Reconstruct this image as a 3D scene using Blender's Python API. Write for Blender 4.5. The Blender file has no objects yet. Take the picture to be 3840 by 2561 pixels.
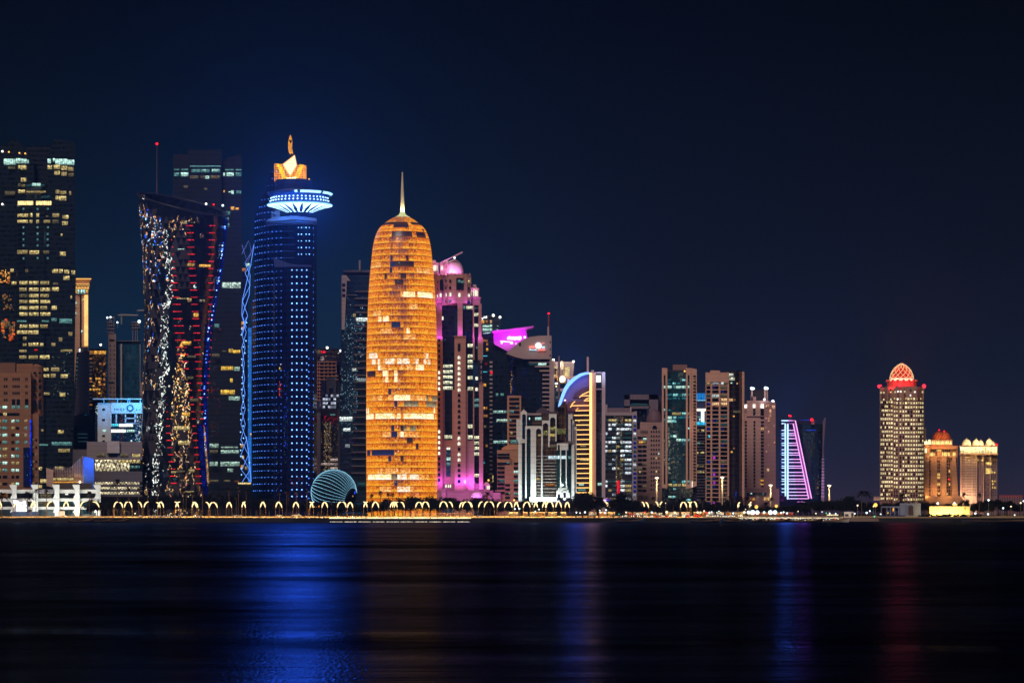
import bpy, math, random
from mathutils import Vector
random.seed(7)
R = random.random
U = random.uniform
sc = bpy.context.scene
COL = sc.collection
PI = math.pi
# ---------------------------------------------------------------- camera
F, CX, HY, CH = 11000.0, 1920.0, 1925.0, 6.0      # focal length in photo pixels, centre column, horizon row, eye height (m)
cd = bpy.data.cameras.new('camera')
cam = bpy.data.objects.new('camera', cd)
COL.objects.link(cam)
cam.location = (0, 0, CH)
cam.rotation_euler = (PI / 2, 0, 0)
cd.sensor_width = 36
cd.lens = 36 * F / 3840
cd.shift_y = (HY - 1280.5) / 3840
cd.clip_start, cd.clip_end = 1, 60000
sc.camera = cam

def sr(r, g, b):
    f = lambda c: (c / 255 / 12.92) if c <= 10 else ((c / 255 + .055) / 1.055) ** 2.4
    return (f(r), f(g), f(b))

# ---------------------------------------------------------------- night sky
wd = bpy.data.worlds.new('World')
sc.world = wd
wd.use_nodes = True
nt = wd.node_tree
nt.nodes.clear()
N, L = nt.nodes.new, nt.links.new
tc = N('ShaderNodeTexCoord')
sep = N('ShaderNodeSeparateXYZ')
L(tc.outputs['Generated'], sep.inputs[0])
def ramp(stops):
    r = N('ShaderNodeValToRGB')
    e = r.color_ramp.elements
    while len(e) < len(stops):
        e.new(.5)
    for k, (p, c) in enumerate(stops):
        e[k].position = p
        e[k].color = (*c, 1)
    return r
mz = N('ShaderNodeMath'); mz.operation = 'MULTIPLY'; mz.inputs[1].default_value = 4.0
L(sep.outputs['Z'], mz.inputs[0])
ra = ramp([(0, sr(23, 53, 78)), (.12, sr(19, 46, 69)), (.26, sr(15, 38, 58)), (.38, sr(10, 27, 43)), (.5, sr(6, 18, 31)), (.66, sr(3, 9, 18)), (1, sr(1, 4, 10))])
rb = ramp([(0, sr(50, 44, 62)), (.07, sr(34, 37, 58)), (.2, sr(21, 28, 47)), (.36, sr(13, 20, 36)), (.5, sr(7, 14, 27)), (.66, sr(3, 7, 16)), (1, sr(1, 3, 8))])
L(mz.outputs[0], ra.inputs[0]); L(mz.outputs[0], rb.inputs[0])
mx = N('ShaderNodeMapRange'); mx.inputs[1].default_value = -.06; mx.inputs[2].default_value = .05
mx.interpolation_type = 'SMOOTHSTEP'
L(sep.outputs['X'], mx.inputs[0])
mix = N('ShaderNodeMixRGB'); L(mx.outputs[0], mix.inputs[0]); L(ra.outputs[0], mix.inputs[1]); L(rb.outputs[0], mix.inputs[2])
bg = N('ShaderNodeBackground'); L(mix.outputs[0], bg.inputs[0]); bg.inputs[1].default_value = 1.0
# the last trace of dusk far below the horizon, from the physical sky
sky = N('ShaderNodeTexSky'); sky.sky_type = 'NISHITA'; sky.sun_disc = False
sky.sun_elevation = math.radians(-4); sky.sun_rotation = math.radians(200)
bs = N('ShaderNodeBackground'); L(sky.outputs[0], bs.inputs[0]); bs.inputs[1].default_value = .002
ad = N('ShaderNodeAddShader'); L(bg.outputs[0], ad.inputs[0]); L(bs.outputs[0], ad.inputs[1])
wo = N('ShaderNodeOutputWorld'); L(ad.outputs[0], wo.inputs[0])
# ---------------------------------------------------------------- the glow of the city around the bay, low and soft from the camera's side
sd = bpy.data.lights.new('city_glow', 'SUN')
sd.energy = 1.5
sd.angle = math.radians(24)
sd.color = (1, .80, .70)
so = bpy.data.objects.new('city_glow', sd)
COL.objects.link(so)
so.rotation_euler = (math.radians(50), 0, math.radians(-15))
# ---------------------------------------------------------------- exposure and sampling
sc.view_settings.view_transform = 'Standard'
sc.view_settings.look = 'None'
sc.view_settings.exposure = 0
sc.view_settings.gamma = 1
cy = sc.cycles
cy.use_denoising = True
cy.max_bounces = 4
cy.diffuse_bounces = 1
cy.glossy_bounces = 2
cy.transmission_bounces = 2
cy.transparent_max_bounces = 4
cy.sample_clamp_indirect = 4
cy.caustics_reflective = cy.caustics_refractive = False
cy.use_light_tree = True

# ================================================================ helpers
def W(px, py, Y):
    return Vector(((px - CX) * Y / F, Y, CH + (HY - py) * Y / F))

class Zone:
    'a measured window of the photograph'
    def __init__(s, x, y, k): s.x, s.y, s.k = x, y, k
    def p(s, x, y): return (s.x + x / s.k, s.y + y / s.k)
    def r(s, a, b, c, d): return (*s.p(a, b), *s.p(c, d))
z1, z2 = Zone(0, 480, 2.0625), Zone(0, 1200, 2.0625)
z3, z4 = Zone(480, 480, 2.063), Zone(480, 1200, 2.063)
z5, z6 = Zone(880, 480, 2.0635), Zone(880, 1200, 2.0635)
z7, z8 = Zone(1260, 600, 2.45), Zone(1260, 1200, 2.0633)
b1, b2 = Zone(1600, 900, 2.614), Zone(1600, 1400, 2.8)
b3, b4, b5, b6 = (Zone(x, 1300, k) for x, k in ((2000, 2.376), (2400, 2.376), (2800, 2.376), (3240, 2.375)))
P = [Zone(480 * i, 1790, 4.898) for i in range(8)]
zt, zm, zl = (Zone(500, y, 3.921) for y in (690, 1080, 1470))
zd = Zone(1000, 600, 6.819)
zn = Zone(2060, 1320, 6.532)
zs = Zone(1960, 1260, 19.59)
zg = Zone(1860, 1220, 16.79)
zv = Zone(1790, 1160, 15.68)
ID = Zone(0, 0, 1)

def lerp(a, b, t): return a + (b - a) * t
def interp(keys, y):
    if y <= keys[0][0]: return keys[0][1:]
    for a, b in zip(keys, keys[1:]):
        if y <= b[0]:
            t = (y - a[0]) / (b[0] - a[0])
            return tuple(lerp(p, q, t) for p, q in zip(a[1:], b[1:]))
    return keys[-1][1:]

class MB:
    'collects faces for ONE mesh object'
    def __init__(s): s.v, s.f, s.m, s.mats, s.sm, s.uv = [], [], [], [], [], []
    def mi(s, mat):
        if mat not in s.mats: s.mats.append(mat)
        return s.mats.index(mat)
    def face(s, pts, mat, smooth=False, uv=None):
        k = len(s.v)
        s.v += [tuple(p) for p in pts]
        s.f.append(tuple(range(k, k + len(pts)))); s.m.append(s.mi(mat)); s.sm.append(smooth)
        s.uv.append(uv or [(0, 0), (1, 0), (1, 1), (0, 1)][:len(pts)] + [(0, 1)] * max(0, len(pts) - 4))
    def grid(s, rows, mat, closed=False, smooth=True, fn=None):
        'rows of points sharing vertices'
        k, n = len(s.v), len(rows[0])
        for r in rows: s.v += [tuple(p) for p in r]
        m = s.mi(mat) if mat else 0
        for i in range(len(rows) - 1):
            for j in range(n if closed else n - 1):
                j2 = (j + 1) % n
                s.f.append((k + i * n + j, k + i * n + j2, k + (i + 1) * n + j2, k + (i + 1) * n + j))
                s.m.append(s.mi(fn(i, j)) if fn else m); s.sm.append(smooth)
                s.uv.append([(0, 0), (1, 0), (1, 1), (0, 1)])
    def hexa(s, q, mat):
        k = len(s.v)
        s.v += [tuple(p) for p in q]
        for f in ((0, 1, 2, 3), (7, 6, 5, 4), (0, 4, 5, 1), (1, 5, 6, 2), (2, 6, 7, 3), (3, 7, 4, 0)):
            s.f.append(tuple(k + i for i in f)); s.m.append(s.mi(mat)); s.sm.append(False)
            s.uv.append([(0, 0), (1, 0), (1, 1), (0, 1)])
    def box(s, x0, y0, x1, y1, Y0, Y1, mat):
        s.hexa([W(x0, y1, Y0), W(x1, y1, Y0), W(x1, y0, Y0), W(x0, y0, Y0)] +
               [Vector((W(x, 0, Y1).x, Y1, W(0, y, Y0).z)) for x, y in ((x0, y1), (x1, y1), (x1, y0), (x0, y0))], mat)
    def wbox(s, a, b, mat):
        (x0, y0, z0), (x1, y1, z1_) = a, b
        s.hexa([(x0, y0, z0), (x1, y0, z0), (x1, y0, z1_), (x0, y0, z1_), (x0, y1, z0), (x1, y1, z0), (x1, y1, z1_), (x0, y1, z1_)], mat)
    def poly(s, pts, Y0, Y1, mat):
        'an outline at depth Y0 given its real thickness back to Y1'
        a = [W(x, y, Y0) for x, y in pts]
        b = [Vector((p.x * Y1 / Y0, Y1, p.z)) for p in a]
        n = len(a)
        s.face(a, mat); s.face(b[::-1], mat)
        for i in range(n): s.face([a[i], b[i], b[(i + 1) % n], a[(i + 1) % n]], mat)
    def prism(s, plan, y0, y1, Yr, mat, smooth=False, cap=None):
        'plan = [(px, depth)], heights measured at reference depth Yr'
        z0, zt_ = W(0, y1, Yr).z, W(0, y0, Yr).z
        pl = [((px - CX) * Y / F, Y) for px, Y in plan]
        n = len(pl)
        for i in range(n):
            a, b = pl[i], pl[(i + 1) % n]
            s.face([(*a, z0), (*b, z0), (*b, zt_), (*a, zt_)], mat, smooth)
        s.face([(*p, zt_) for p in pl], cap or mat)
    def tube(s, pts, rad, mat, n=6):
        pts = [Vector(p) for p in pts]
        rows = []
        for i, p in enumerate(pts):
            d = (pts[min(i + 1, len(pts) - 1)] - pts[max(i - 1, 0)]).normalized()
            up = Vector((0, 1, 0)) if abs(d.y) < .9 else Vector((1, 0, 0))
            e = d.cross(up).normalized(); g = d.cross(e)
            r = rad[i] if isinstance(rad, (list, tuple)) else rad
            rows.append([p + (e * math.cos(a) + g * math.sin(a)) * r for a in (2 * PI * k / n for k in range(n))])
        s.grid(rows, mat, closed=True)
        s.face(rows[0], mat); s.face(rows[-1][::-1], mat)
    def bar(s, x0, y0, x1, y1, Y, r, mat, n=6):
        s.tube([W(x0, y0, Y), W(x1, y1, Y)], r, mat, n)
    def lathe(s, prof, c, mat, seg=32, smooth=True, fn=None, cap=True):
        'prof = [(radius m, height m)] round the world point c = (x, y)'
        rows = [[(c[0] + r * math.sin(2 * PI * k / seg), c[1] - r * math.cos(2 * PI * k / seg), z) for k in range(seg)] for r, z in prof]
        s.grid(rows, mat, closed=True, smooth=smooth, fn=fn)
        if cap and prof[-1][0] > .05: s.face(rows[-1], mat or s.mats[0])
    def ball(s, c, r, mat, seg=8, rings=5, sz=1):
        s.lathe([(max(r * math.sin(PI * i / rings), .001), c[2] - r * sz * math.cos(PI * i / rings)) for i in range(rings + 1)], c, mat, seg)
    def build(s, name, parent=None, label=None, kind=None, origin=None):
        o0 = ORG[parent.name] if parent else (origin or Vector((0, 0, 0)))
        me = bpy.data.meshes.new(name)
        me.from_pydata([(v[0] - o0[0], v[1] - o0[1], v[2] - o0[2]) for v in s.v], [], s.f)
        for m in s.mats: me.materials.append(m)
        me.polygons.foreach_set('material_index', s.m)
        me.polygons.foreach_set('use_smooth', s.sm)
        uvl = me.uv_layers.new()
        uvl.data.foreach_set('uv', [c for f in s.uv for q in f for c in q])
        ob = bpy.data.objects.new(name, me)
        COL.objects.link(ob)
        if parent: ob.parent = parent
        else: ob.location = o0
        ORG[ob.name] = o0
        if label: ob['label'] = label
        if kind: ob['kind'] = kind
        return ob

ORG = {}
def T(name, label, cat, px, Y, group=None, z=4.2):
    'a thing: an Empty at its base that parents its parts'
    o = bpy.data.objects.new(name, None)
    COL.objects.link(o)
    o.location = ((px - CX) * Y / F, Y, z)
    o['label'] = label; o['category'] = cat
    if group: o['group'] = group
    ORG[o.name] = Vector(o.location)
    return o
def one(t, name, fn, label=None):
    m = MBS(name, t) if name in ('roof_lamp', 'corner_lamp', 'lamp', 'base_lamp') else MB()
    fn(m)
    if m.f: return m.build(name, t, label)
class MBS(MB):
    'every bulb a lamp of its own'
    def __init__(s, name, t): MB.__init__(s); s.nm, s.t = name, t
    def ball(s, *a, **k):
        m = MB(); m.ball(*a, **k); m.build(s.nm, s.t)

class Fac:
    'a facade between two plan points (px, depth)'
    def __init__(s, xa, ya, xb, yb): s.a, s.b = ((xa - CX) * ya / F, ya), ((xb - CX) * yb / F, yb)
    def Y(s, px):
        k = (px - CX) / F
        dx, dy = s.b[0] - s.a[0], s.b[1] - s.a[1]
        return s.a[1] + (k * s.a[1] - s.a[0]) / (dx - k * dy) * dy
    def P(s, px, py, out=0): return W(px, py, s.Y(px) - out)
def flat(Y): return Fac(0, Y, 3840, Y)

PEND = {}
def wins(t, fac, rects, name='window', out=.2, th=.35):
    'queue panes; at the end the 100 largest become parts of their own'
    PEND.setdefault((t.name, name), []).extend((fac, r, out, th) for r in rects)
def pane(m, fac, r, out, th):
    x0, y0, x1, y1, mat = r[:5]
    if len(r) > 5:
        h, w = y1 - y0, (x1 - x0) / 2
        a = min(w * 1.1, h * .45)
        pts = [(x0, y1), (x1, y1)] + [((x0 + x1) / 2 + w * math.cos(q), y0 + a - a * math.sin(q)) for q in (0, .6, 1.1, PI / 2, PI - 1.1, PI - .6, PI)]
        f = [fac.P(x, y, out) for x, y in pts]; g = [fac.P(x, y, out - th) for x, y in pts]
        m.face(f, mat)
        for i in range(len(f)): m.face([f[i], g[i], g[(i + 1) % len(f)], f[(i + 1) % len(f)]], mat)
        return
    q = [(x0, y1), (x1, y1), (x1, y0), (x0, y0)]
    m.hexa([fac.P(x, y, out) for x, y in q] + [fac.P(x, y, out - th) for x, y in q], mat)
def flush():
    for (tn, name), l in PEND.items():
        t = bpy.data.objects[tn]
        l.sort(key=lambda e: -abs((e[1][2] - e[1][0]) * (e[1][3] - e[1][1])))
        for e in l[:100]:
            m = MB(); pane(m, *e); m.build(name, t)
        if len(l) > 100:
            m = MB()
            for e in l[100:]: pane(m, *e)
            m.build(name, t, kind='stuff')
def glints(t, fac, rect, n, mats, size=(1.2, 3.5), name='lit_pane', dens=None):  # lit_pane also covers quads that paint reflected city lights
    'many small lit panes behind a curtain wall, too many to count'
    m = MB()
    x0, y0, x1, y1 = rect
    for _ in range(n):
        x, y = U(x0, x1), U(y0, y1)
        if dens and R() > dens(x, y): continue
        w, h = U(*size) * .6, U(*size)
        q = [(x - w / 2, y + h / 2 + U(-1, 1) * h * .2), (x + w / 2, y + h / 2 + U(-1, 1) * h * .2), (x + w / 2 + U(-.3, .3) * w, y - h / 2), (x - w / 2 + U(-.3, .3) * w, y - h / 2)]
        mt = random.choice(mats)
        m.hexa([fac.P(a, b, .1) for a, b in q] + [fac.P(a, b, -.1) for a, b in q], mt)  # glints of reflected city light, put into emission
    return m.build(name, t, kind='stuff')
def cells(rect, nx, ny, fx=.7, fy=.6, fn=None):
    'a regular grid of panes inside a rectangle'
    x0, y0, x1, y1 = rect
    dx, dy = (x1 - x0) / nx, (y1 - y0) / ny
    out = []
    for j in range(ny):
        for i in range(nx):
            mt = fn(i, j)
            if mt is None: continue
            cx_, cy_ = x0 + (i + .5) * dx, y0 + (j + .5) * dy
            out.append((cx_ - dx * fx / 2, cy_ - dy * fy / 2, cx_ + dx * fx / 2, cy_ + dy * fy / 2, mt))
    return out
def pick(*wm):
    'random material by weight: (weight, material) ...'
    tot = sum(w for w, _ in wm); q = R() * tot
    for w, m in wm:
        q -= w
        if q <= 0: return m
    return wm[-1][1]
def flood(t, px, py, Y, col, power, r=.6, name='floodlight'):
    d = bpy.data.lights.new(name, 'SPOT')          # shielded: shines at the wall, not out over the water
    d.energy, d.color, d.shadow_soft_size = power, col, r
    d.spot_size, d.spot_blend = math.radians(164), .25
    o = bpy.data.objects.new(name, d)
    COL.objects.link(o)
    o.parent = t
    o.location = W(px, py, Y) - ORG[t.name]
    o.rotation_euler = (math.radians(112), 0, 0)
    return o

def added_beam(t, px, py, Y, col, power, r, tilt=86):
    'a projector shining out over the bay'
    o = flood(t, px, py, Y, col, power, r, 'projector')  # no fixture here; added to make coloured reflections and halos
    o.rotation_euler = (math.radians(tilt), 0, PI)
    o.data.spot_size = math.radians(60); o.data.spot_blend = .6
    return o

# ================================================================ materials
def newmat(name):
    m = bpy.data.materials.new(name)
    m.use_nodes = True
    m.node_tree.nodes.clear()
    return m, m.node_tree.nodes.new, m.node_tree.links.new
def math_(N, L, op, a, b=None, c=None):
    n = N('ShaderNodeMath'); n.operation = op
    for i, v in enumerate((a, b, c)):
        if v is None: continue
        if isinstance(v, (int, float)): n.inputs[i].default_value = v
        else: L(v, n.inputs[i])
    return n.outputs[0]
def position(N, L):
    g = N('ShaderNodeNewGeometry'); s = N('ShaderNodeSeparateXYZ')
    L(g.outputs['Position'], s.inputs[0])
    return g.outputs['Position'], s.outputs
def pattern(N, L, bay, floor):
    'bay and storey coordinates on any wall'
    pos, o = position(N, L)
    u = math_(N, L, 'DIVIDE', math_(N, L, 'ADD', o[0], math_(N, L, 'MULTIPLY', o[1], .6)), bay)
    v = math_(N, L, 'DIVIDE', o[2], floor)
    cb = N('ShaderNodeCombineXYZ')
    L(math_(N, L, 'FLOOR', u), cb.inputs[0]); L(math_(N, L, 'FLOOR', v), cb.inputs[1])
    wn = N('ShaderNodeTexWhiteNoise'); wn.noise_dimensions = '2D'; L(cb.outputs[0], wn.inputs['Vector'])
    return pos, math_(N, L, 'FRACT', u), math_(N, L, 'FRACT', v), wn.outputs['Value']
EC = {}
def E(c, s=1.0, var=.6, bay=1.6, sample=False, mull=.3):
    'lamp light or a lit room behind glass'
    key = (c, s, var, bay, sample, mull)
    if key in EC: return EC[key]
    m, N, L = newmat('lit_%d' % len(EC))
    em = N('ShaderNodeEmission'); em.inputs[0].default_value = (*c, 1)
    if var:
        pos, fu, fv, wn = pattern(N, L, bay, 3.9)
        nz = N('ShaderNodeTexNoise'); nz.inputs['Scale'].default_value = .7; nz.inputs['Detail'].default_value = 4
        L(pos, nz.inputs['Vector'])
        k = math_(N, L, 'ADD', math_(N, L, 'MULTIPLY', wn, var), 1 - var * .6)
        k = math_(N, L, 'MULTIPLY', k, math_(N, L, 'MULTIPLY_ADD', nz.outputs[0], 4.4 * var, 1 - 2.3 * var))
        if var >= .6 and mull < .8:                  # ceilings bright, desks and blinds below
            uv = N('ShaderNodeUVMap'); su = N('ShaderNodeSeparateXYZ'); L(uv.outputs[0], su.inputs[0])
            edge = math_(N, L, 'MULTIPLY_ADD', wn, .7, .0)
            k = math_(N, L, 'MULTIPLY', k, math_(N, L, 'MULTIPLY_ADD', math_(N, L, 'GREATER_THAN', su.outputs[1], edge), .75, .45))
        bar_ = math_(N, L, 'MULTIPLY_ADD', math_(N, L, 'GREATER_THAN', fu, .16), 1 - mull, mull)
        L(math_(N, L, 'MULTIPLY', math_(N, L, 'MULTIPLY', math_(N, L, 'MAXIMUM', k, .05), bar_), s), em.inputs[1])
    else:
        em.inputs[1].default_value = s
    o = N('ShaderNodeOutputMaterial'); L(em.outputs[0], o.inputs[0])
    m.cycles.emission_sampling = 'FRONT_BACK' if sample else 'NONE'
    EC[key] = m
    return m
SC = {}
def S(c, rough=.8, joint=3.6, amt=.22, spec=.3, metal=0):
    'stone, concrete, render, painted metal'
    key = (c, rough, joint, amt, metal)
    if key in SC: return SC[key]
    m, N, L = newmat('cladding_%d' % len(SC))
    pos, o = position(N, L)
    nz = N('ShaderNodeTexNoise'); nz.inputs['Scale'].default_value = .12; nz.inputs['Detail'].default_value = 6; nz.inputs['Roughness'].default_value = .65
    L(pos, nz.inputs['Vector'])
    k = math_(N, L, 'MULTIPLY_ADD', nz.outputs[0], 2 * amt, 1 - amt)
    if joint:
        j = math_(N, L, 'GREATER_THAN', math_(N, L, 'FRACT', math_(N, L, 'DIVIDE', o[2], joint)), .12)
        k = math_(N, L, 'MULTIPLY', k, math_(N, L, 'MULTIPLY_ADD', j, .2, .8))
    mx_ = N('ShaderNodeMixRGB'); mx_.blend_type = 'MULTIPLY'; mx_.inputs[0].default_value = 1
    mx_.inputs[1].default_value = (*c, 1); L(k, mx_.inputs[2])
    b = N('ShaderNodeBsdfPrincipled'); L(mx_.outputs[0], b.inputs['Base Color'])
    b.inputs['Roughness'].default_value = rough; b.inputs['Specular IOR Level'].default_value = spec; b.inputs['Metallic'].default_value = metal
    q = N('ShaderNodeOutputMaterial'); L(b.outputs[0], q.inputs[0])
    SC[key] = m
    return m
GC = {}
def G(c=(.012, .02, .032), sp=(.03, .045, .06), floor=3.9, bay=1.7, frac=.3, rough=.12, var=.8, spec=.5):
    'curtain wall: dark glass, spandrels and mullions'
    key = (c, sp, floor, bay, frac, rough, spec)
    if key in GC: return GC[key]
    m, N, L = newmat('curtain_wall_%d' % len(GC))
    pos, fu, fv, wn = pattern(N, L, bay, floor)
    k = math_(N, L, 'MULTIPLY_ADD', wn, var, 1 - var / 2)
    a = N('ShaderNodeMixRGB'); a.blend_type = 'MULTIPLY'; a.inputs[0].default_value = 1; a.inputs[1].default_value = (*c, 1); L(k, a.inputs[2])
    line = math_(N, L, 'MAXIMUM', math_(N, L, 'LESS_THAN', fv, frac), math_(N, L, 'LESS_THAN', fu, .1))
    mx_ = N('ShaderNodeMixRGB'); L(line, mx_.inputs[0]); L(a.outputs[0], mx_.inputs[1]); mx_.inputs[2].default_value = (*sp, 1)
    b = N('ShaderNodeBsdfPrincipled'); L(mx_.outputs[0], b.inputs['Base Color'])
    b.inputs['Roughness'].default_value = rough; b.inputs['Specular IOR Level'].default_value = spec
    q = N('ShaderNodeOutputMaterial'); L(b.outputs[0], q.inputs[0])
    GC[key] = m
    return m
def speckle(name, cols, base, thr=.56, scale=.55, s=1.6):
    'a dark triangulated glass panel with irregular lit shapes behind it'
    m, N, L = newmat(name)
    pos, o = position(N, L)
    mp = N('ShaderNodeMapping'); mp.inputs['Scale'].default_value = (1.1, .4, .75); L(pos, mp.inputs[0])
    nz = N('ShaderNodeTexNoise'); nz.inputs['Scale'].default_value = scale; nz.inputs['Detail'].default_value = 2.5; nz.inputs['Distortion'].default_value = 1.5
    L(mp.outputs[0], nz.inputs['Vector'])
    k = N('ShaderNodeMapRange'); k.inputs[1].default_value = thr; k.inputs[2].default_value = thr + .06; L(nz.outputs[0], k.inputs[0])
    n2 = N('ShaderNodeTexNoise'); n2.inputs['Scale'].default_value = .22; L(pos, n2.inputs['Vector'])
    r = N('ShaderNodeValToRGB'); r.color_ramp.interpolation = 'CONSTANT'
    e = r.color_ramp.elements
    while len(e) < len(cols): e.new(.5)
    for i, c in enumerate(cols):
        e[i].position = 0 if i == 0 else .36 + .28 * i / len(cols); e[i].color = (*c, 1)
    L(n2.outputs[0], r.inputs[0])
    b = N('ShaderNodeBsdfPrincipled'); b.inputs['Base Color'].default_value = (*base, 1); b.inputs['Roughness'].default_value = .15
    L(r.outputs[0], b.inputs['Emission Color']); L(math_(N, L, 'MULTIPLY', k.outputs[0], s), b.inputs['Emission Strength'])  # glints on the glass, put into the emission
    q = N('ShaderNodeOutputMaterial'); L(b.outputs[0], q.inputs[0])
    m.cycles.emission_sampling = 'NONE'
    return m

WARM = E(sr(255, 228, 150), .85, .9, 1.3); WARM2 = E(sr(255, 225, 150), .42); DIM = E(sr(235, 215, 160), .16)
COOL = E(sr(205, 255, 240), 1.15); COOL2 = E(sr(150, 225, 220), .4); DIMC = E(sr(110, 190, 200), .13)
WHITE = E(sr(255, 252, 240), 2.2, .35); AMB = E(sr(255, 185, 75), 1.1); AMB2 = E(sr(255, 170, 90), .4)
CYAN = E(sr(80, 225, 255), 1.4); BLUE = E(sr(40, 80, 255), 1.1); BLUE2 = E(sr(25, 60, 210), .4); RED = E(sr(255, 30, 40), 1.5, .3); MAG = E(sr(220, 60, 255), 1.1)
DARK = G((.008, .013, .02), (.012, .018, .026)); DARK2 = S((.02, .025, .035), .3, 0)
LAMPW = E((1, .95, .85), 3, 0); LAMPC = E((.75, .95, 1), 3, 0); LAMPR = E((1, .006, .012), 5, 0); LAMPO = E((1, .50, .10), 2.2, 0)
STEEL = S((.35, .33, .32), .5, 0); BLK = S((.012, .012, .014), .7, 0)
def bulb(m, px, py, Y, r, mat): m.ball(W(px, py, Y), r, mat)
# ================================================================ setting: bay, quay, land
def water():
    xs = [-2500, -1200, -700, -450, -300, -200, -150, -110, -80] + [x * 2.5 for x in range(-26, 27)] + [80, 110, 150, 200, 300, 450, 700, 1200, 2500]
    ys = [-300, -50, 20, 60, 85, 100, 108] + [112 + .3 * i for i in range(330)] + [213, 215, 217, 220, 240, 280, 340, 420, 520, 640, 800, 1000, 1250, 1500, 1750, 1900, 2000.5]
    def h(x, y):
        d = y - (140 - 20 * math.tanh(x / 42)) - .35 * math.sin(x * .31) - .5 * math.sin(x * .083 + 1)
        a = .15 + .03 * math.sin(x * .19 + 2)
        return .2 * a * math.exp(-(d / 6) ** 2)
    rows = [[(x, y, h(x, y)) for x in xs] for y in ys]
    m = MB()
    mat, N, L = newmat('bay_water')
    pos, o = position(N, L)
    def noise(sx, sy, sc_, det):
        mp = N('ShaderNodeMapping'); mp.inputs['Scale'].default_value = (sx, sy, 1); L(pos, mp.inputs[0])
        n = N('ShaderNodeTexNoise'); n.inputs['Scale'].default_value = sc_; n.inputs['Detail'].default_value = det; L(mp.outputs[0], n.inputs['Vector'])
        return n.outputs[0]
    rip = noise(.18, 1.3, 1.0, 4)
    swell = noise(.02, .16, 1.0, 3)
    roll = noise(.006, .032, 1.0, 2)
    hgt = math_(N, L, 'ADD', math_(N, L, 'MULTIPLY', rip, .07), math_(N, L, 'MULTIPLY_ADD', swell, .22, math_(N, L, 'MULTIPLY', roll, .7)))
    cross = noise(6, .8, 1.0, 1)
    hgt = math_(N, L, 'MULTIPLY_ADD', cross, .016, hgt)
    bp = N('ShaderNodeBump'); bp.inputs['Strength'].default_value = 1; bp.inputs['Distance'].default_value = 1; L(hgt, bp.inputs['Height'])
    b = N('ShaderNodeBsdfGlossy')
    mp = N('ShaderNodeMapping'); mp.inputs['Scale'].default_value = (.010, .016, 1); L(pos, mp.inputs[0])
    paw = N('ShaderNodeTexNoise'); paw.inputs['Detail'].default_value = 8; paw.inputs['Roughness'].default_value = .78; paw.inputs['Scale'].default_value = 1; L(mp.outputs[0], paw.inputs['Vector'])
    slick = N('ShaderNodeMapRange'); slick.inputs[1].default_value = .36; slick.inputs[2].default_value = .66; slick.inputs[3].default_value = .12; slick.inputs[4].default_value = 1.9; L(paw.outputs[0], slick.inputs[0])
    tint = N('ShaderNodeMixRGB'); tint.blend_type = 'MULTIPLY'; tint.inputs[0].default_value = 1      # murky, wind-ruffled: it mirrors only part of the light
    tint.inputs[1].default_value = (.055, .075, .14, 1); L(slick.outputs[0], tint.inputs[2]); L(tint.outputs[0], b.inputs['Color'])
    # a smooth slick drifts across the bay
    th = math_(N, L, 'TANH', math_(N, L, 'DIVIDE', o[0], 42))
    dd = math_(N, L, 'ADD', math_(N, L, 'SUBTRACT', o[1], 140), math_(N, L, 'MULTIPLY', th, 20))
    dd = math_(N, L, 'ADD', dd, math_(N, L, 'MULTIPLY_ADD', noise(.05, .02, 1.0, 2), 10, -5))
    gs = math_(N, L, 'POWER', 2.718, math_(N, L, 'MULTIPLY', math_(N, L, 'POWER', math_(N, L, 'ABSOLUTE', math_(N, L, 'DIVIDE', dd, 5.5)), 2), -1))
    gs = math_(N, L, 'MULTIPLY', gs, math_(N, L, 'MULTIPLY_ADD', noise(.05, .1, 1.0, 1), 1.0, .35))
    L(math_(N, L, 'SUBTRACT', math_(N, L, 'MULTIPLY_ADD', swell, .10, WROUGH), math_(N, L, 'MULTIPLY', gs, .105)), b.inputs['Roughness'])
    L(bp.outputs[0], b.inputs['Normal'])
    q = N('ShaderNodeOutputMaterial'); L(b.outputs[0], q.inputs[0])
    m.grid(rows, mat)
    m.build('water', kind='structure')
WROUGH = .17
water()
ASPH = S((.022, .022, .026), .85, 0)
PAVE = S(sr(200, 172, 130), .7, 0)
m = MB()
m.face([(-2600, 2000, 3), (2600, 2000, 3), (2600, 2062, 4.2), (-2600, 2062, 4.2)], PAVE)
m.build('promenade', kind='structure')
m = MB()
m.face([(-2600, 2062, 4.2), (2600, 2062, 4.2), (9000, 30000, 4.2), (-9000, 30000, 4.2)], ASPH)
m.build('ground', kind='structure')
m = MB()
for i in range(104):
    m.wbox((-2600 + 50 * i, 1999.2 + .3 * (i % 2), -1), (-2550 + 50 * i, 2002, 2.97 + .03 * (i % 3)), BLK if i % 3 else S((.03, .03, .032), .8, .5))
m.build('quay_wall', kind='structure')
# ================================================================ buildings, from left to right
TAN = S(sr(158, 114, 88)); TAN2 = S(sr(138, 102, 84)); PINK = S(sr(215, 180, 165)); GREY = S(sr(150, 140, 145)); GREY2 = S(sr(110, 105, 112))
BEIGE = S(sr(225, 180, 150)); PALE = S(sr(205, 195, 195)); WSTONE = S(sr(235, 235, 232), .7, 0, .08); LAV = S(sr(190, 165, 190))
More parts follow.
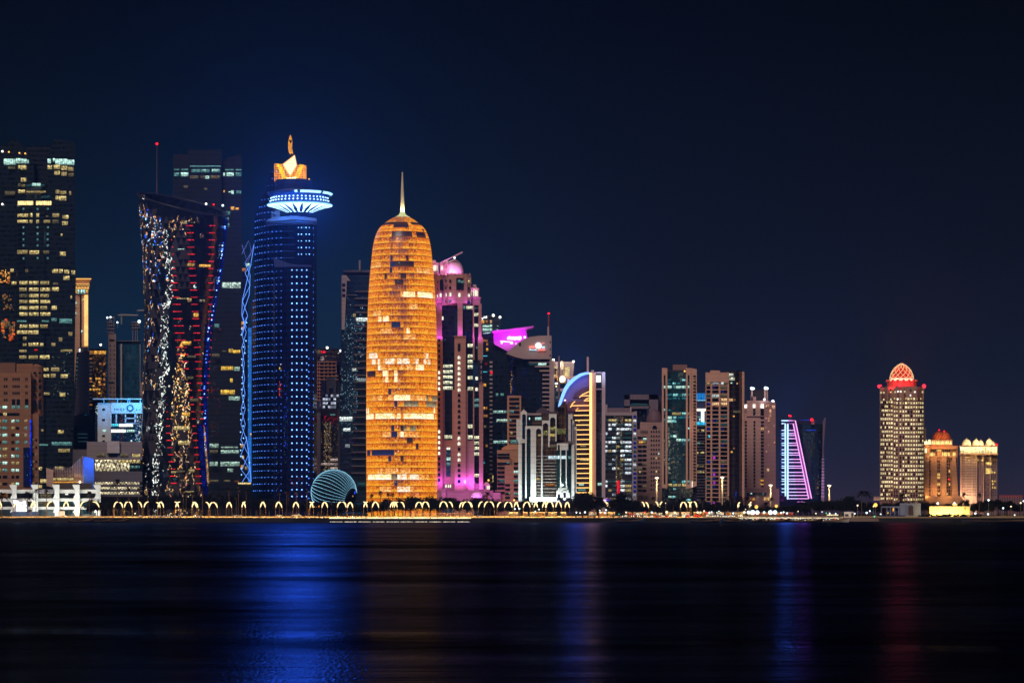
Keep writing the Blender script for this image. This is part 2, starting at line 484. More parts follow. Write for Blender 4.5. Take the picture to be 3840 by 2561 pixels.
# -- tan apartment hotel at the far left
t = T('apartment_hotel', 'tan stone apartment hotel with round corner turret and a blue lit glass strip', 'building', 60, 2220)
def f(m):
    m.box(-90, 1397, z2.p(240, 0)[0], 1945, 2200, 2245, TAN)
    m.box(*z2.r(-200, 330, 118, 405), 2212, 2240, TAN2)
    m.box(*z2.r(128, 338, 255, 405), 2208, 2240, TAN)
    m.box(*z2.r(240, 725, 300, 1535), 2203, 2230, TAN)
one(t, 'wall', f)
def f(m):
    c = W(283 / 2.0625 + 0, 0, 2212)
    c = W(z2.p(283, 0)[0], 0, 2212); rr = 25 * 2212 / F
    zz = lambda y: W(0, z2.p(0, y)[1], 2212).z
    m.lathe([(rr * .9, zz(745)), (rr, zz(725)), (rr, zz(368)), (rr * 1.06, zz(366)), (rr * .8, zz(358)), (rr * .4, zz(345)), (.01, zz(340))], (c.x, c.y), TAN, 12, smooth=False)
one(t, 'turret', f)
fa = flat(2200)
lit = lambda i, j: pick((3, COOL2), (2, WARM2), (3, COOL), (2, DARK))
rs = []
for y in (448, 503, 556, 608):
    for x0, x1, n in ((27, 60, 2), (94, 155, 4), (194, 215, 2)):
        if y == 608 and n == 4: continue
        rs += cells(z2.r(x0, y, x1, y + 20), n, 1, .7, 1, lambda i, j: DARK)
for x in (92, 128, 193): rs.append((*z2.r(x, 612, x + 26, 660), DARK)); rs.append((*z2.r(x, 660, x + 26, 686), pick((2, COOL2), (1, DARK))))
rs += [(*z2.r(-10, 718, 24, 740), DARK), (*z2.r(52, 718, 150, 740), DARK), (*z2.r(25, 716, 52, 740), WARM)]
for k, y in enumerate((664, 770, 824, 878, 934, 986, 1040, 1094, 1150, 1202, 1256, 1310)):
    for x0, x1 in ((-24, 8), (20, 56), (88, 111), (122, 147), (190, 210)):
        if k == 0 and x0 > 60: continue
        mt = lit(0, 0) if k < 9 or R() < .4 else DARK
        rs.append((*z2.r(x0, y, x1, y + 22), mt))
wins(t, fa, rs)
ft = flat(2205)
wins(t, ft, [(*z2.r(x, y, x + 24, y + h), DARK, 'a') for x in (257, 297) for y, h in ((400, 18), (455, 28), (502, 34), (562, 26), (614, 76))])
one(t, 'blue_glass', lambda m: m.box(*z2.r(180, 985, 238, 1285), 2199, 2202, G((.01, .02, .12), (.01, .02, .08))))
one(t, 'blue_light_strip', lambda m: m.box(*z2.r(231, 770, 241, 1285), 2198.4, 2199, E(sr(20, 60, 255), .8, 1.2, 3)))
glints(t, flat(2198.6), z2.r(182, 765, 245, 1280), 26, [BLUE, BLUE, COOL2, CYAN])
wins(t, flat(2203), cells(z2.r(246, 900, 292, 1290), 2, 7, .6, .35, lambda i, j: pick((2, DARK), (1, DIM))))
# -- tall dark twin-crowned tower
t = T('dark_tower', 'tall dark glass tower with two slanted crown fins and yellow office windows', 'skyscraper', 145, 2470)
GD = G((.010, .016, .022), (.022, .032, .042), 4.0, 1.7, .35)
def f(m):
    m.poly([(-18, 560), (12, 545), (60, 521), (112, 577), (129, 606), (129, 1945), (12, 1945)], 2462, 2500, GD)
    m.poly([(173, 602), (202, 521), (281, 532), (281, 1003), (285, 1006), (272, 1945), (173, 1945)], 2447, 2490, GD)
one(t, 'wall', f)
def f(m):
    m.box(100, 548, 192, 1945, 2470, 2495, G((.01, .014, .02), (.03, .035, .042), 4, 1.7, .5))
    m.prism([(62, 2456), (95, 2446), (165, 2446), (197, 2452), (197, 2480), (62, 2480)], 752, 1945, 2446, GD)
    m.prism([(96, 2458), (112, 2452), (155, 2452), (174, 2458), (174, 2480), (96, 2480)], 690, 752, 2452, G((.02, .03, .035), (.06, .08, .085), 4, 1.7, .4))
one(t, 'bay_front', f)
A_ = lambda l, mt: [(*z1.r(*q), mt) for q in l]
B_ = lambda l, mt: [(*z2.r(*q), mt) for q in l]
wl = flat(2459.5); wr = flat(2446.5); wc = flat(2445.5)
left, mid, right = [], [], []
left += A_([(28, 240, 122, 285), (125, 236, 158, 275), (162, 240, 205, 275), (210, 248, 222, 275)], COOL)
left += A_([(160, 290, 203, 322), (140, 290, 157, 318), (162, 386, 202, 416), (140, 478, 192, 505), (80, 1090, 105, 1115), (90, 1188, 126, 1212)], WARM) + A_([(60, 300, 116, 320), (140, 430, 158, 456), (164, 436, 196, 460), (38, 490, 116, 520)], DIM)
right += A_([(368, 240, 395, 275), (408, 236, 425, 262), (428, 240, 520, 285), (522, 248, 575, 288)], COOL)
right += A_([(415, 285, 466, 320), (472, 295, 520, 328), (366, 290, 404, 320), (420, 333, 463, 364), (402, 1092, 446, 1122), (455, 1092, 485, 1122), (498, 1097, 535, 1128), (552, 1103, 580, 1134), (490, 1145, 537, 1178), (483, 675, 530, 704), (480, 722, 524, 752), (470, 818, 482, 838), (462, 958, 508, 988), (400, 1375, 440, 1407), (400, 1232, 455, 1262), (430, 525, 450, 556), (455, 528, 512, 562)], WARM)
right += A_([(527, 303, 568, 335), (475, 342, 517, 372), (430, 480, 460, 510), (465, 488, 512, 515), (405, 662, 458, 692), (545, 1296, 558, 1322), (535, 490, 550, 520)], WARM2) + A_([(527, 350, 568, 380), (405, 710, 455, 740), (410, 1195, 450, 1215)], DIM)
right += A_([(398, 1470, 440, 1495), (460, 1475, 556, 1512)], COOL2)
right += B_([(530, 92, 560, 122), (455, 135, 482, 165), (398, 178, 428, 202), (395, 367, 458, 397), (392, 415, 430, 445), (450, 995, 540, 1022), (425, 1132, 490, 1157), (470, 228, 560, 246)], WARM2) + B_([(448, 850, 493, 878), (462, 562, 505, 592), (470, 420, 525, 448)], WARM) + B_([(400, 942, 556, 970)], COOL2)
mid += A_([(248, 428, 282, 450), (284, 428, 314, 450)], COOL) + A_([(208, 436, 246, 458), (316, 436, 345, 456), (270, 522, 282, 545), (318, 530, 335, 545), (335, 525, 388, 545)], DIMC)
mid += A_([(205, 488, 355, 503)], WARM2) + A_([(138, 566, 256, 597), (278, 566, 397, 597)], E(sr(255, 225, 150), 2.0, .4))
mid += A_([(135, 664, 217, 690), (230, 660, 252, 690), (280, 660, 302, 692), (135, 712, 217, 735), (230, 712, 252, 738), (280, 712, 302, 738), (228, 948, 302, 977)], WARM) + A_([(133, 945, 212, 975), (337, 712, 388, 736)], WARM2) + A_([(335, 948, 380, 975), (355, 680, 375, 690), (196, 1092, 218, 1118)], DIM)
mid += A_([(x, y, x + 14, y + 17) for x in (174, 284, 362) for y in (620, 762, 812, 855, 902, 1000)], COOL2)
for y, a, b, c in ((1185, 1, 1, 2), (1236, 2, 1, 1), (1284, 0, 1, 2), (1330, 2, 1, 1), (1378, 1, 1, 2), (1426, 1, 1, 1), (1520, 1, 1, 2), (1565, 1, 1, 3)):
    for (x0, x1), w in zip(((150, 212), (224, 297), (312, 388)), (a, b, c)):
        mid.append((*z1.r(x0, y, x1 - U(0, 25) * (w == 2), y + 27), (DIM, WARM, WARM2, DARK)[w]))
mid += A_([(130, 1488, 206, 1502), (322, 1488, 378, 1502)], COOL2)
mid += B_([(220, 80, 296, 110), (130, 82, 208, 108), (222, 178, 250, 202), (254, 176, 296, 202), (308, 178, 336, 204), (308, 272, 383, 302), (338, 370, 375, 395), (338, 418, 380, 443)], WARM) + B_([(178, 130, 205, 155), (175, 180, 206, 202), (150, 230, 206, 250), (222, 274, 292, 302), (150, 274, 206, 300), (338, 560, 385, 580), (318, 845, 335, 862)], WARM2) + B_([(303, 958, 372, 972)], COOL2) + B_([(310, 1228, 360, 1260), (300, 1275, 325, 1300), (300, 1135, 325, 1160)], WARM)
mid += B_([(265, 228, 290, 235)], RED)
wins(t, wl, left); wins(t, wr, right); wins(t, wc, mid)
glints(t, wl, z1.r(0, 1100, 78, 1205), 46, [E(sr(255, 140, 50), 1.2), AMB2, E(sr(255, 190, 90), 1.6)], (3, 9))  # orange reflection of another building, painted as emissive quads here and below
glints(t, wl, z1.r(22, 1290, 105, 1410), 34, [AMB2, DIM], (3, 10))
glints(t, wl, z2.r(12, 10, 116, 150), 40, [E(sr(255, 110, 40), .9), E(sr(255, 150, 70), .7), DIM], (5, 22))
glints(t, wr, z2.r(400, 230, 560, 620), 70, [COOL, COOL2, WARM2, DIMC], (1, 3.2))
one(t, 'roof_lamp', lambda m: (bulb(m, *z1.p(18, 182), 2460, .9, LAMPW), bulb(m, *z1.p(18, 590), 2458, .9, LAMPW), bulb(m, *z1.p(68, 187), 2460, .7, LAMPO), bulb(m, *z1.p(150, 195), 2458, .7, LAMPO), bulb(m, *z1.p(195, 199), 2458, .7, LAMPO)))
# -- slender gold-trimmed tower behind
t = T('hotel_tower', 'slender stone tower with a lit gold cornice and one bright gold edge', 'skyscraper', 305, 2720)
def f(m):
    m.box(*z1.r(572, 1285, 682, 2000), 2700, 2730, BEIGE)
    m.poly([z1.p(*q) for q in ((574, 1164), (705, 1172), (690, 1205), (574, 1205))], 2696, 2732, BEIGE)
    m.box(*z1.r(574, 1240, 684, 1285), 2699, 2731, DARK2)
    for y in (1205, 1232): m.box(*z1.r(570, y, 692, y + 5), 2694, 2696, BEIGE)
one(t, 'wall', f)
GOLD = E(sr(255, 190, 95), 1.3, .25, 4, mull=.9)
def f(m):
    m.box(*z1.r(574, 1163, 706, 1171), 2693, 2695, GOLD)
    m.box(*z1.r(574, 1205, 690, 1210), 2692, 2694, GOLD); m.box(*z1.r(574, 1236, 688, 1243), 2692, 2694, GOLD)
    for k in range(5):
        x = 578 + 23 * k
        m.poly([z1.p(*q) for q in ((x, 1214), (x + 4, 1214), (x + 14, 1232), (x + 10, 1232))], 2693, 2694, GOLD)
        m.poly([z1.p(*q) for q in ((x + 23, 1214), (x + 19, 1214), (x + 10, 1232), (x + 14, 1232))], 2693, 2694, GOLD)
one(t, 'lit_cornice', f)
one(t, 'lit_edge', lambda m: m.box(*z1.r(652, 1292, 681, 1685), 2698.2, 2699.6, E(sr(255, 205, 120), 1.5, .2, 9, mull=1)))
wins(t, flat(2699), [(*z1.r(578 + 22 * k, 1250, 594 + 22 * k, 1282), pick((1, AMB), (1, BLUE), (1, COOL))) for k in range(5)] + [(*z1.r(618, 1290, 629, 1700), DARK), (*z1.r(572, 1345, 592, 1362), COOL), (*z1.r(572, 1376, 590, 1390), WARM2), (*z1.r(572, 1425, 588, 1446), COOL), (*z1.r(634, 1322, 650, 1340), WARM), (*z2.r(628, 80, 640, 96), COOL), (*z2.r(640, 22, 650, 36), WARM2)])
# -- white slab
t = T('white_slab_tower', 'white windowless slab tower with a green-dotted glass edge', 'building', 305, 2620)
def f(m):
    m.poly([z2.p(*q) for q in ((606, 250), (690, 246), (686, 722), (650, 716), (576, 742))], 2600, 2630, S(sr(235, 210, 205)))
    m.box(*z2.r(607, 212, 680, 250), 2604, 2630, GREY)
one(t, 'wall', f)
one(t, 'glass_edge', lambda m: m.poly([z2.p(*q) for q in ((592, 252), (606, 250), (600, 742), (575, 742), (572, 560))], 2601, 2628, G((.1, .14, .13), (.2, .25, .24))))
wins(t, flat(2600.5), [(*z2.r(594 - k * .9, 290 + 32 * k, 602 - k * .6, 300 + 32 * k), COOL2) for k in range(14)] + [(*z2.r(622 - k * .5, 262 + 29 * k, 628 - k * .5, 270 + 29 * k), DARK) for k in range(15)] + [(*z2.r(610, 222, 622, 246), WHITE)])
def f(m):
    m.poly([z2.p(*q) for q in ((566, 745), (650, 716), (655, 742), (718, 716), (720, 1000), (566, 1000))], 2595, 2640, GREY2)
    m.box(*z2.r(566, 812, 735, 1200), 2590, 2594, G((.02, .05, .09), (.04, .08, .12)))
one(t, 'podium', f)
wins(t, flat(2590), [(*z2.r(602, y, 678, y + 6), DIMC) for y in (878, 907, 936)])
# -- amber office
t = T('amber_office', 'glass office glowing amber beside the white slab tower', 'building', 367, 2660)
one(t, 'wall', lambda m: m.box(*z2.r(688, 222, 826, 1000), 2650, 2680, G((.02, .02, .02), (.05, .045, .04))))
glints(t, flat(2650), z2.r(718, 270, 824, 612), 330, [AMB, AMB2, AMB2, DIM], (1, 3))
wins(t, flat(2650), cells(z2.r(690, 238, 822, 266), 4, 1, .85, 1, lambda i, j: pick((2, AMB), (1, AMB2))) + cells(z2.r(692, 285, 714, 700), 1, 14, 1, .4, lambda i, j: pick((3, PALE), (1, AMB2))) + cells(z2.r(690, 440, 780, 580), 4, 5, .7, .55, lambda i, j: pick((1, AMB), (1, None))) + cells(z2.r(760, 320, 820, 560), 2, 6, .6, .5, lambda i, j: pick((2, AMB2), (3, None))))
one(t, 'roof_lamp', lambda m: (bulb(m, *z2.p(779, 192), 2655, 1.1, LAMPW), m.bar(*z2.p(779, 192), *z2.p(779, 225), 2655, .25, STEEL)))
# -- tower under construction and its cranes
t = T('unfinished_tower', 'unfinished concrete tower with open floors on top and blue glass below', 'building', 470, 2770)
CONC = S(sr(190, 165, 160)); 
def f(m):
    m.box(*z2.r(838, 108, 897, 1200), 2748, 2775, CONC)
    m.box(*z2.r(897, 165, 1092, 1200), 2755, 2790, G((.02, .09, .16), (.03, .11, .18), 4.2, 2.2, .2))
    m.box(*z2.r(932, 185, 944, 1000), 2752, 2755, PALE)
    m.box(*z2.r(1080, 185, 1088, 1000), 2752, 2755, GREY); m.box(*z2.r(1086, 485, 1102, 585), 2750, 2755, CONC)
one(t, 'wall', f)
def f(m):
    for y in (1462, 1500, 1525, 1552, 1580): m.box(*z1.r(828, y, 866 + (y % 7) * 3, y + 6), 2752, 2772, CONC)
    for x in (830, 846, 862, 880): m.box(*z1.r(x, 1462, x + 3, 1600), 2753, 2756, CONC)
    for y in (1500, 1520, 1545): m.box(*z1.r(1015, y, 1085, y + 5), 2752, 2780, GREY)
    for x in (1025, 1045, 1060): m.box(*z1.r(x, 1500, x + 4, 1660), 2753, 2757, GREY)
    m.box(*z2.r(892, 160, 1085, 164), 2752, 2756, GREY)
one(t, 'open_floor', f)
wins(t, flat(2748), [(*z2.r(x, y, x + 6, y + 16), DARK) for k, y in enumerate(range(190, 590, 36)) for x in (850 + (k % 2) * 4, 880)] + [(*z2.r(846, 150, 886, 165), BLK), (*z2.r(840, 478, 878, 492), BLK)])
def crane(label, mx_, my, jx0, jx1, jy, Y, jib1=None):
    t = T('tower_crane', label, 'crane', mx_, Y, 'tower cranes')
    one(t, 'mast', lambda m: [m.bar(mx_ + d, my, mx_ + d, jy - 3, Y, .35, STEEL, 4) for d in (-1.5, 1.5)] + [m.bar(mx_ - 1.5, y, mx_ + 1.5, y + 4, Y, .2, STEEL, 4) for y in range(int(jy), int(my), 4)])
    one(t, 'jib', lambda m: (m.bar(jx0, jy, jx1, jib1 or jy, Y, .8, STEEL, 4), m.bar(jx0, jy - 1, mx_, jy - 6, Y, .15, STEEL, 4), m.bar(mx_, jy - 6, jx1, (jib1 or jy) - 1, Y, .15, STEEL, 4)))
crane('tower crane with a long level jib above the unfinished tower', *z1.p(940, 1520), z1.p(912, 0)[0], z1.p(1070, 0)[0], z1.p(0, 1449)[1], 2765)
crane('tower crane whose jib ends at the flared tower', *z1.p(1128, 1500), z1.p(1060, 0)[0], z1.p(1180, 0)[0], z1.p(0, 1413)[1], 2790)
for q in ((830, 1467), (855, 1463), (908, 1503), (1077, 1497)):
    o = T('site_lamp', {830: 'white site lamp at the left end of the open top floor', 855: 'white site lamp second along the open top floor', 908: 'white site lamp on the short post above blue glass', 1077: 'largest white site lamp beside the flared tower'}[q[0]], 'lamp', z1.p(*q)[0], 2751, 'construction site lamps')
    one(o, 'bulb', lambda m: bulb(m, *z1.p(*q), 2751, 1.5 if q[0] == 1077 else .9, LAMPC)); one(o, 'post', lambda m: m.bar(*z1.p(*q), *z1.p(q[0], q[1] + 45), 2751, .2, STEEL))
# -- cyan-lit office
t = T('cyan_office', 'low office block washed in bright cyan light with a round emblem', 'building', 445, 2360)
CW = S(sr(215, 220, 225), .7, 0, .1)
def f(m):
    m.box(*z2.r(755, 640, 860, 1200), 2352, 2380, CW); m.box(*z2.r(860, 640, 1097, 722), 2350, 2380, CW)
    m.box(*z2.r(735, 640, 756, 1200), 2356, 2380, G()); m.box(*z2.r(860, 722, 1097, 1200), 2362, 2385, G((.01, .03, .07), (.02, .05, .1)))
    for x in (895, 965, 1040): m.box(*z2.r(x, 722, x + 10, 800), 2351, 2353, CW)
    for y in (755, 795): m.box(*z2.r(965, y, 1050, y + 8), 2351, 2353, CW)
    m.box(*z2.r(852, 722, 862, 830), 2350, 2354, CW)
one(t, 'wall', f)
one(t, 'roof_frame', lambda m: (m.box(*z2.r(718, 606, 1097, 613), 2348, 2375, CW), [m.box(*z2.r(x, 613, x + 7, 640), 2350, 2354, CW) for x in (800, 905, 985, 1000, 1082)]))
one(t, 'emblem', lambda m: m.tube([W(z2.p(1006, 0)[0] + 11 * math.cos(a), z2.p(0, 680)[1] + 11 * math.sin(a), 2349.6) for a in (PI * k / 8 for k in range(17))], .5, G((.02, .1, .2), (.02, .1, .2))))
wins(t, flat(2350), [(*z2.r(x, 682, x + 4, 698), DARK) for x in (884, 897, 910, 930, 940, 957)] + [(*z2.r(1050, 680, 1056, 700), CYAN), (*z2.r(1076, 680, 1082, 700), CYAN)])
wins(t, flat(2352), [(*z2.r(790, y, 812, y + 16), DARK) for y in (684, 764, 888, 930)] + [(*z2.r(793, 845, 818, 864), COOL)])
wins(t, flat(2360), [(*z2.r(862, 803, 915, 822), CYAN), (*z2.r(920, 803, 1028, 824), WHITE), (*z2.r(860, 846, 972, 868), WHITE), (*z2.r(980, 848, 1042, 866), COOL), (*z2.r(1008, 928, 1022, 945), COOL), (*z2.r(738, 848, 756, 866), COOL)])
glints(t, flat(2360), z2.r(1046, 725, 1086, 945), 190, [CYAN, WHITE, BLUE], (1, 3)); glints(t, flat(2360), z2.r(870, 730, 1040, 945), 50, [BLUE2, CYAN, BLUE], (1, 3)); glints(t, flat(2360), z2.r(930, 725, 955, 950), 60, [E(sr(230, 70, 40), .4), AMB2], (1, 3)); glints(t, flat(2355.5), z2.r(742, 660, 754, 740), 18, [WHITE, COOL])
for x, p in ((800, 6000), (930, 16000), (1070, 30000)): flood(t, *z2.p(x, 650), 2336, (.03, .42, 1), p * .6)
# -- grey mall block
t = T('shopping_block', 'long low grey block with a triangulated lit glass storey', 'building', 400, 2260)
def f(m):
    m.box(*z2.r(562, 1000, 680, 1500), 2254, 2290, GREY2); m.box(*z2.r(672, 940, 1100, 1080), 2250, 2290, GREY); m.box(*z2.r(828, 936, 924, 1028), 2247, 2250, PALE); m.box(*z2.r(1008, 945, 1100, 1030), 2248, 2250, GREY)
    m.box(*z2.r(730, 1080, 1100, 1178), 2253, 2290, DARK); m.box(*z2.r(730, 1170, 1100, 1252), 2249, 2290, GREY2)
    for y in (1272, 1312, 1350): m.box(*z2.r(730, y, 1100, y + 16), 2249, 2290, GREY2)
    m.box(*z2.r(730, 1366, 1100, 1540), 2252, 2290, DARK2)
one(t, 'wall', f)
MALL = E(sr(255, 238, 190), 1.3, 1.1, 2.6)
wins(t, flat(2252.5), [(*z2.r(735, 1080, 915, 1104), MALL), (*z2.r(735, 1106, 1000, 1168), MALL), (*z2.r(918, 1080, 1084, 1106), WARM), (*z2.r(1002, 1126, 1080, 1146), COOL2)] + [(*z2.r(735, y, 1078, y + 20), MALL) for y in (1252, 1290, 1328)])
wins(t, flat(2249.5), [(*z2.r(748, 1030, 812, 1056), DIM), (*z2.r(842, 1030, 906, 1056), DARK), (*z2.r(930, 1034, 992, 1058), DIM), (*z2.r(1022, 1036, 1084, 1058), WARM)])
one(t, 'lattice', lambda m: [m.bar(*z2.p(a, 1170), *z2.p(b, 1082), 2251, .22, BLK, 4) for k in range(12) for a, b in ((735 + 29 * k, 764 + 29 * k), (764 + 29 * k, 735 + 29 * k))])
for y in (1252, 1290, 1328): one(t, 'lattice', lambda m: [m.bar(*z2.p(a, y + 20), *z2.p(b, y), 2250.5, .16, BLK, 4) for k in range(16) for a, b in ((735 + 22 * k, 746 + 22 * k), (757 + 22 * k, 746 + 22 * k))])
# -- ribbed podium
t = T('ribbed_pavilion', 'brown ribbed pavilion with a blue lit fin wall', 'building', 265, 2220)
BRN = S(sr(150, 110, 90))
def f(m):
    m.poly([z2.p(*q) for q in ((357, 1142), (412, 1158), (412, 1295), (360, 1280))], 2200, 2212, PINK)
    m.poly([z2.p(*q) for q in ((410, 1165), (560, 1165), (640, 1062), (660, 1058), (660, 1500), (410, 1500))], 2206, 2230, BRN)
one(t, 'wall', f)
one(t, 'fin', lambda m: m.poly([z2.p(*q) for q in ((642, 1058), (658, 1056), (728, 1075), (728, 1500), (642, 1500))], 2201, 2205, S(sr(90, 130, 220))))
one(t, 'rib', lambda m: [m.box(*z2.r(x, 1140 - max(0, x - 540) * .95, x + 4, 1215), 2203, 2206, PINK) for x in range(416, 640, 13)])
wins(t, flat(2205), [(*z2.r(412, 1220, 575, 1240), WARM), (*z2.r(412, 1250, 640, 1258), AMB)])
glints(t, flat(2203), z2.r(412, 1150, 640, 1240), 40, [DIM, WARM2], (1, 4))
flood(t, *z2.p(690, 1090), 2190, (.1, .3, 1), 9000); flood(t, *z2.p(610, 1250), 2199, (1, .8, .5), 3000); bl = one(t, 'lamp', lambda m: bulb(m, *z2.p(618, 1252), 2199, .8, LAMPW))
# -- white civic building
t = T('civic_building', 'floodlit white civic building with flared concrete pillars', 'building', 180, 2140)
def f(m):
    for y0, y1 in ((1310, 1338), (1378, 1402), (1442, 1464)): m.box(*z2.r(-60, y0, 775, y1), 2124, 2150, WSTONE)
    m.box(*z2.r(-60, 1335, 770, 1540), 2132, 2152, G((.05, .075, .085), (.09, .12, .13), 4, 2.4, .12, .3))
    m.box(*z2.r(100, 1400, 206, 1480), 2121, 2126, TAN); m.box(*z2.r(88, 1480, 300, 1540), 2119, 2124, S(sr(60, 70, 95)))
    m.box(*z2.r(460, 1262, 710, 1310), 2135, 2150, S(sr(90, 82, 78))); m.box(*z2.r(300, 1312, 418, 1322), 2122, 2124, GREY); m.box(*z2.r(300, 1326, 418, 1334), 2122, 2124, GREY)
    m.box(*z2.r(455, 1476, 500, 1540), 2119, 2124, BEIGE)
one(t, 'wall', f)
def pil(xc):
    def f(m):
        w0 = 27
        for ya, yb in ((1272, 1384), (1386, 1490)):
            pr = [(xc + 24, yb), (xc + 24, ya)] if False else None
            h = yb - ya
            pts = [(xc + 27, ya), (xc - 30, ya), (xc - 24, ya + h * .16), (xc - 14, ya + h * .32), (xc - 9, ya + h * .45), (xc - 12, ya + h * .72), (xc - 26, ya + h * .98), (xc + 27, ya + h * .98), (xc + 25, ya + h * .5)]
            m.poly([z2.p(*q) for q in pts], 2119.5, 2128, WSTONE)
        m.box(*z2.r(xc - 9, 1300, xc + 24, 1540), 2120.5, 2127, WSTONE)
    return f
for xc in (103, 268, 433, 590, 752): one(t, 'pillar', pil(xc))
wins(t, flat(2131.5), [(*z2.r(468, 1405, 555, 1440), DIMC), (*z2.r(625, 1404, 716, 1440), DIMC), (*z2.r(468, 1466, 555, 1500), DIMC), (*z2.r(640, 1466, 716, 1500), DIMC), (*z2.r(505, 1342, 526, 1350), WHITE), (*z2.r(300, 1405, 400, 1440), DIM), (*z2.r(310, 1345, 400, 1376), DIM), (*z2.r(0, 1342, 60, 1370), AMB2)])
for x in (20, 110, 190, 270, 350, 430, 510, 590, 680, 750): flood(t, *z2.p(x, 1496), 2100, (.9, 1, .95), 6200 if x > 380 else 3600, 1)
flood(t, *z2.p(588, 1506), 2114, (1, .6, .2), 2500)
o = T('led_board', 'glowing white screen with two bright figures on the tan wall', 'screen', 72, 2119)
SCR = E((.9, .97, 1), 3, 0)
def f(m):
    for pts in (((302, 495), (305, 620), (392, 622), (398, 450), (340, 450), (330, 425), (245, 415), (250, 470), (300, 488)), ((405, 575), (405, 620), (490, 620), (492, 575), (470, 560), (470, 535), (490, 515), (480, 498), (462, 498), (472, 440), (450, 422), (420, 430), (418, 470), (432, 495), (405, 510), (412, 535), (428, 545), (422, 570))):
        m.poly([P[0].p(*q) for q in pts], 2118, 2118.6, SCR)
one(o, 'figure', f); one(o, 'frame', lambda m: m.box(*P[0].r(235, 408, 498, 628), 2118.8, 2119.6, S(sr(160, 150, 150))))
# -- flared (hourglass) triangulated tower
t = T('flared_tower', 'dark hourglass tower of triangular glass panels with rows of red light strips', 'skyscraper', 660, 2300)
TY = 2300
TP = [(700, 514, 858), (806, 524, 851), (927, 533, 838), (1022, 538, 828), (1088, 540, 815), (1131, 541, 810), (1207, 541.5, 801), (1284, 541, 795), (1360, 538, 788), (1437, 535, 781), (1550, 533, 777), (1648, 528, 776), (1750, 524, 779), (1816, 521, 783), (1950, 518, 786)]
def tsurf(px, py, out=0.):
    l, r = interp(TP, py); c, h = (l + r) / 2, (r - l) / 2
    u = max(-1, min(1, (px - c) / h))
    return W(px, py, TY - math.sqrt(1 - u * u) * h * TY / F - out)
class TFac:
    def P(s, px, py, out=0): return tsurf(px, py, out)
tf = TFac()
tg = G((.010, .013, .018), (.010, .013, .018), 5.6, 4, .06, .1); tg2 = S(sr(74, 70, 78), .35, 0, .5); tg3 = G((.014, .022, .03), (.03, .04, .05), 5.6, 2.4, .1, .1)
wh = [(1, 1, .92), (.8, 1, .95), (.9, .95, .85)]
sw = speckle('white_shimmer', wh, (.03, .032, .035), .56, .48, 1.9); sw2 = speckle('faint_shimmer', [(.8, .9, .85), (.3, .6, .7), (.9, .8, .6)], (.014, .018, .022), .61, .45, 1.4)
sg = speckle('gold_shimmer', [sr(255, 205, 120), sr(255, 235, 190), sr(255, 175, 70)], (.04, .035, .03), .55, .42, 2.0); sg2 = speckle('dim_gold_shimmer', [sr(255, 190, 100), sr(250, 220, 180), sr(200, 130, 90)], (.045, .042, .042), .57, .45, 1.3)
sb = speckle('blue_shimmer', [sr(40, 80, 255), sr(90, 190, 255), sr(240, 240, 255), sr(255, 150, 60)], (.03, .034, .06), .55, .42, 2.2)
stripe = [(800, 585), (817, 610), (920, 622), (1009, 636), (1060, 640), (1156, 622), (1233, 615), (1310, 612), (1386, 620), (1450, 607), (1508, 607), (1572, 597), (1674, 594), (1725, 586), (1802, 584)]
cone = [(1256, 668, 674), (1330, 662, 690), (1400, 655, 700), (1500, 646, 708), (1600, 640, 716), (1700, 638, 722), (1800, 624, 745), (1860, 620, 757)]
def tmat(px, py, up):
    sx = interp(stripe, py)[0]
    if py > 1256:
        a, b = interp(cone, py)
        if a <= px <= b: return pick((5, sg), (3, sg2), (1.5, tg2)) if py < 1660 else pick((3, sg2), (3, tg2), (2, tg), (1, sg))
    if py > 860 and abs(px - sx) < (13 if py > 1000 else 9): return sw if R() < .9 else tg2
    if py < 1060 and px < sx: return pick((2.4, tg2), (3.2, sb), (2, sg2), (1.4, tg))
    if 780 < py < 905 and 610 < px < 722: return pick((4, sg2), (2, tg2)) if up else tg
    if py < 905 and 722 <= px < 775: return pick((2, sg2), (4, tg)) if up else tg
    if 905 <= py < 1100 and 640 < px < 712: return tg2 if up or R() < .4 else tg
    if px < sx - 13 and px > 548: return pick((3, tg2), (2, tg), (1, sb if py < 1350 else sw2), (.5, sg2))
    if px < 552: return pick((4, tg), (1, sg2), (1, tg2))
    if py > 1500 and px < cone_l(py): return pick((3, tg), (2, tg3), (.4, sw2))
    if py > 1740: return pick((2, tg2), (2, tg), (1, sg2))
    if px > 775: return tg
    return pick((12, tg), (1, tg3), (.5, sw2))
def cone_l(py): return interp(cone, py)[0]
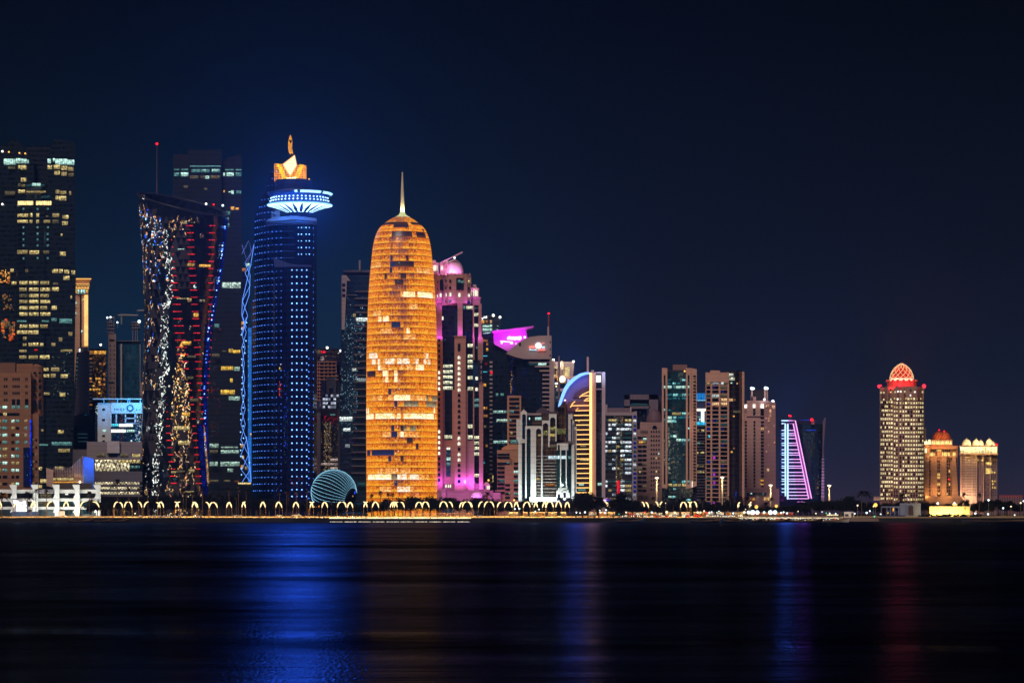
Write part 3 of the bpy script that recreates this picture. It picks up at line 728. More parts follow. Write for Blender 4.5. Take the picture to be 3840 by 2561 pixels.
def f(m):
    rh = 26.8; n = 44
    ys = [1950 - rh * k for k in range(47)]
    def pt(k, j):
        a = 2 * PI * (j + .5 * (k % 2)) / n
        u, d = math.sin(a), math.cos(a)
        top = 766 + 40 * u + 32 * d * (1 if d > 0 else 1)
        y = max(ys[k], top + 5)
        l, r = interp(TP, y)
        h = (r - l) / 2 * TY / F
        p = W((l + r) / 2, y, TY)
        return Vector((p.x + h * u, TY - h * d, p.z)), y, d, u
    for k in range(46):
        for j in range(n):
            A, ya, da, ua = pt(k, j); B = pt(k, j + 1)[0]
            C = pt(k + 1, j)[0] if k % 2 == 0 else pt(k + 1, j + 1)[0]
            D = pt(k + 1, j + 1)[0] if k % 2 == 0 else pt(k + 1, j + 2)[0]
            for tri, up in (((A, B, C), 1), ((B, D, C), 0)):
                c = (tri[0] + tri[1] + tri[2]) / 3
                if (tri[1] - tri[0]).cross(tri[2] - tri[0]).length < .4: continue
                px, py = CX + c.x * F / c.y, HY - (c.z - CH) * F / c.y
                m.face(tri, tg if da < -.05 or py < interp([(518, 760), (607, 800), (720, 816), (850, 818)], px)[0] else tmat(px, py, up))
one(t, 'facade', f)
def rim(k): 
    a = 2 * PI * k / 48; u, d = math.sin(a), math.cos(a)
    y = 766 + 40 * u + 32 * d
    l, r = interp(TP, y); h = (r - l) / 2 * TY / F; p = W((l + r) / 2, y, TY)
    return Vector((p.x + h * u, TY - h * d, p.z))
one(t, 'crown_rim', lambda m: m.tube([rim(k) for k in range(49)], .75, S(sr(60, 62, 70), .4, 0)))
one(t, 'roof', lambda m: m.face([rim(k) * .98 + Vector((rim(0).x * .02, TY * .02, rim(0).z * .02 - 7)) for k in range(48)], BLK))
red_cols = [[(847, 619, 638), (1064, 640, 667), (1250, 655, 692), (1331, 663, 706), (1385, 690, 708), (1480, 711, 722), (1600, 722, 737), (1813, 735, 757)],
            [(847, 697, 725), (1064, 712, 737), (1250, 726, 750), (1360, 733, 755), (1500, 745, 762), (1650, 755, 768), (1813, 764, 772)],
            [(847, 784, 808), (1064, 781, 799), (1280, 780, 793), (1440, 777, 784), (1500, 776, 780)]]
rl = E((1, .03, .035), 1.15, .9, .9, mull=.5)
rows = [847 + 26.8 * k for k in range(37)]
lst = []
for ci, c in enumerate(red_cols):
    for y in rows:
        a, b = interp(c, y)
        if ci == 2 and y > 1500: continue
        if ci == 0 and 1400 < y < 1420: continue
        lst.append((a, y - 1.7, b, y + 1.7, rl))
for y in rows:
    if y > 1320: a = interp([(1320, 588, 604), (1490, 607, 625), (1600, 618, 637), (1700, 630, 650), (1813, 640, 665)], y); lst.append((*a[:1], y - 1.6, a[1], y + 1.6, rl))
    if y > 1110: a = interp([(1110, 572, 579), (1300, 584, 592), (1430, 553, 559), (1640, 560, 572), (1813, 562, 580)], y); lst.append((a[0], y - 2, a[1], y + 2, rl))
    if y > 1440: a = interp([(1440, 534, 541), (1813, 523, 534)], y); lst.append((a[0], y - 2.5, a[1], y + 2.5, rl))
wins(t, tf, lst, 'led_strip', .6, .5)
fl = E(sr(255, 225, 150), .9, .9, 2.2); fl2 = E(sr(255, 190, 80), 1.2, .8, 2.2)
wins(t, tf, [(*zt.r(515, 540, 790, 590), E(sr(255, 225, 160), .6, 1, 2.4)), (*zt.r(970, 1185, 1140, 1225), fl2), (*zt.r(785, 1165, 905, 1215), E(sr(255, 200, 100), .5, 1, 2)), (*zm.r(400, 160, 855, 205), E(sr(255, 215, 140), .55, 1, 2.4)), (*zm.r(640, 150, 840, 165), fl), (*zm.r(975, 170, 1050, 205), E(sr(255, 240, 190), .35, 1)), (*zm.r(300, 790, 540, 835), E(sr(255, 205, 120), .5, 1, 2)), (*zm.r(710, 785, 850, 840), fl2), (*zm.r(885, 370, 958, 425), fl2), (*zm.r(790, 995, 920, 1025), DIM), (*zm.r(795, 1300, 880, 1340), DIM), (*zm.r(290, 1315, 390, 1350), DIM), (*zl.r(555, 300, 830, 355), fl2), (*zl.r(600, 500, 830, 555), fl), (*zl.r(830, 95, 955, 140), DIM), (*zl.r(660, 715, 820, 775), fl), (*zl.r(480, 1160, 620, 1195), WARM2), (*zl.r(815, 1130, 900, 1180), WARM2), (*zl.r(640, 1150, 760, 1180), DIM), (*zl.r(460, 1265, 640, 1290), DIMC), (*zl.r(480, 1452, 580, 1470), WARM2), (*zl.r(770, 1452, 890, 1478), WARM2), (*zl.r(160, 1140, 260, 1190), DIM), (*zl.r(580, 955, 750, 962), DIM), (*zt.r(580, 955, 750, 965), COOL)], 'window', .3, .5)
wins(t, tf, [(*zt.r(108, 270, 125, 320), AMB), (*zt.r(118, 580, 135, 640), AMB), (*zt.r(135, 870, 152, 1030), AMB), (*zt.r(150, 1480, 165, 1530), AMB), (*zm.r(150, 30, 175, 90), AMB), (*zm.r(225, 930, 262, 1040), AMB), (*zm.r(238, 510, 286, 550), E(sr(255, 140, 40), .9)), (*zt.r(165, 1190, 240, 1225), AMB2), (*zm.r(172, 640, 190, 720), WARM2), (*zm.r(178, 770, 198, 820), WARM2), (*zl.r(170, 455, 200, 535), E(sr(40, 140, 255), .8)), (*zl.r(135, 540, 240, 575), DIM), (*zm.r(150, 1430, 230, 1475), DIMC)], 'window', .3, .5)
bs_ = E(sr(22, 40, 170), .30, .9, 2, mull=.8)
def f(m):
    for pts, r in ([(848, 822), (838, 930), (828, 1020), (813, 1092), (804, 1150), (796, 1215)], 1.5), ([(785, 1215), (778, 1330), (770, 1420), (767, 1470), (771, 1550), (774, 1650), (777, 1740)], 1.5), ([(752, 1590), (757, 1680), (763, 1755), (770, 1860)], 2.2):
        m.tube([tsurf(x, y, .3) for i in range(len(pts) - 1) for x, y in [(lerp(pts[i][0], pts[i + 1][0], q / 5), lerp(pts[i][1], pts[i + 1][1], q / 5)) for q in range(6)]], r, bs_)
one(t, 'blue_light_strip', f)
m_ = MB()
for _ in range(90):
    y = U(830, 1800); x = interp([(822, 846), (1020, 827), (1150, 804), (1240, 782), (1420, 769), (1550, 771), (1800, 766)], y)[0] + U(-4, 4)
    m_.ball(tsurf(x, y, 1.5), U(.3, .75), pick((1, E(sr(70, 120, 255), 3, 0)), (1, E(sr(150, 190, 255), 3, 0))), 6, 4)
m_.build('blue_lamp', t, kind='stuff')
one(t, 'gold_edge', lambda m: m.tube([tsurf(x, y, .3) for x, y in ((766, 1600), (769, 1655), (772, 1710), (777, 1760), (781, 1812))], [.4, .8, 1, 1, .8], E(sr(255, 190, 110), .6, 1, 1.5)))
one(t, 'roof_lamp', lambda m: (bulb(m, *zt.p(148, 210), 2296, 1.0, LAMPW), bulb(m, *zt.p(1070, 295), 2285, .9, LAMPW), bulb(m, *zt.p(1180, 305), 2285, .6, LAMPR), bulb(m, *zt.p(1315, 318), 2300, .9, LAMPC)))
o = T('radio_mast', 'thin lattice mast with a red lamp above the flared tower', 'mast', 588, 2330)
one(o, 'mast', lambda m: m.tube([W(588.5, y, 2330) for y in (760, 700, 640, 545)], [.8, .8, .5, .3], S(sr(90, 80, 85), .5, 0)))
one(o, 'lamp', lambda m: bulb(m, 588.5, 540, 2330, .95, LAMPR))
# -- dark tower with notched shoulders behind it
t = T('notched_tower', 'dark square tower with slanted corner notches and cyan top windows', 'skyscraper', 780, 2620)
GN = G((.010, .015, .022), (.02, .028, .037), 4.1, 1.8, .4, .5, .8, .15)
def f(m):
    m.box(706, 562, 831, 1945, 2596, 2640, GN)
    m.poly([z3.p(*q) for q in ((348, 212), (350, 205), (465, 290), (468, 250), (468, 3100), (348, 3100))], 2602, 2640, GN)
    m.poly([z3.p(*q) for q in ((725, 290), (770, 230), (880, 203), (880, 3100), (725, 3100))], 2601, 2640, GN)
    m.poly([z3.p(*q) for q in ((352, 203), (468, 208), (468, 290))], 2606, 2636, S(sr(32, 30, 36), .4, 0))
    m.poly([z3.p(*q) for q in ((725, 640), (780, 600), (880, 655), (888, 3100), (720, 3100))], 2590, 2600, GN)
one(t, 'wall', f)
wf = flat(2595.5); wq = flat(2600.5)
C_ = lambda l, mt: [(*z3.r(*q), mt) for q in l]
D_ = lambda l, mt: [(*z4.r(*q), mt) for q in l]
wins(t, wf, C_([(478, 292, 718, 304), (490, 320, 560, 346), (565, 320, 632, 346), (645, 318, 712, 346)], COOL2) + C_([(650, 320, 700, 338), (598, 370, 628, 395), (575, 322, 600, 334)], COOL) + C_([(480, 368, 545, 395), (560, 368, 596, 395), (640, 368, 710, 395), (588, 465, 612, 482), (430, 445, 462, 465)], DIM))
wins(t, wq, C_([(356, 318, 396, 330), (412, 318, 466, 330), (752, 320, 818, 332), (832, 320, 878, 332), (356, 346, 396, 375), (832, 346, 878, 376), (838, 484, 856, 510), (860, 486, 876, 512)], COOL2) + C_([(410, 345, 466, 375), (762, 345, 818, 375), (736, 348, 752, 374), (776, 492, 796, 500), (798, 484, 818, 512)], COOL) + C_([(738, 484, 750, 500)], AMB))
wins(t, flat(2589.5), C_([(728, 1195, 872, 1240)], E(sr(225, 255, 240), 1.0, .9, 2)) + C_([(735, 645, 790, 675), (762, 692, 780, 722), (756, 738, 785, 770)], COOL2) + C_([(795, 610, 822, 635), (832, 618, 858, 635)], AMB) + C_([(668, 1515, 705, 1545)], COOL2) +
     D_([(780, 222, 812, 252), (814, 232, 868, 258), (790, 452, 810, 482), (720, 358, 815, 388), (718, 540, 826, 575)], E(sr(255, 205, 80), 1.1, .8, 1.6)) + D_([(820, 362, 864, 394), (780, 590, 866, 622), (718, 1005, 858, 1032), (720, 978, 850, 990), (716, 1095, 862, 1130), (770, 1148, 814, 1175), (632, 955, 700, 988), (632, 1095, 694, 1128)], E(sr(195, 235, 215), .75, .9, 1.6)) + D_([(726, 236, 760, 246), (632, 1005, 694, 1028), (630, 1236, 700, 1250), (740, 1236, 790, 1250), (650, 262, 708, 285)], DIM) + D_([(822, 1240, 860, 1258)], E(sr(200, 120, 60), .2)))
glints(t, flat(2589.5), z4.r(640, 0, 715, 900), 150, [DIMC, DIM, RED, COOL2, E(sr(230, 30, 60), .5)], (.8, 2.4))
# -- blue lattice tower
t = T('lattice_tower', 'slim tower wrapped in crossing blue neon diagonals', 'skyscraper', 930, 2490)
one(t, 'wall', lambda m: (m.box(908, 1000, 930, 1812, 2486, 2500, G((.008, .012, .03), (.02, .025, .06))), m.poly([z4.p(*q) for q in ((905, 305), (962, 305), (962, 0), (915, -120), (962, -120), (962, 1240), (880, 1240), (880, 700))], 2488, 2502, S(sr(60, 120, 210), .5, 0)) if False else m.box(*z4.r(898, 60, 962, 1250), 2489, 2502, E(sr(40, 115, 205), 1.0, .35, 6, mull=1))))
one(t, 'base', lambda m: m.box(*z4.r(850, 1258, 955, 1560), 2484, 2502, DARK2)); one(t, 'lit_canopy', lambda m: m.box(*z4.r(852, 1257, 952, 1270), 2480, 2484, E(sr(255, 225, 150), 1.2)))
wins(t, flat(2488.5), cells(z4.r(900, 190, 935, 790), 1, 16, .8, .5, lambda i, j: pick((2, E(sr(150, 225, 255), .9)), (1, None))))
nb = E(sr(95, 150, 255), 1.7, 0); nb2 = E(sr(120, 130, 230), .8, 0)
def zz(pts, mt, r=.24):
    return lambda m: m.tube([W(x, y, 2484) for x, y in pts], r, mt, 5)
A1 = [z3.p(*q) for q in ((882, 930), (905, 1045), (940, 1130), (915, 1210), (945, 1215), (880, 1370), (915, 1450), (885, 1540))] 
for pts, mt in (([z3.p(*q) for q in ((880, 975), (935, 872), (955, 960), (905, 1045))], nb2), ([z3.p(*q) for q in ((882, 905), (925, 1050), (980, 885))], nb2), ([z3.p(*q) for q in ((978, 885), (950, 1055), (885, 1330), (880, 1440), (915, 1545))], nb), ([z3.p(*q) for q in ((905, 1045), (945, 1140), (938, 1290), (880, 1460))], nb), ([z3.p(*q) for q in ((955, 1055), (905, 1120), (945, 1215), (885, 1340), (925, 1450), (885, 1600))], nb)): one(t, 'neon_diagonal', zz(pts, mt))
ed = lambda y: interp([(0, 884, 918), (130, 876, 915), (300, 880, 900), (470, 884, 905), (620, 874, 908), (800, 872, 908), (900, 870, 915), (1050, 872, 935), (1255, 880, 953)], y)
for ph in (0, 1):
    pts = []
    for k in range(12):
        y = -20 + 118 * k
        l, r = ed(y)
        pts.append(z4.p((l + 2, r - 2)[(k + ph) % 2], min(y, 1255)))
    one(t, 'neon_diagonal', zz(pts, nb, .22))
one(t, 'neon_edge', zz([z4.p(ed(y)[1], y) for y in range(900, 1256, 50)], nb, .3))
m_ = MB()
for k in range(26):
    y = 20 + 47 * k; l, r = ed(y); m_.ball(W(*z4.p(random.choice((l, r, (l + r) / 2)), y), 2483), .6, E(sr(130, 190, 255), 2.5, 0), 6, 4)
m_.build('node_lamp', t, kind='stuff')
wins(t, flat(2485), [(*z4.r(x, y, x + 18, y + 26), m2) for x, y, m2 in ((878, 12, AMB), (878, 52, AMB), (872, 960, AMB), (880, 1048, WARM), (872, 1122, AMB), (905, 1132, WARM2), (945, 875, WARM))] + [(*z3.r(882, 1085, 912, 1112), AMB2), (*z3.r(915, 1048, 940, 1072), COOL)])
# -- blue LED tower with disc
t = T('blue_led_tower', 'curved dark blue tower dotted with blue lamps carrying a round disc restaurant', 'skyscraper', 1080, 2400)
BY = 2384
plan = [(943, 2428), (953, 2419), (960, 2413), (970, 2407), (985, 2401), (1000, 2396), (1020, 2391), (1040, 2387.5), (1060, 2385), (1080, 2384), (1174, 2384), (1188, 2432)]
NB = G((.003, .005, .028), (.005, .008, .050), 5.45, 2.3, .32, .2, .8, .25); NB2 = G((.003, .006, .042), (.006, .010, .070), 5.45, 2.2, .35, .2, .8, .25)
def f(m):
    m.prism(plan[:1] + [(953, 2419)] + plan[2:] + [(960, 2440)], 1108, 1945, BY, NB)
    m.prism([(953, 2419.5)] + plan[2:] + [(962, 2440)], 822, 1108, BY, NB)
    m.poly([(953, 830), (958, 800), (972, 775), (980, 745), (995, 720), (1003, 690), (1015, 648), (1031, 655), (1040, 840), (960, 840)], 2421, 2445, NB)
one(t, 'wall', f)
def f(m):
    m.prism([(1025, 2384), (1030, 2379), (1075, 2375), (1174, 2375), (1174, 2384)], 1001, 1945, 2375, NB2)
    m.poly([(1025, 966), (1032, 968), (1083, 988), (1120, 994), (1163, 994), (1172, 1003), (1030, 1001)], 2376, 2384, S(sr(50, 70, 140), .4, 0))
one(t, 'front_slab', f)
dsmall = E(sr(70, 130, 255), 2.6, 0); dbig = E(sr(110, 175, 255), 3.2, 0)
def pY(px):
    for (xa, ya), (xb, yb) in zip(plan, plan[1:]):
        if xa <= px <= xb: return lerp(ya, yb, (px - xa) / (xb - xa))
    return 2384
dots = []
sil = [(640, 1016), (690, 1004), (720, 996), (745, 981), (775, 973), (800, 960), (830, 955), (1105, 954), (1110, 946)]
colsL = [950, 957, 965, 974, 982, 993, 1006, 1020.6, 1036, 1054, 1073]
for k in range(50):
    yr = 642 + 24.93 * k
    for px in colsL:
        Y = pY(px); py = yr + (HY - yr) * (Y - 2384) / 2384
        if py > 1862 or px < interp(sil, py)[0] + 2: continue
        if py < 826 and px > 1036: continue
        if yr > 1001 and px > 1025: Y = 2377; 
        if px > 1060 and py < 1001: continue
        dots.append((.34, W(px, py, Y - .8), dsmall))
for k in range(36):
    y = 1013 + 24.93 * k
    if y > 1866: break
    for px in (1095, 1113, 1132, 1150): dots.append((.62, W(px, y, 2374), dbig))
    if k > 12: dots.append((.45, W(1158, y + 7, 2374.4), dsmall))
    dots.append((.35, W(1175, y + 8, 2380), dsmall))
for k in range(6):
    y = 829 + 24.93 * k
    for px in (1119, 1130.5, 1148, 1160): dots.append((.55, W(px, y, 2383), dbig))
    dots.append((.4, W(1175, y + 2, 2386), dsmall))
dvar = {dsmall: [E(sr(70, 130, 255), s_, 0) for s_ in (3.4, 2.8, 2.0, 1.2)], dbig: [E(sr(110, 175, 255), s_, 0) for s_ in (3.2, 2.4, 1.7, 3.6)]}
dots = [(r, p, random.choice(dvar[mt])) for r, p, mt in dots]
dots.sort(key=lambda d: -d[0])
for r, p, mt in dots[:100]: one(t, 'led_lamp', lambda m: m.ball(p, r, mt, 8, 5))
m_ = MB()
for r, p, mt in dots[100:]: m_.ball(p, r, mt, 6, 4)
m_.build('led_lamp', t, kind='stuff')
ln = E(sr(60, 110, 200), .35, 0)
one(t, 'light_line', lambda m: [m.tube([W(px, 640 + 9 + 24.93 * k + (HY - 640 - 24.93 * k) * (pY(px) - 2384) / 2384 - 6, pY(px) - .6) for px in (1030, 1045, 1060, 1080, 1104)], .16, ln, 4) for k in range(8, 14)] + [m.tube([W(px, 646 + 24.93 * k + (HY - 642 - 24.93 * k) * (pY(px) - 2384) / 2384 - 5, pY(px) - .5) for px in (958, 974, 993, 1015)], .12, ln, 4) for k in range(14, 47)])
fq = Fac(943, 2428, 1020, 2391); fb = flat(2374.8)
glints(t, fq, (952, 1150, 976, 1850), 90, [DIMC, COOL2, COOL], (1, 6)); glints(t, fq, (985, 1180, 1018, 1860), 60, [DIMC, DIM, COOL2], (1, 5))
glints(t, fb, (1030, 1040, 1050, 1860), 60, [DIM, DIMC, BLUE2], (1, 5)); glints(t, fb, (1062, 1380, 1082, 1740), 90, [BLUE2, BLUE, DIMC], (1.5, 7)); glints(t, fb, (1085, 1790, 1135, 1870), 50, [COOL2, RED, MAG, DIMC], (.8, 2)); glints(t, fb, (1048, 1360, 1054, 1388), 5, [E(sr(255, 215, 40), 1.2)], (3, 6)); glints(t, fb, (1047, 1430, 1053, 1495), 9, [E(sr(255, 80, 30), 1.1)], (3, 8)); glints(t, fq, (954, 1600, 962, 1665), 7, [MAG], (2, 5))
wins(t, fq, cells((946, 1800, 985, 1860), 4, 3, .8, .5, lambda i, j: pick((2, DIMC), (1, COOL2), (1, None))))
DK = S(sr(95, 130, 180), .5, 0, .1)
one(t, 'deck', lambda m: (m.poly([z5.p(*q) for q in ((240, 722), (300, 690), (470, 680), (635, 700), (632, 722), (470, 708), (300, 722))], 2366, 2400, DK), m.box(*z5.r(250, 712, 610, 735), 2371, 2400, DK)))
def f(m):
    m.box(*z5.r(285, 655, 300, 700), 2372, 2378, DK); m.box(*z5.r(310, 640, 350, 690), 2374, 2382, DK); m.bar(*z5.p(283, 655), *z5.p(330, 672), 2371, .8, DK)
one(t, 'cleaning_cradle', f)
dc = W(1124, 0, 2396); zc = lambda y: W(0, y, 2396).z; pm = lambda r: r * 2396 / F
def ring(prof, mat, fn=None, seg=72): 
    return lambda m: m.lathe([(pm(r), zc(y)) for r, y in prof], (dc.x, dc.y), mat, seg, fn=fn, cap=False)
one(t, 'neck', ring([(47, 830), (47, 800)], G((.01, .02, .1), (.05, .1, .4), 30, 1.6, .02)))
DISC = E((.42, .75, 1), 3.2, .3, 6, True, 1); DISB = S(sr(20, 60, 130), .4, 0)
def f(m):
    seg = 20
    for k in range(seg):
        a0, a1 = 2 * PI * (k + .5) / seg, 2 * PI * (k + 1.5) / seg
        for (r0, y0, s0), (r1, y1, s1) in (((122, 772.5, .97), (100, 778, .80)), ((100, 778, .80), (70, 789, .38)), ((70, 789, .38), (47, 799, .42))):
            for s_ in range(1):
                mid_ = (a0 + a1) / 2; h = (a1 - a0) / 2
                def q(r, y, a): return (dc.x + pm(r) * math.sin(a), dc.y - pm(r) * math.cos(a), zc(y))
                m.face([q(r1, y1, mid_ - h * s1), q(r1, y1, mid_ + h * s1), q(r0, y0, mid_ + h * s0), q(r0, y0, mid_ - h * s0)], DISC)
                m.face([q(r1, y1, mid_ + h * s1), q(r1, y1, mid_ - h * s1 + 2 * h), q(r0, y0, mid_ - h * s0 + 2 * h), q(r0, y0, mid_ + h * s0)], DISB)
one(t, 'disc_underside', f)
one(t, 'disc_rim', ring([(122, 772.4), (123.5, 770), (121, 768)], E((.25, .6, 1), 1.6, 0)))
one(t, 'disc_window_band', ring([(121, 768), (110, 759), (106, 748), (108, 740), (116, 733)], S(sr(25, 80, 200), .4, 0, .1)))
one(t, 'disc_light_ring', ring([(116, 734), (122, 730.5), (124, 728), (118, 725)], None, lambda i, j: E((.35, .75, 1), 2.2, 0) if (j < 26 or j > 70) and j % 9 else S(sr(25, 60, 150), .4, 0)))
one(t, 'disc_roof', ring([(118, 725), (90, 718), (68, 714), (10, 712)], S(sr(45, 60, 110), .5, 0)))
bl = E((.45, .78, 1), 3, 0)
for k in range(-10, 11):
    a = PI * k / 22
    for y, r in ((746, 108.5), (757, 111)):
        one(t, 'disc_lamp', lambda m: m.ball((dc.x + pm(r) * math.sin(a), dc.y - pm(r) * math.cos(a) - .2, zc(y)), .66 if abs(k) < 8 else .5, bl, 8, 5))
flood(t, 1124, 815, 2352, (.06, .3, 1), 9000); flood(t, 1060, 815, 2356, (.1, .4, 1), 5000); flood(t, 1150, 722, 2374, (.06, .22, 1), 2500); flood(t, 1090, 722, 2374, (.06, .22, 1), 2000)
[added_beam(t, x, 772, 2352, (.04, .19, 1), p_, r_) for x, p_, r_ in ((1040, .2e6, 9), (1120, .55e6, 11), (1200, .2e6, 9))]; added_beam(t, 1124, 768, 2364, (.06, .34, 1), .3e6, 4, 128)
one(t, 'drum', lambda m: m.lathe([(pm(70), zc(720)), (pm(70), zc(676)), (pm(66), zc(674))], (W(1101, 0, 2402).x, 2402), G((.01, .016, .06), (.02, .03, .10), 5, 3, .15, .6, .8, .1), 40))
sg_ = E(sr(255, 110, 90), 1.3, 0)
def f(m):
    x = 1062
    for k in range(11):
        h = (5, 2.5, 3, 8, 3, 2.5, 4, 3, 2.5, 3, 2)[k]; xx = 1060 + 4.4 * k
        m.tube([W(xx, 717 - k * .25, 2379), W(xx + 2, 717 - h - k * .25, 2379), W(xx + 4.2, 716 - k * .25, 2379)], .2, sg_, 4)
one(t, 'sign_script', f)
GO = E(sr(255, 160, 35), 1.25, .4, 2, mull=.9); GO2 = E(sr(255, 195, 20), 1.6, .4, 2, mull=.9); GOD = S(sr(150, 80, 60), .6, 0)
def f(m):
    xs = [1030, 1038, 1047, 1056, 1066, 1076, 1086, 1096, 1106, 1116, 1125, 1131, 1138, 1143, 1147.5]
    tp = lambda x: 616 + (x - 1030) * .06
    bt = lambda x: 679 - (x - 1030) * .055
    for x in xs: m.bar(x, tp(x), x, bt(x), 2398, .34, GO, 4)
    for q in range(8): m.bar(1030, lerp(616, 679, q / 7), 1147.5, lerp(623, 673, q / 7), 2398, .38, GO, 4)
    for a, b in ((1042, 1066), (1050, 1074), (1128, 1104), (1136, 1112)): m.bar(a, 618, b, 676, 2397.2, .9, GO2, 4)
one(t, 'gold_lattice', f)
one(t, 'gold_box', lambda m: m.poly([(1030, 616), (1147.5, 623), (1147.5, 673), (1030, 679)], 2399.5, 2415, E(sr(235, 110, 25), .5, 1.1, 3, mull=.8)))
one(t, 'base_lamp', lambda m: (m.tube([W(1044, 677, 2396), W(1062, 674, 2396)], .9, E((1, .75, .25), 4, 0)), m.tube([W(1074, 673, 2396), W(1110, 669.5, 2396)], 1.1, E((1, .8, .3), 4, 0)), bulb(m, *zd.p(1085, 492), 2392, .6, LAMPO)))
one(t, 'diamond', lambda m: m.poly([z5.p(*q) for q in ((372, 282), (418, 244), (465, 212), (474, 250), (481, 292), (455, 335), (430, 375), (400, 330))], 2390, 2396, E((1, .82, .48), 1.6, .12, 8, mull=1)))
one(t, 'diamond_edge', lambda m: m.tube([W(*z5.p(*q), 2389.5) for q in ((430, 375), (372, 282), (465, 211), (481, 292), (430, 375))], .35, E(sr(255, 160, 30), 1.4, 0)))
def f(m):
    m.poly([z5.p(*q) for q in ((431, 50), (440, 72), (446, 105), (444, 135), (446, 165), (452, 203), (440, 195), (432, 205), (420, 185), (414, 150), (415, 110), (422, 75))], 2391, 2396, E(sr(255, 170, 40), 1.0, .5, 30, mull=1))
one(t, 'flame_spire', f)
one(t, 'spire_grille', lambda m: m.poly([z5.p(*q) for q in ((421, 98), (444, 96), (441, 112), (432, 122), (424, 110))], 2390, 2391, S(sr(60, 35, 20), .6, 0)))
one(t, 'spire_stem', lambda m: m.poly([z5.p(*q) for q in ((432, 205), (440, 196), (452, 205), (440, 220), (424, 235))], 2391, 2396, BLK))
# -- slim gold-edged tower right of the LED tower
t = T('gold_edge_tower', 'narrow stone tower with one glowing gold edge behind the blue dotted tower', 'building', 1185, 2580)
def f(m):
    m.box(1160, 1260, 1178, 1950, 2562, 2580, TAN2); m.box(*z6.r(590, 625, 640, 1550), 2558, 2578, BEIGE); m.box(*z6.r(632, 710, 668, 1550), 2556, 2580, PINK)
one(t, 'wall', f)
one(t, 'lit_edge', lambda m: (m.box(*z6.r(598, 125, 612, 390), 2560, 2561, E(sr(255, 205, 120), 1.1, .6, 9, mull=1)), m.box(*z6.r(598, 640, 614, 1080), 2556, 2557, E(sr(255, 210, 110), 1.4, .4, 9, mull=1)), m.box(*z6.r(598, 1080, 626, 1210), 2555, 2556, AMB2)))
wins(t, flat(2556), [(*z6.r(610, 1178, 624, 1196), WARM)] + [(*z6.r(621, y, 629, y + 18), DARK) for y in range(650, 1000, 34)])
# -- brown tower with bare concrete frame
t = T('concrete_frame_tower', 'round-topped unfinished tower with a bare brown concrete frame', 'building', 1222, 2670)
FR = S(sr(215, 150, 115), .8, 0)
def f(m):
    m.box(*z6.r(618, 320, 785, 1300), 2662, 2690, DARK2); c = W(z6.p(695, 0)[0], 0, 2675)
    m.lathe([(15.5, W(0, 1370, 2675).z), (15.5, W(0, 1322, 2675).z), (13, W(0, 1321, 2675).z), (12.6, W(0, 1308, 2675).z), (6, W(0, 1306, 2675).z)], (c.x, c.y), G((.02, .02, .03), (.09, .06, .05), 4, 2, .3), 24)
    m.box(*z6.r(762, 250, 825, 1300), 2680, 2700, G((.03, .04, .06), (.05, .06, .08)))
one(t, 'wall', f)
def f(m):
    for y in range(322, 620, 27): m.box(*z6.r(614, y, 788 + (14 if y > 420 else 0), y + 5), 2654, 2664, FR)
    for x in (616, 640, 655, 690, 720, 750, 782): m.box(*z6.r(x, 322, x + 5, 900), 2655, 2660, FR)
one(t, 'frame', f)
wins(t, flat(2654), [(*z6.r(666, 240, 676, 254), RED), (*z6.r(682, 240, 700, 256), RED), (*z6.r(690, 242, 703, 252), RED), (*z6.r(618, 230, 634, 262), AMB2), (*z6.r(640, 232, 662, 262), DIM)])
glints(t, flat(2653), z6.r(616, 265, 790, 620), 40, [WARM2, DIM, WARM], (.8, 1.6))
one(t, 'roof_lamp', lambda m: (bulb(m, *z6.p(716, 215), 2655, 1.2, LAMPW), bulb(m, *z6.p(820, 238), 2670, 1.1, LAMPW)))
# -- grey office with golden shimmer
t = T('stepped_office', 'grey office with a notched pale head and a golden shimmering glass front', 'building', 1235, 2520)
def f(m):
    m.poly([z6.p(*q) for q in ((710, 442), (783, 442), (783, 590), (764, 590), (764, 520), (730, 520), (730, 575), (710, 575))], 2500, 2512, PALE)
    m.box(*z6.r(668, 475, 815, 735), 2506, 2530, GREY2); m.box(*z6.r(636, 625, 670, 710), 2503, 2530, GREY)
    m.box(*z6.r(664, 735, 808, 1550), 2502, 2530, G((.03, .025, .025), (.06, .05, .05))); m.box(*z6.r(797, 690, 815, 1550), 2499, 2520, GREY)
    m.box(*z6.r(664, 682, 808, 740), 2501, 2520, S(sr(120, 105, 105)))
one(t, 'wall', f)
rs = []
for k, y in enumerate((576, 604, 635, 664)): rs += cells(z6.r(680, y, 806, y + 19), 6, 1, .86, 1, lambda i, j: pick((3, E(sr(225, 235, 255), .9, .8)), (2, E(sr(200, 215, 240), .35)), (1, DARK)))
rs += [(*z6.r(740, 728, 778, 738), COOL2)] + [(*z6.r(y, 1072 + k * 33, 800, 1090 + k * 33), E(sr(255, 225, 210), .5, .9)) for k, y in enumerate((740, 668, 740))]
wins(t, flat(2500.5), rs)
gw = [E(sr(255, 235, 180), 1.2, 0), E(sr(255, 205, 130), .8, 0), E(sr(255, 190, 120), .3, 0)]
glints(t, flat(2501), z6.r(690, 785, 745, 1185), 240, gw, (.9, 2.4)); glints(t, flat(2501), z6.r(668, 790, 800, 1180), 200, gw, (.6, 1.8)); glints(t, flat(2500.6), z6.r(690, 742, 806, 778), 60, [RED, E(sr(255, 60, 50), .7)], (.9, 2)); glints(t, flat(2501), z6.r(700, 775, 800, 805), 16, [RED], (.7, 1.4)); glints(t, flat(2502.5), z6.r(638, 630, 680, 720), 22, [COOL2, WHITE, BLUE], (.9, 1.8))
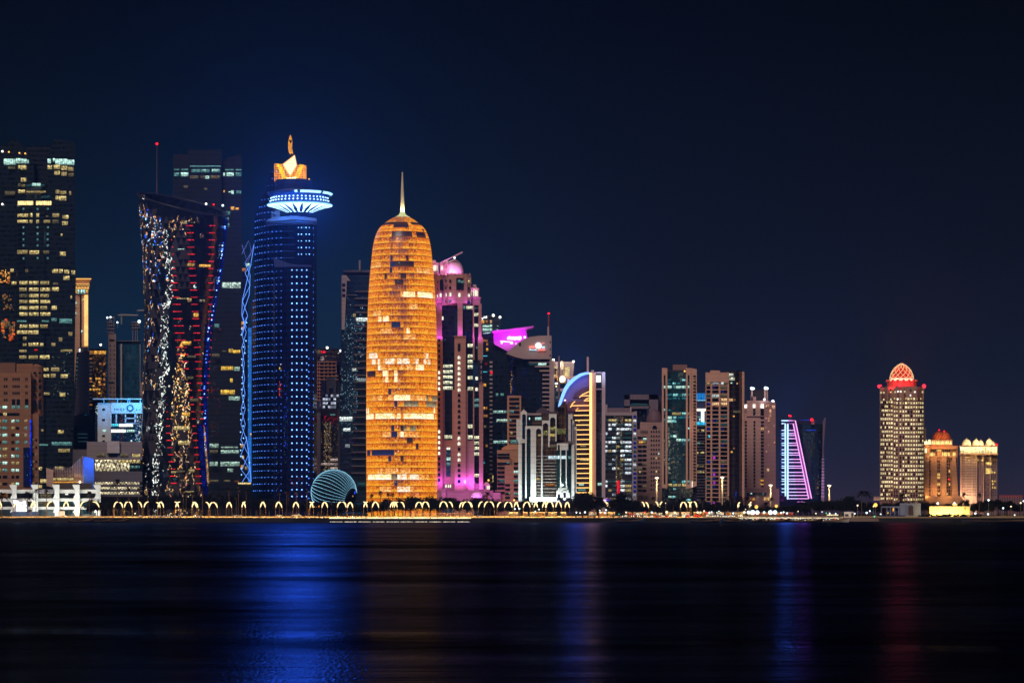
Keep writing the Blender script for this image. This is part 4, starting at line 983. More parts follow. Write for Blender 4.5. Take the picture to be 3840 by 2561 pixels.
# -- dark blue tower left of the orange one
t = T('blue_glass_tower', 'dark blue glass tower with a pale slanted frame, just left of the orange tower', 'skyscraper', 1330, 2470)
GB = G((.012, .03, .055), (.03, .055, .085), 4, 1.8, .3)
def f(m):
    m.poly([z5.p(*q) for q in ((828, 1140), (862, 1140), (1120, 1140), (1120, 2900), (812, 2900))], 2456, 2500, GB)
    m.box(*z5.r(842, 1100, 1120, 1118), 2470, 2500, GREY2)
one(t, 'wall', f)
one(t, 'pale_frame', lambda m: m.poly([z5.p(*q) for q in ((827, 1140), (862, 1138), (896, 1184), (868, 1180), (850, 1560), (828, 1560))], 2453, 2457, PALE))
wins(t, flat(2453), [(*z5.r(832, y, 856, y + 24), DARK) for y in (1204, 1244, 1285)])
def f(m):
    for y in range(1260, 2700, 54): m.box(*z5.r(930 - (y - 1260) * .02, y, 1110, y + 9), 2452, 2457, GREY2)
    m.box(*z5.r(856, 1290, 940, 1294), 2453, 2457, GREY)
one(t, 'balcony_band', f)
one(t, 'antenna', lambda m: m.bar(*z5.p(968, 1025), *z5.p(968, 1105), 2465, .9, STEEL))
CG = [E(sr(200, 245, 255), 1.1, 0), E(sr(140, 215, 240), .6, 0), E(sr(90, 160, 190), .25, 0)]
glints(t, flat(2455), z5.r(846, 1440, 1000, 1570), 90, CG, (.8, 3.4)); glints(t, flat(2455), z6.r(838, 20, 1000, 350), 180, CG, (.8, 3.2)); glints(t, flat(2455), z6.r(818, 370, 950, 720), 260, CG, (.7, 3)); glints(t, flat(2455), z6.r(815, 720, 940, 880), 60, CG, (.7, 2.6)); glints(t, flat(2455), z6.r(820, 880, 925, 1180), 80, [E(sr(140, 30, 190), .5, 0), E(sr(190, 40, 200), .35, 0), CG[2]], (.9, 3.2)); glints(t, flat(2455), z5.r(870, 1285, 1010, 1440), 16, CG, (1, 4))
LW = E(sr(235, 250, 245), 1.2, .7)
wins(t, flat(2451.6), [(*z5.r(940, 1468, 1030, 1498), LW), (*z6.r(942, 450, 1022, 476), E(sr(200, 220, 220), .5)), (*z6.r(812, 748, 910, 782), LW), (*z6.r(842, 836, 896, 860), LW), (*z6.r(908, 374, 940, 396), E(sr(230, 240, 230), .8)), (*z6.r(855, 960, 890, 986), E(sr(200, 220, 220), .5)), (*z5.r(915, 1438, 936, 1462), WARM2), (*z6.r(945, 0, 1028, 10), LW), (*z6.r(948, 1258, 1020, 1280), DIMC)])
# -- round dotted dome
t = T('dotted_dome', 'low round dome covered in rows of turquoise light dots', 'dome', 1250, 2210)
dcx, dcy_, dr = 1252., 1846., 85.
dcen = W(dcx, dcy_, 2210); drm = dr * 2210 / F
ax = Vector((.80, -.42, -.28)).normalized(); e1 = ax.cross(Vector((0, 0, 1))).normalized(); e2 = e1.cross(ax)
def dp(u, v, k=1): return dcen + (ax * math.cos(u) + (e1 * math.cos(v) + e2 * math.sin(v)) * math.sin(u)) * drm * k
def f(m):
    m.grid([[dp(.42 + (PI - .42) * i / 24, 2 * PI * j / 40) for j in range(40)] for i in range(25)], G((.005, .02, .03), (.008, .03, .04), 2, 2, .1, .6, .8, .1), closed=True)
one(t, 'shell', f)
m_ = MB(); DD = E(sr(150, 222, 255), 1.8, 0)
for j in range(38):
    v = 2 * PI * j / 38
    for i in range(60):
        u = .5 + 2.5 * i / 60
        p = dp(u, v, 1.006)
        n_ = (p - dcen).normalized()
        if n_.y > .1 or p.z < 12: continue
        if math.sin(u) < .25 and j % 2: continue
        m_.ball(p, .15 + .05 * math.sin(u), DD, 5, 3)
m_.build('led_dot', t, kind='stuff')
one(t, 'dark_opening', lambda m: m.face([dp(.44, 2 * PI * j / 40, .97) for j in range(40)], BLK)); one(t, 'opening_rim', lambda m: m.tube([dp(.42, 2 * PI * j / 40) for j in range(41)], .5, BLK))
wins(t, flat(2196), [(*P[2].r(1805, 248, 1830, 310), BLUE), (*P[2].r(1770, 330, 1790, 360), WARM2)])
# -- the orange tower
t = T('orange_tower', 'round-shouldered orange glowing tower with a tall pale needle on top', 'skyscraper', 1507, 2300)
OY = 2300 + 133 * 2300 / F * .5
OP = [(816, 31), (826, 48), (836, 63), (850, 79), (862, 88), (875, 95), (890, 100.5), (907, 105), (935, 110), (965, 113), (1030, 119.5), (1098, 124.7), (1212, 129.5), (1345, 132.8), (1640, 133.5), (1950, 132.5)]
om = lambda name, c1, c2, c3, s, mot: (name, c1, c2, c3, s, mot)
def omat(name, lo, hi, dark, s, mot=1.0, gr=.85):
    'one bay of the perforated screen: lamp at its foot, mottled lattice above'
    m, N, L = newmat(name)
    pos, o = position(N, L)
    uv = N('ShaderNodeUVMap'); sp = N('ShaderNodeSeparateXYZ'); L(uv.outputs[0], sp.inputs[0])
    u, v = sp.outputs[0], sp.outputs[1]
    n1 = N('ShaderNodeTexNoise'); n1.inputs['Scale'].default_value = .62; n1.inputs['Detail'].default_value = 3; n1.inputs['Roughness'].default_value = .7; L(pos, n1.inputs['Vector'])
    vo = N('ShaderNodeTexVoronoi'); vo.inputs['Scale'].default_value = 1.15; L(pos, vo.inputs['Vector'])
    up = math_(N, L, 'POWER', math_(N, L, 'SUBTRACT', 1, v), 1.6)  # uplight gradient put into the emission
    k = math_(N, L, 'MULTIPLY_ADD', up, gr, .27 - gr * .27)
    k = math_(N, L, 'ADD', k, math_(N, L, 'MULTIPLY_ADD', n1.outputs[0], 1.7 * mot, -.75 * mot))
    k = math_(N, L, 'ADD', k, math_(N, L, 'MULTIPLY_ADD', vo.outputs['Distance'], -.5 * mot, .22 * mot))
    edge = math_(N, L, 'MAXIMUM', math_(N, L, 'LESS_THAN', u, .12), math_(N, L, 'LESS_THAN', v, .10))
    k = math_(N, L, 'MAXIMUM', k, math_(N, L, 'MULTIPLY', edge, .55))
    r = N('ShaderNodeValToRGB'); e = r.color_ramp.elements; e.new(.5)
    for i, c in enumerate((dark, lo, hi)): e[i].color = (*c, 1); e[i].position = (.02, .38, .92)[i]
    L(k, r.inputs[0])
    b = N('ShaderNodeBsdfPrincipled'); b.inputs['Base Color'].default_value = (.03, .02, .02, 1); b.inputs['Roughness'].default_value = .3
    L(r.outputs[0], b.inputs['Emission Color']); b.inputs['Emission Strength'].default_value = s
    q = N('ShaderNodeOutputMaterial'); L(b.outputs[0], q.inputs[0])
    m.cycles.emission_sampling = 'NONE'
    return m
oE = omat('screen_gold', sr(240, 122, 5), sr(255, 200, 52), sr(180, 76, 6), 1.2, 1.4, .55)
oA = omat('screen_orange', sr(232, 108, 6), sr(255, 190, 45), sr(128, 50, 18), 1.12, 1.5)
oB = omat('screen_dusky', sr(212, 96, 14), sr(255, 180, 42), sr(100, 44, 36), 1.08, 1.5)
oC = omat('screen_dim', sr(165, 80, 38), sr(240, 150, 45), sr(78, 42, 58), 1.05)
oW = omat('screen_white', sr(255, 225, 160), sr(255, 250, 235), sr(235, 150, 55), 1.6, 1.6, .4)
oK = omat('screen_cool', sr(250, 225, 180), sr(250, 255, 255), sr(215, 130, 50), 1.35, 1.7, .4)
oH = omat('screen_half', sr(245, 150, 45), sr(255, 228, 150), sr(200, 95, 20), 1.2, 1.7, .5)
oG = omat('screen_grey', sr(130, 110, 75), sr(215, 195, 150), sr(70, 62, 55), .95)
oD = omat('screen_unlit', sr(50, 32, 45), sr(120, 70, 50), sr(22, 20, 42), .7, .5)
oN = omat('screen_navy', sr(18, 40, 88), sr(30, 60, 110), sr(12, 28, 70), .8, .3)
RULE = [(z7, 430, 575, 800, 600, oD), (z7, 515, 655, 822, 712, oD), (z7, 370, 610, 850, 655, oE)]
for x0, y0, x1, y1, mt in ((255, 280, 645, 318, oK), (680, 280, 745, 318, oK), (645, 280, 680, 318, oB), (300, 325, 340, 362, oW), (340, 325, 600, 362, oH), (630, 325, 670, 362, oW), (700, 330, 740, 362, oH), (355, 415, 405, 455, oW), (440, 415, 485, 455, oW), (620, 372, 650, 402, oW), (240, 415, 312, 455, oD), (270, 568, 440, 606, oH), (440, 562, 565, 600, oW), (565, 570, 690, 602, oH), (470, 605, 790, 650, oG), (445, 608, 470, 650, oN), (235, 706, 775, 748, oW), (430, 795, 470, 890, oN), (500, 795, 520, 840, oD), (470, 850, 520, 885, oW), (350, 855, 435, 888, oH), (520, 855, 650, 888, oH), (520, 810, 610, 840, oG), (240, 988, 440, 1032, oN), (400, 1035, 425, 1078, oN), (495, 1035, 518, 1078, oD), (520, 945, 535, 1030, oD), (610, 940, 645, 990, oD), (610, 990, 625, 1030, oD), (540, 898, 605, 935, oD), (648, 1040, 662, 1080, oD), (320, 1140, 560, 1175, oH), (560, 1140, 690, 1170, oA), (250, 1185, 425, 1228, oW), (425, 1185, 470, 1228, oG), (470, 1185, 640, 1228, oK), (640, 1188, 740, 1225, oH), (445, 1235, 470, 1272, oN), (470, 1285, 600, 1318, oK), (320, 1285, 420, 1318, oH), (525, 85, 570, 120, oW), (520, 135, 605, 165, oH), (355, 85, 420, 120, oH), (440, 30, 530, 70, oN), (445, 350, 475, 402, oD), (400, 530, 430, 550, oN)): RULE.append((z8, x0, y0, x1, y1, mt))
for x0, y0, x1, y1, mt in ((580, 1225, 735, 1272, oW), (760, 1228, 890, 1280, oW), (370, 1455, 475, 1482, oW), (740, 1010, 860, 1045, oH), (345, 1410, 405, 1445, oH), (685, 1350, 745, 1380, oH), (540, 950, 715, 985, oD), (445, 1065, 475, 1100, oD), (500, 890, 530, 930, oN), (640, 890, 665, 930, oD), (500, 960, 540, 1040, oN), (590, 1065, 640, 1095, oD), (480, 1120, 515, 1155, oD), (540, 1120, 610, 1155, oD), (680, 1060, 720, 1100, oC), (500, 780, 660, 815, oC), (480, 720, 545, 760, oC), (550, 1180, 620, 1215, oC), (480, 1300, 600, 1330, oC), (680, 1410, 720, 1440, oW), (360, 690, 500, 740, oA), (330, 950, 420, 985, oH)): RULE.append((z7, x0, y0, x1, y1, mt))
def f(m):
    nc = 72; c = W(1507, 0, OY)
    ys = [816, 822, 829, 838, 849, 862] + [876 + 22.55 * k for k in range(48)]
    rows = [[(c.x + interp(OP, y)[0] * OY / F * math.sin(2 * PI * j / nc), OY - interp(OP, y)[0] * OY / F * math.cos(2 * PI * j / nc), W(0, y, OY).z) for j in range(nc)] for y in ys]
    def fn(i, j):
        a = [Vector(rows[p][q % nc]) for p, q in ((i, j), (i, j + 1), (i + 1, j), (i + 1, j + 1))]
        q = sum(a, Vector()) / 4
        if q.y > OY: return oB
        px, py = CX + q.x * F / q.y, HY - (q.z - CH) * F / q.y
        for zz_, x0, y0, x1, y1, mt in RULE:
            r = zz_.r(x0, y0, x1, y1)
            if r[0] <= px <= r[2] and r[1] - 3 <= py <= r[3] + 3: return mt if R() < (.9 if mt in (oD, oN) else .74) else (oH if R() < .5 else oE) if mt in (oW, oK) else oA
        u = abs(px - 1507) / 133
        if i < 4: return oE if i != 3 else oA
        if u > .84: return oE
        v = u * 1.25 + .16 * math.sin(py * .043 + px * .031) + .13 * math.sin(py * .021 - px * .052 + 2) + .1 * math.sin(py * .113) + U(-.1, .1) - (.22 if px < 1530 and py < 1420 else 0) + (.12 if px > 1535 else 0)
        return oE if v > .72 else (oA if v > .30 else (oB if v > -.12 else oC))
    rows = rows[::-1]
    m.grid(rows, None, closed=True, smooth=True, fn=lambda i, j: fn(i, j))
one(t, 'screen', f)
fr = S(sr(205, 110, 50), .6, 0)
def f(m):
    c = W(1507, 0, OY)
    for k in range(0, 48, 1):
        y = 876 + 22.55 * k; r = interp(OP, y)[0] * OY / F + .12
        m.lathe([(r, W(0, y + 1.2, OY).z), (r + .25, W(0, y, OY).z), (r, W(0, y - 1.2, OY).z)], (c.x, c.y), E(sr(225, 105, 25), .75, .7, 2, mull=.7), 72, cap=False)
one(t, 'floor_ring', f)
one(t, 'cap', lambda m: m.lathe([(31 * OY / F, W(0, 817, OY).z), (26 * OY / F, W(0, 813.5, OY).z), (16 * OY / F, W(0, 808, OY).z), (10.5 * OY / F, W(0, 801, OY).z), (9 * OY / F, W(0, 796, OY).z)], (W(1509, 0, OY).x, OY), E(sr(235, 235, 165), .95, .3, 30, mull=1), 24))
one(t, 'needle', lambda m: m.lathe([(8.6 * OY / F, W(0, 797, OY).z), (7.4 * OY / F, W(0, 770, OY).z), (5.4 * OY / F, W(0, 715, OY).z), (3.6 * OY / F, W(0, 672, OY).z), (2.3 * OY / F, W(0, 646, OY).z)], (W(1509, 0, OY).x, OY), S(sr(240, 225, 190), .5, 0), 16))
for a in range(6): flood(t, 1509 + 22 * math.sin(a * 1.05 + .2), 806, OY - 5 * math.cos(a * 1.05 + .2), (1, .93, .6), 7000, .3)
m_ = MB()  # glints drawn as small emissive balls
for _ in range(46):
    x, y = 1507 + U(-45, -5), U(980, 1830)
    h = interp(OP, y)[0]; m_.ball(W(x, y, OY - math.sqrt(h * h - (x - 1507) ** 2) * OY / F - .4), U(.08, .22), LAMPC, 5, 4)
m_.build('glint_lamp', t, kind='stuff')
# -- the purple-lit domed tower
t = T('domed_tower', 'pink stone tower with purple floodlit dome and arched windows', 'skyscraper', 1718, 2340)
PK = S(sr(180, 138, 132), .75, 3.9, .18); GP = G((.010, .014, .025), (.02, .024, .035), 4.2, 2.2, .25)
def f(m):
    m.box(*b1.r(82, 340, 436, 640), 2338, 2380, PK)
    m.box(*b1.r(150, 620, 275, 1570), 2340, 2380, GP); m.box(*b1.r(355, 625, 455, 1570), 2341, 2380, GP); m.box(*b2.r(187, 175, 272, 705), 2339, 2380, GP); m.box(*b2.r(430, 178, 486, 705), 2339.5, 2380, GP); m.box(*b2.r(497, 100, 552, 1215), 2342, 2380, GP); m.box(*b1.r(462, 645, 510, 1200), 2343, 2380, GP)
one(t, 'glass_wall', lambda m: None if f(m) else None)
PY0 = 1812
def pier(x0, y0, x1, y1, Y, mt=None, d=30): return lambda m: m.box(x0, y0, x1, y1, Y, Y + d, mt or PK)
pp = lambda zz_, a, b, c, d: zz_.r(a, b, c, d)
def f(m):
    x0 = b1.p(60, 0)[0]
    m.box(b1.p(95, 0)[0], 1140, b1.p(150, 0)[0], 1262, 2337, 2370, PK)
    m.box(1638, 1262, 1660, 1950, 2334, 2370, PK); m.box(1636, 1343, 1662, 1346, 2333, 2336, PK)
    m.box(b1.p(303, 0)[0], b1.p(0, 490)[1], b1.p(352, 0)[0], 1262, 2335, 2345, PK)
    m.box(b1.p(273, 0)[0], b1.p(0, 945)[1], b1.p(384, 0)[0], 1950, 2330, 2345, PK); m.box(b1.p(268, 0)[0], b1.p(0, 940)[1], b1.p(388, 0)[0], b1.p(0, 949)[1], 2329, 2345, PK)
    m.box(*b2.r(384, 175, 432, 1700), 2333, 2350, PK)
    m.box(*b1.r(452, 625, 466, 960), 2338, 2360, PK); m.box(*b1.r(508, 625, 538, 960), 2337, 2360, PK); m.box(*b1.r(452, 958, 470, 1175), 2338, 2360, PK); m.box(*b1.r(502, 955, 553, 1175), 2336, 2360, PK)
    m.box(*b2.r(430, 705, 500, 1700), 2334, 2360, PK); m.box(*b2.r(486, 140, 500, 705), 2337, 2360, PK); m.box(*b2.r(550, 96, 593, 1220), 2335, 2360, PK); m.box(*b2.r(545, 96, 600, 100), 2334, 2336, PK)
    m.box(*b2.r(163, 175, 189, 1160), 2338, 2352, PK); m.box(*b2.r(268, 172, 292, 1160), 2336.5, 2352, PK); m.box(*b2.r(163, 700, 292, 1160), 2336, 2352, PK)
    m.box(*b2.r(110, 1155, 600, 1250), 2336.5, 2370, S(sr(150, 110, 120)))
one(t, 'pier', lambda m: f(m))
def f(m):
    m.box(*b1.r(95, 345, 150, 620), 2336, 2350, PK); m.box(*b1.r(210, 335, 290, 622), 2334.5, 2350, PK); m.box(*b1.r(288, 340, 362, 372), 2333.5, 2350, PK); m.box(*b1.r(290, 488, 368, 622), 2334.8, 2350, PK); m.box(*b1.r(360, 335, 398, 622), 2334.5, 2350, PK); m.box(*b1.r(396, 345, 436, 625), 2336, 2350, PK)
    for k in range(10): m.box(*b1.r(90 + 36 * k, 330 - (k % 2) * 4, 104 + 36 * k, 346), 2334, 2340, PK)
    m.box(*b1.r(430, 470, 512, 565), 2342, 2362, PK); m.box(*b1.r(426, 562, 534, 572), 2340, 2364, PK); m.box(*b1.r(440, 570, 526, 640), 2341, 2362, PK)
    m.box(*b1.r(58, 222, 118, 345), 2344, 2362, PK); m.box(*b1.r(130, 225, 212, 345), 2345, 2362, PK); m.box(*b1.r(76, 330, 215, 350), 2341, 2345, PK)
one(t, 'crown_wall', f)
dm = lambda x, yb, w, hgt, Y, n=20: (lambda m: m.lathe([(w * Y / F * math.cos(a) ** .9 if a < 1.55 else .02, W(0, yb - hgt * math.sin(a), Y).z) for a in (PI / 2 * k / 9 for k in range(10))], (W(x, 0, Y).x, Y), S(sr(235, 200, 205), .55, 0, .08), n))
one(t, 'dome', lambda m: (dm(b1.p(268, 0)[0], b1.p(0, 330)[1], 37, 52, 2350, 32)(m), m.lathe([(36 * 2350 / F, W(0, 1032, 2350).z), (36 * 2350 / F, W(0, 1018, 2350).z)], (W(1702.5, 0, 2350).x, 2350), PK, 32)))
for x, y, w in ((72, 222, 9), (194, 228, 10), (464, 470, 12)): one(t, 'small_dome', dm(*b1.p(x, y), w, w * 1.15, 2350))
one(t, 'finial_lamp', lambda m: bulb(m, *b1.p(273, 175), 2350, .9, LAMPW))
one(t, 'roof_boom', lambda m: m.poly([b1.p(*q) for q in ((128, 222), (132, 228), (350, 126), (355, 112), (345, 116))], 2340, 2343, S(sr(215, 185, 210), .6, 0)))
fp = flat(2333.6); fl_ = Fac(0, 2329.6, 3840, 2329.6)
AW = E(sr(255, 252, 225), 1.5, .3, 3)
wins(t, flat(2333.8), [(*b1.r(a, y, a + w, y + h), mt, 'a') for a, y, w, h, mt in ((104, 400, 10, 26, DARK), (128, 384, 36, 108, DARK), (182, 388, 14, 28, DARK), (220, 386, 20, 30, DARK), (220, 452, 20, 30, DARK), (182, 455, 12, 30, DARK), (104, 466, 9, 24, DARK), (128, 524, 20, 36, AW), (102, 538, 8, 24, AW), (182, 520, 14, 34, AW), (218, 516, 24, 36, AW), (218, 586, 22, 28, COOL2), (182, 588, 12, 28, BLUE2), (294, 380, 68, 108, DARK), (402, 394, 22, 30, WARM), (402, 458, 22, 30, DARK), (402, 528, 22, 30, AW), (402, 596, 22, 28, BLUE2), (311, 520, 22, 38, AW))])
wins(t, flat(2333), [(*b1.r(306, 392, 334, 420), COOL2), (*b1.r(336, 400, 360, 424), COOL2)], out=.5)
wins(t, flat(2341), [(*b1.r(a, y, a + w, y + h), AW, 'a') for a, y, w, h in ((456, 490, 12, 60), (472, 490, 11, 60), (488, 492, 11, 58), (432, 490, 6, 55), (66, 250, 10, 54), (78, 248, 11, 56), (92, 250, 12, 54), (140, 254, 8, 40), (152, 254, 8, 40))])
# arched windows of the piers
b2l = [1 if c == '1' else 0 for c in '110001111111100000001111101000000']
rs = []
for k in range(33):
    y = 1270 + 20.15 * k
    if y > 1806: break
    litL = (k in (4, 5, 6, 7, 8, 15, 16, 17, 18, 19, 21)); litC = k in (4, 5, 6, 7, 8, 9, 17, 18, 20, 21)
    if y > 1316: rs.append((1642.5, y, 1650.5, y + 12, AW if (1390 < y < 1462 or 1609 < y < 1700 or 1735 < y < 1745) else (BLUE2 if y > 1780 else DARK), 'a'))
    if 1325 < y: rs.append((1716.5, y + 4, 1726.5, y + 16, AW if (1325 < y < 1455 or 1620 < y < 1660 or 1690 < y < 1725) else (BLUE2 if y > 1790 else DARK), 'a'))
    elif y < 1320: rs.append((1642.5, y, 1650.5, y + 11, DARK, 'a'))
wins(t, flat(2333.9), [r for r in rs if r[0] < 1700]); wins(t, flat(2329.8), [r for r in rs if r[0] > 1700])
wins(t, flat(2332.8), [(1740, 1337 + 20.15 * k, 1743, 1350 + 20.15 * k, AW if k < 6 or k in (14, 15, 17, 19) else DARK) for k in range(24)])
wins(t, flat(2335.6), [(1771, y, 1773.5, y + 12, LAV) for y in range(1670, 1800, 20)] + [(1803, y, 1806, y + 12, LAV) for y in range(1350, 1820, 20)])
wins(t, flat(2329.8), [(*b1.r(304, 1012, 330, 1090), DARK, 'a')])
YW = E(sr(250, 250, 210), 1.15, .8, 1.8)
wins(t, flat(2339.5), [(*b1.r(162, 1222 + 53 * k, 254, 1254 + 53 * k), YW) for k in range(5)] + [(*b1.r(118, 752, 140, 784), AW), (*b1.r(148, 750, 164, 784), AW), (*b1.r(390, 648, 452, 680), YW), (*b1.r(358, 648, 378, 680), COOL2)] + [(*b1.r(402, y, 452, y + 34), YW) for y in (1018, 1122, 1175, 1228, 1333, 1440)] + [(*b1.r(168, 970, 190, 990), DIMC), (*b1.r(386, 906, 402, 960), BLUE2)])
wins(t, flat(2338.6), [(*b2.r(188, 648, 268, 684), YW), (*b2.r(432, 536, 482, 576), YW), (*b2.r(430, 650, 484, 690), YW)] + [])
wins(t, flat(2341.2), [(*b2.r(500, y, 550, y + 34), YW if q else COOL2) for y, q in ((656, 1), (714, 1), (770, 1), (828, 1), (1054, 1), (322, 0), (264, 0))] + [(*b2.r(512, y, 540, y + 34), AW) for y in (36, 150)] + [(*b1.r(466, y, 506, y + 32), YW) for y in (716, 820)] + [(*b1.r(484, 1042, 496, 1068), COOL2), (*b1.r(470, 660, 500, 680), DIMC)])
wins(t, flat(2335.6), [(*b2.r(205, 778, 250, 1080), G((.02, .06, .1), (.05, .09, .12), 4, 2), 'a'), (*b2.r(438, 770, 450, 1080), DARK, 'a')]); wins(t, flat(2335), [(*b2.r(207, 880, 250, 912), COOL), (*b2.r(207, 935, 248, 965), COOL2), (*b2.r(210, 778, 246, 800), AW)])
glints(t, flat(2335.2), b2.r(207, 800, 249, 1076), 60, [CYAN, BLUE, COOL2], (.6, 1.6))
wins(t, flat(2335.9), [(*b2.r(x, 1165, x + w, 1198), AW, 'a') for x, w in ((114, 28), (196, 14), (218, 16), (242, 14), (324, 30))] + [(*b2.r(304, 1222, 396, 1242), E(sr(255, 200, 60), 1.6))])
PU, PU2 = (.62, .12, 1), (.74, .11, 1)
for x in (1644, 1654, 1708, 1722, 1734, 1746, 1752, 1768, 1775, 1799, 1808): flood(t, x, 1806 if x < 1790 else 1824, 2325 if 1700 < x < 1740 else 2329, PU2, 2300, .8)
for x, y, Y in ((1643, 1256, 2331), (1651, 1256, 2331), (1720, 1240, 2329), (1729, 1250, 2330), (1775, 1262, 2333), (1799, 1262, 2332), (1640, 1128, 2331), (1690, 1132, 2331), (1758, 1134, 2331), (1668, 1132, 2331)): flood(t, x, y, Y, PU2, 1500, .6)
for x in (1672, 1688, 1702, 1718, 1734): flood(t, x, 1026, 2338.5, (.9, .3, 1), 1900, .6)
for x, y in ((72, 232), (194, 236), (464, 480)): flood(t, *b1.p(x, y), 2339, (.9, .35, 1), 900, .5)
flood(t, *b1.p(120, 340), 2336, PU2, 1200); flood(t, *b1.p(480, 560), 2336, PU2, 800)
t = T('castle_wall', 'low battlemented wall washed in purple light with a small onion dome', 'wall', 1730, 2290)
def f(m):
    m.box(*b2.r(108, 1235, 700, 1400), 2282, 2300, PK)
    for k in range(18): m.box(*b2.r(112 + 38 * k, 1226, 128 + 38 * k, 1238), 2281, 2284, PK)
    m.box(*b2.r(150, 1208, 204, 1400), 2279, 2284, PK); m.box(*b2.r(700, 1250, 776, 1400), 2280, 2295, PK); m.box(*b2.r(596, 1160, 664, 1240), 2284, 2296, PK)
one(t, 'wall', f)
one(t, 'dome', dm(*b2.p(528, 1305), 24, 24, 2279)); one(t, 'turret_dome', dm(*b2.p(630, 1160), 9, 7, 2290))
wins(t, flat(2284), [(*b2.r(x, 1175, x + 7, 1218), AW, 'a') for x in (632, 644, 655)] + [(*b2.r(602, 1178, 616, 1214), BLUE2, 'a')])
for x, y, Y, p in ((177, 1290, 2272, 1800), (280, 1290, 2272, 900), (400, 1290, 2272, 1200), (500, 1280, 2270, 2600), (565, 1280, 2270, 2600), (640, 1210, 2274, 900), (768, 1280, 2273, 1600), (630, 1150, 2280, 600)): flood(t, *b2.p(x, y), Y, PU2, p)
# -- office behind with white letters
t = T('lettered_office', 'dark office with white rooftop letters and two corner lamps', 'building', 1845, 2720)
one(t, 'wall', lambda m: (m.box(1790, 1184, 1845, 1950, 2702, 2740, G((.03, .03, .04), (.06, .06, .07))), m.poly([(1845, 1183), (1878, 1190), (1878, 1950), (1845, 1950)], 2704, 2740, G((.025, .03, .045), (.05, .055, .07)))))
wins(t, flat(2701.5), [(*zv.r(240, 640, 415, 838), AMB), (*zv.r(485, 640, 612, 838), AMB2), (*zv.r(740, 645, 862, 835), E(sr(255, 200, 160), .8)), (*zv.r(300, 940, 675, 1065), COOL), (*zv.r(700, 910, 866, 1056), COOL), (*zv.r(300, 1130, 675, 1280), COOL), (*zv.r(700, 1120, 866, 1278), COOL)])
wins(t, flat(2703.5), [(*zv.r(1150, 970, 1230, 1005), COOL), (*zv.r(1140, 1175, 1230, 1215), COOL), (*zv.r(960, 1130, 1090, 1250), DIMC), (*zv.r(1230, 1010, 1360, 1090), DIMC)])
LET = E((1, 1, .96), 2.2, 0)
def f(m):
    for pts in (((235, 490), (490, 490), (490, 395), (570, 395), (570, 515), (235, 520)), ((370, 495), (408, 395), (460, 495)), ((240, 590), (290, 560), (340, 555), (340, 610), (300, 610))): m.poly([zv.p(*q) for q in pts], 2700.5, 2701, LET)
one(t, 'sign_letter', f)
one(t, 'roof_lamp', lambda m: (bulb(m, *zv.p(940, 358), 2702, 1.3, LAMPW), bulb(m, *zv.p(1334, 462), 2703, 1.2, LAMPW)))
one(t, 'lit_panel', lambda m: m.poly([zv.p(*q) for q in ((325, 1385), (905, 1330), (910, 1445), (340, 1500))], 2699, 2701, S(sr(200, 220, 235), .5, 0))); flood(t, *zv.p(600, 1480), 2690, (.5, .75, 1), 4000)
# -- magenta-lit tower
t = T('magenta_tower', 'dark glass tower whose slanted roof deck glows magenta', 'skyscraper', 1900, 2510)
GM = G((.008, .014, .024), (.018, .026, .04), 4, 1.7, .25)
def f(m):
    m.poly([b1.p(*q) for q in ((545, 925), (655, 905), (655, 3000), (545, 3000))], 2502, 2530, GM)
    m.box(*b1.r(650, 1010, 1100, 1115), 2508, 2540, GM); m.box(*b1.r(640, 1100, 1110, 3000), 2500, 2540, GM)
    m.box(*b1.r(612, 1190, 650, 2500), 2499, 2505, G((.015, .017, .025), (.03, .03, .04)))
one(t, 'glass_wall', f)
MG = S(sr(225, 120, 225), .6, 0, .1)
one(t, 'roof_deck', lambda m: (m.poly([b1.p(*q) for q in ((645, 905), (975, 878), (988, 962), (800, 1095), (660, 1020))], 2504, 2512, MG), m.poly([b1.p(*q) for q in ((640, 893), (820, 872), (1046, 842), (1050, 854), (975, 876), (645, 908))], 2496, 2516, MG)))
for x, y, p in ((690, 930, 4200), (760, 925, 1800), (860, 925, 1800), (930, 930, 2600), (980, 950, 1500)): flood(t, *b1.p(x, y), 2494, (.85, 0, 1) if x != 760 else (.5, .0, 1), p, 1)
WG = E((1, .93, 1), 3, 0)
def f(m):
    for pts in (((690, 800), (720, 755), (800, 720), (820, 680), (880, 680), (890, 730), (1060, 715), (1250, 725), (1400, 715), (1520, 685), (1580, 700), (1600, 800), (1560, 880), (1480, 925), (1400, 885), (1200, 915), (1080, 890), (940, 900), (860, 860), (790, 905), (710, 870)), ((1740, 735), (1770, 690), (1810, 675), (1860, 695), (1875, 745), (1850, 790), (1810, 805), (1760, 790)), ((880, 1055), (1060, 1045), (1060, 1165), (890, 1160)), ((250, 985), (390, 990), (1050, 1025), (1050, 1050), (400, 1040), (250, 1005))): m.poly([zg.p(*q) for q in pts], 2494, 2495, WG)
one(t, 'glowing_sign', f)
wins(t, flat(2507.5), [(*zg.r(490, 1235, 530, 1270), WARM), (*zg.r(725, 1245, 810, 1300), WARM), (*zg.r(820, 1240, 870, 1290), WARM2), (*zg.r(20, 1150, 240, 1290), E(sr(40, 150, 200), .4))]); one(t, 'roof_lamp', lambda m: (bulb(m, *zg.p(360, 1110), 2498, .7, LAMPW), bulb(m, *zg.p(1258, 1155), 2498, .4, LAMPC)))
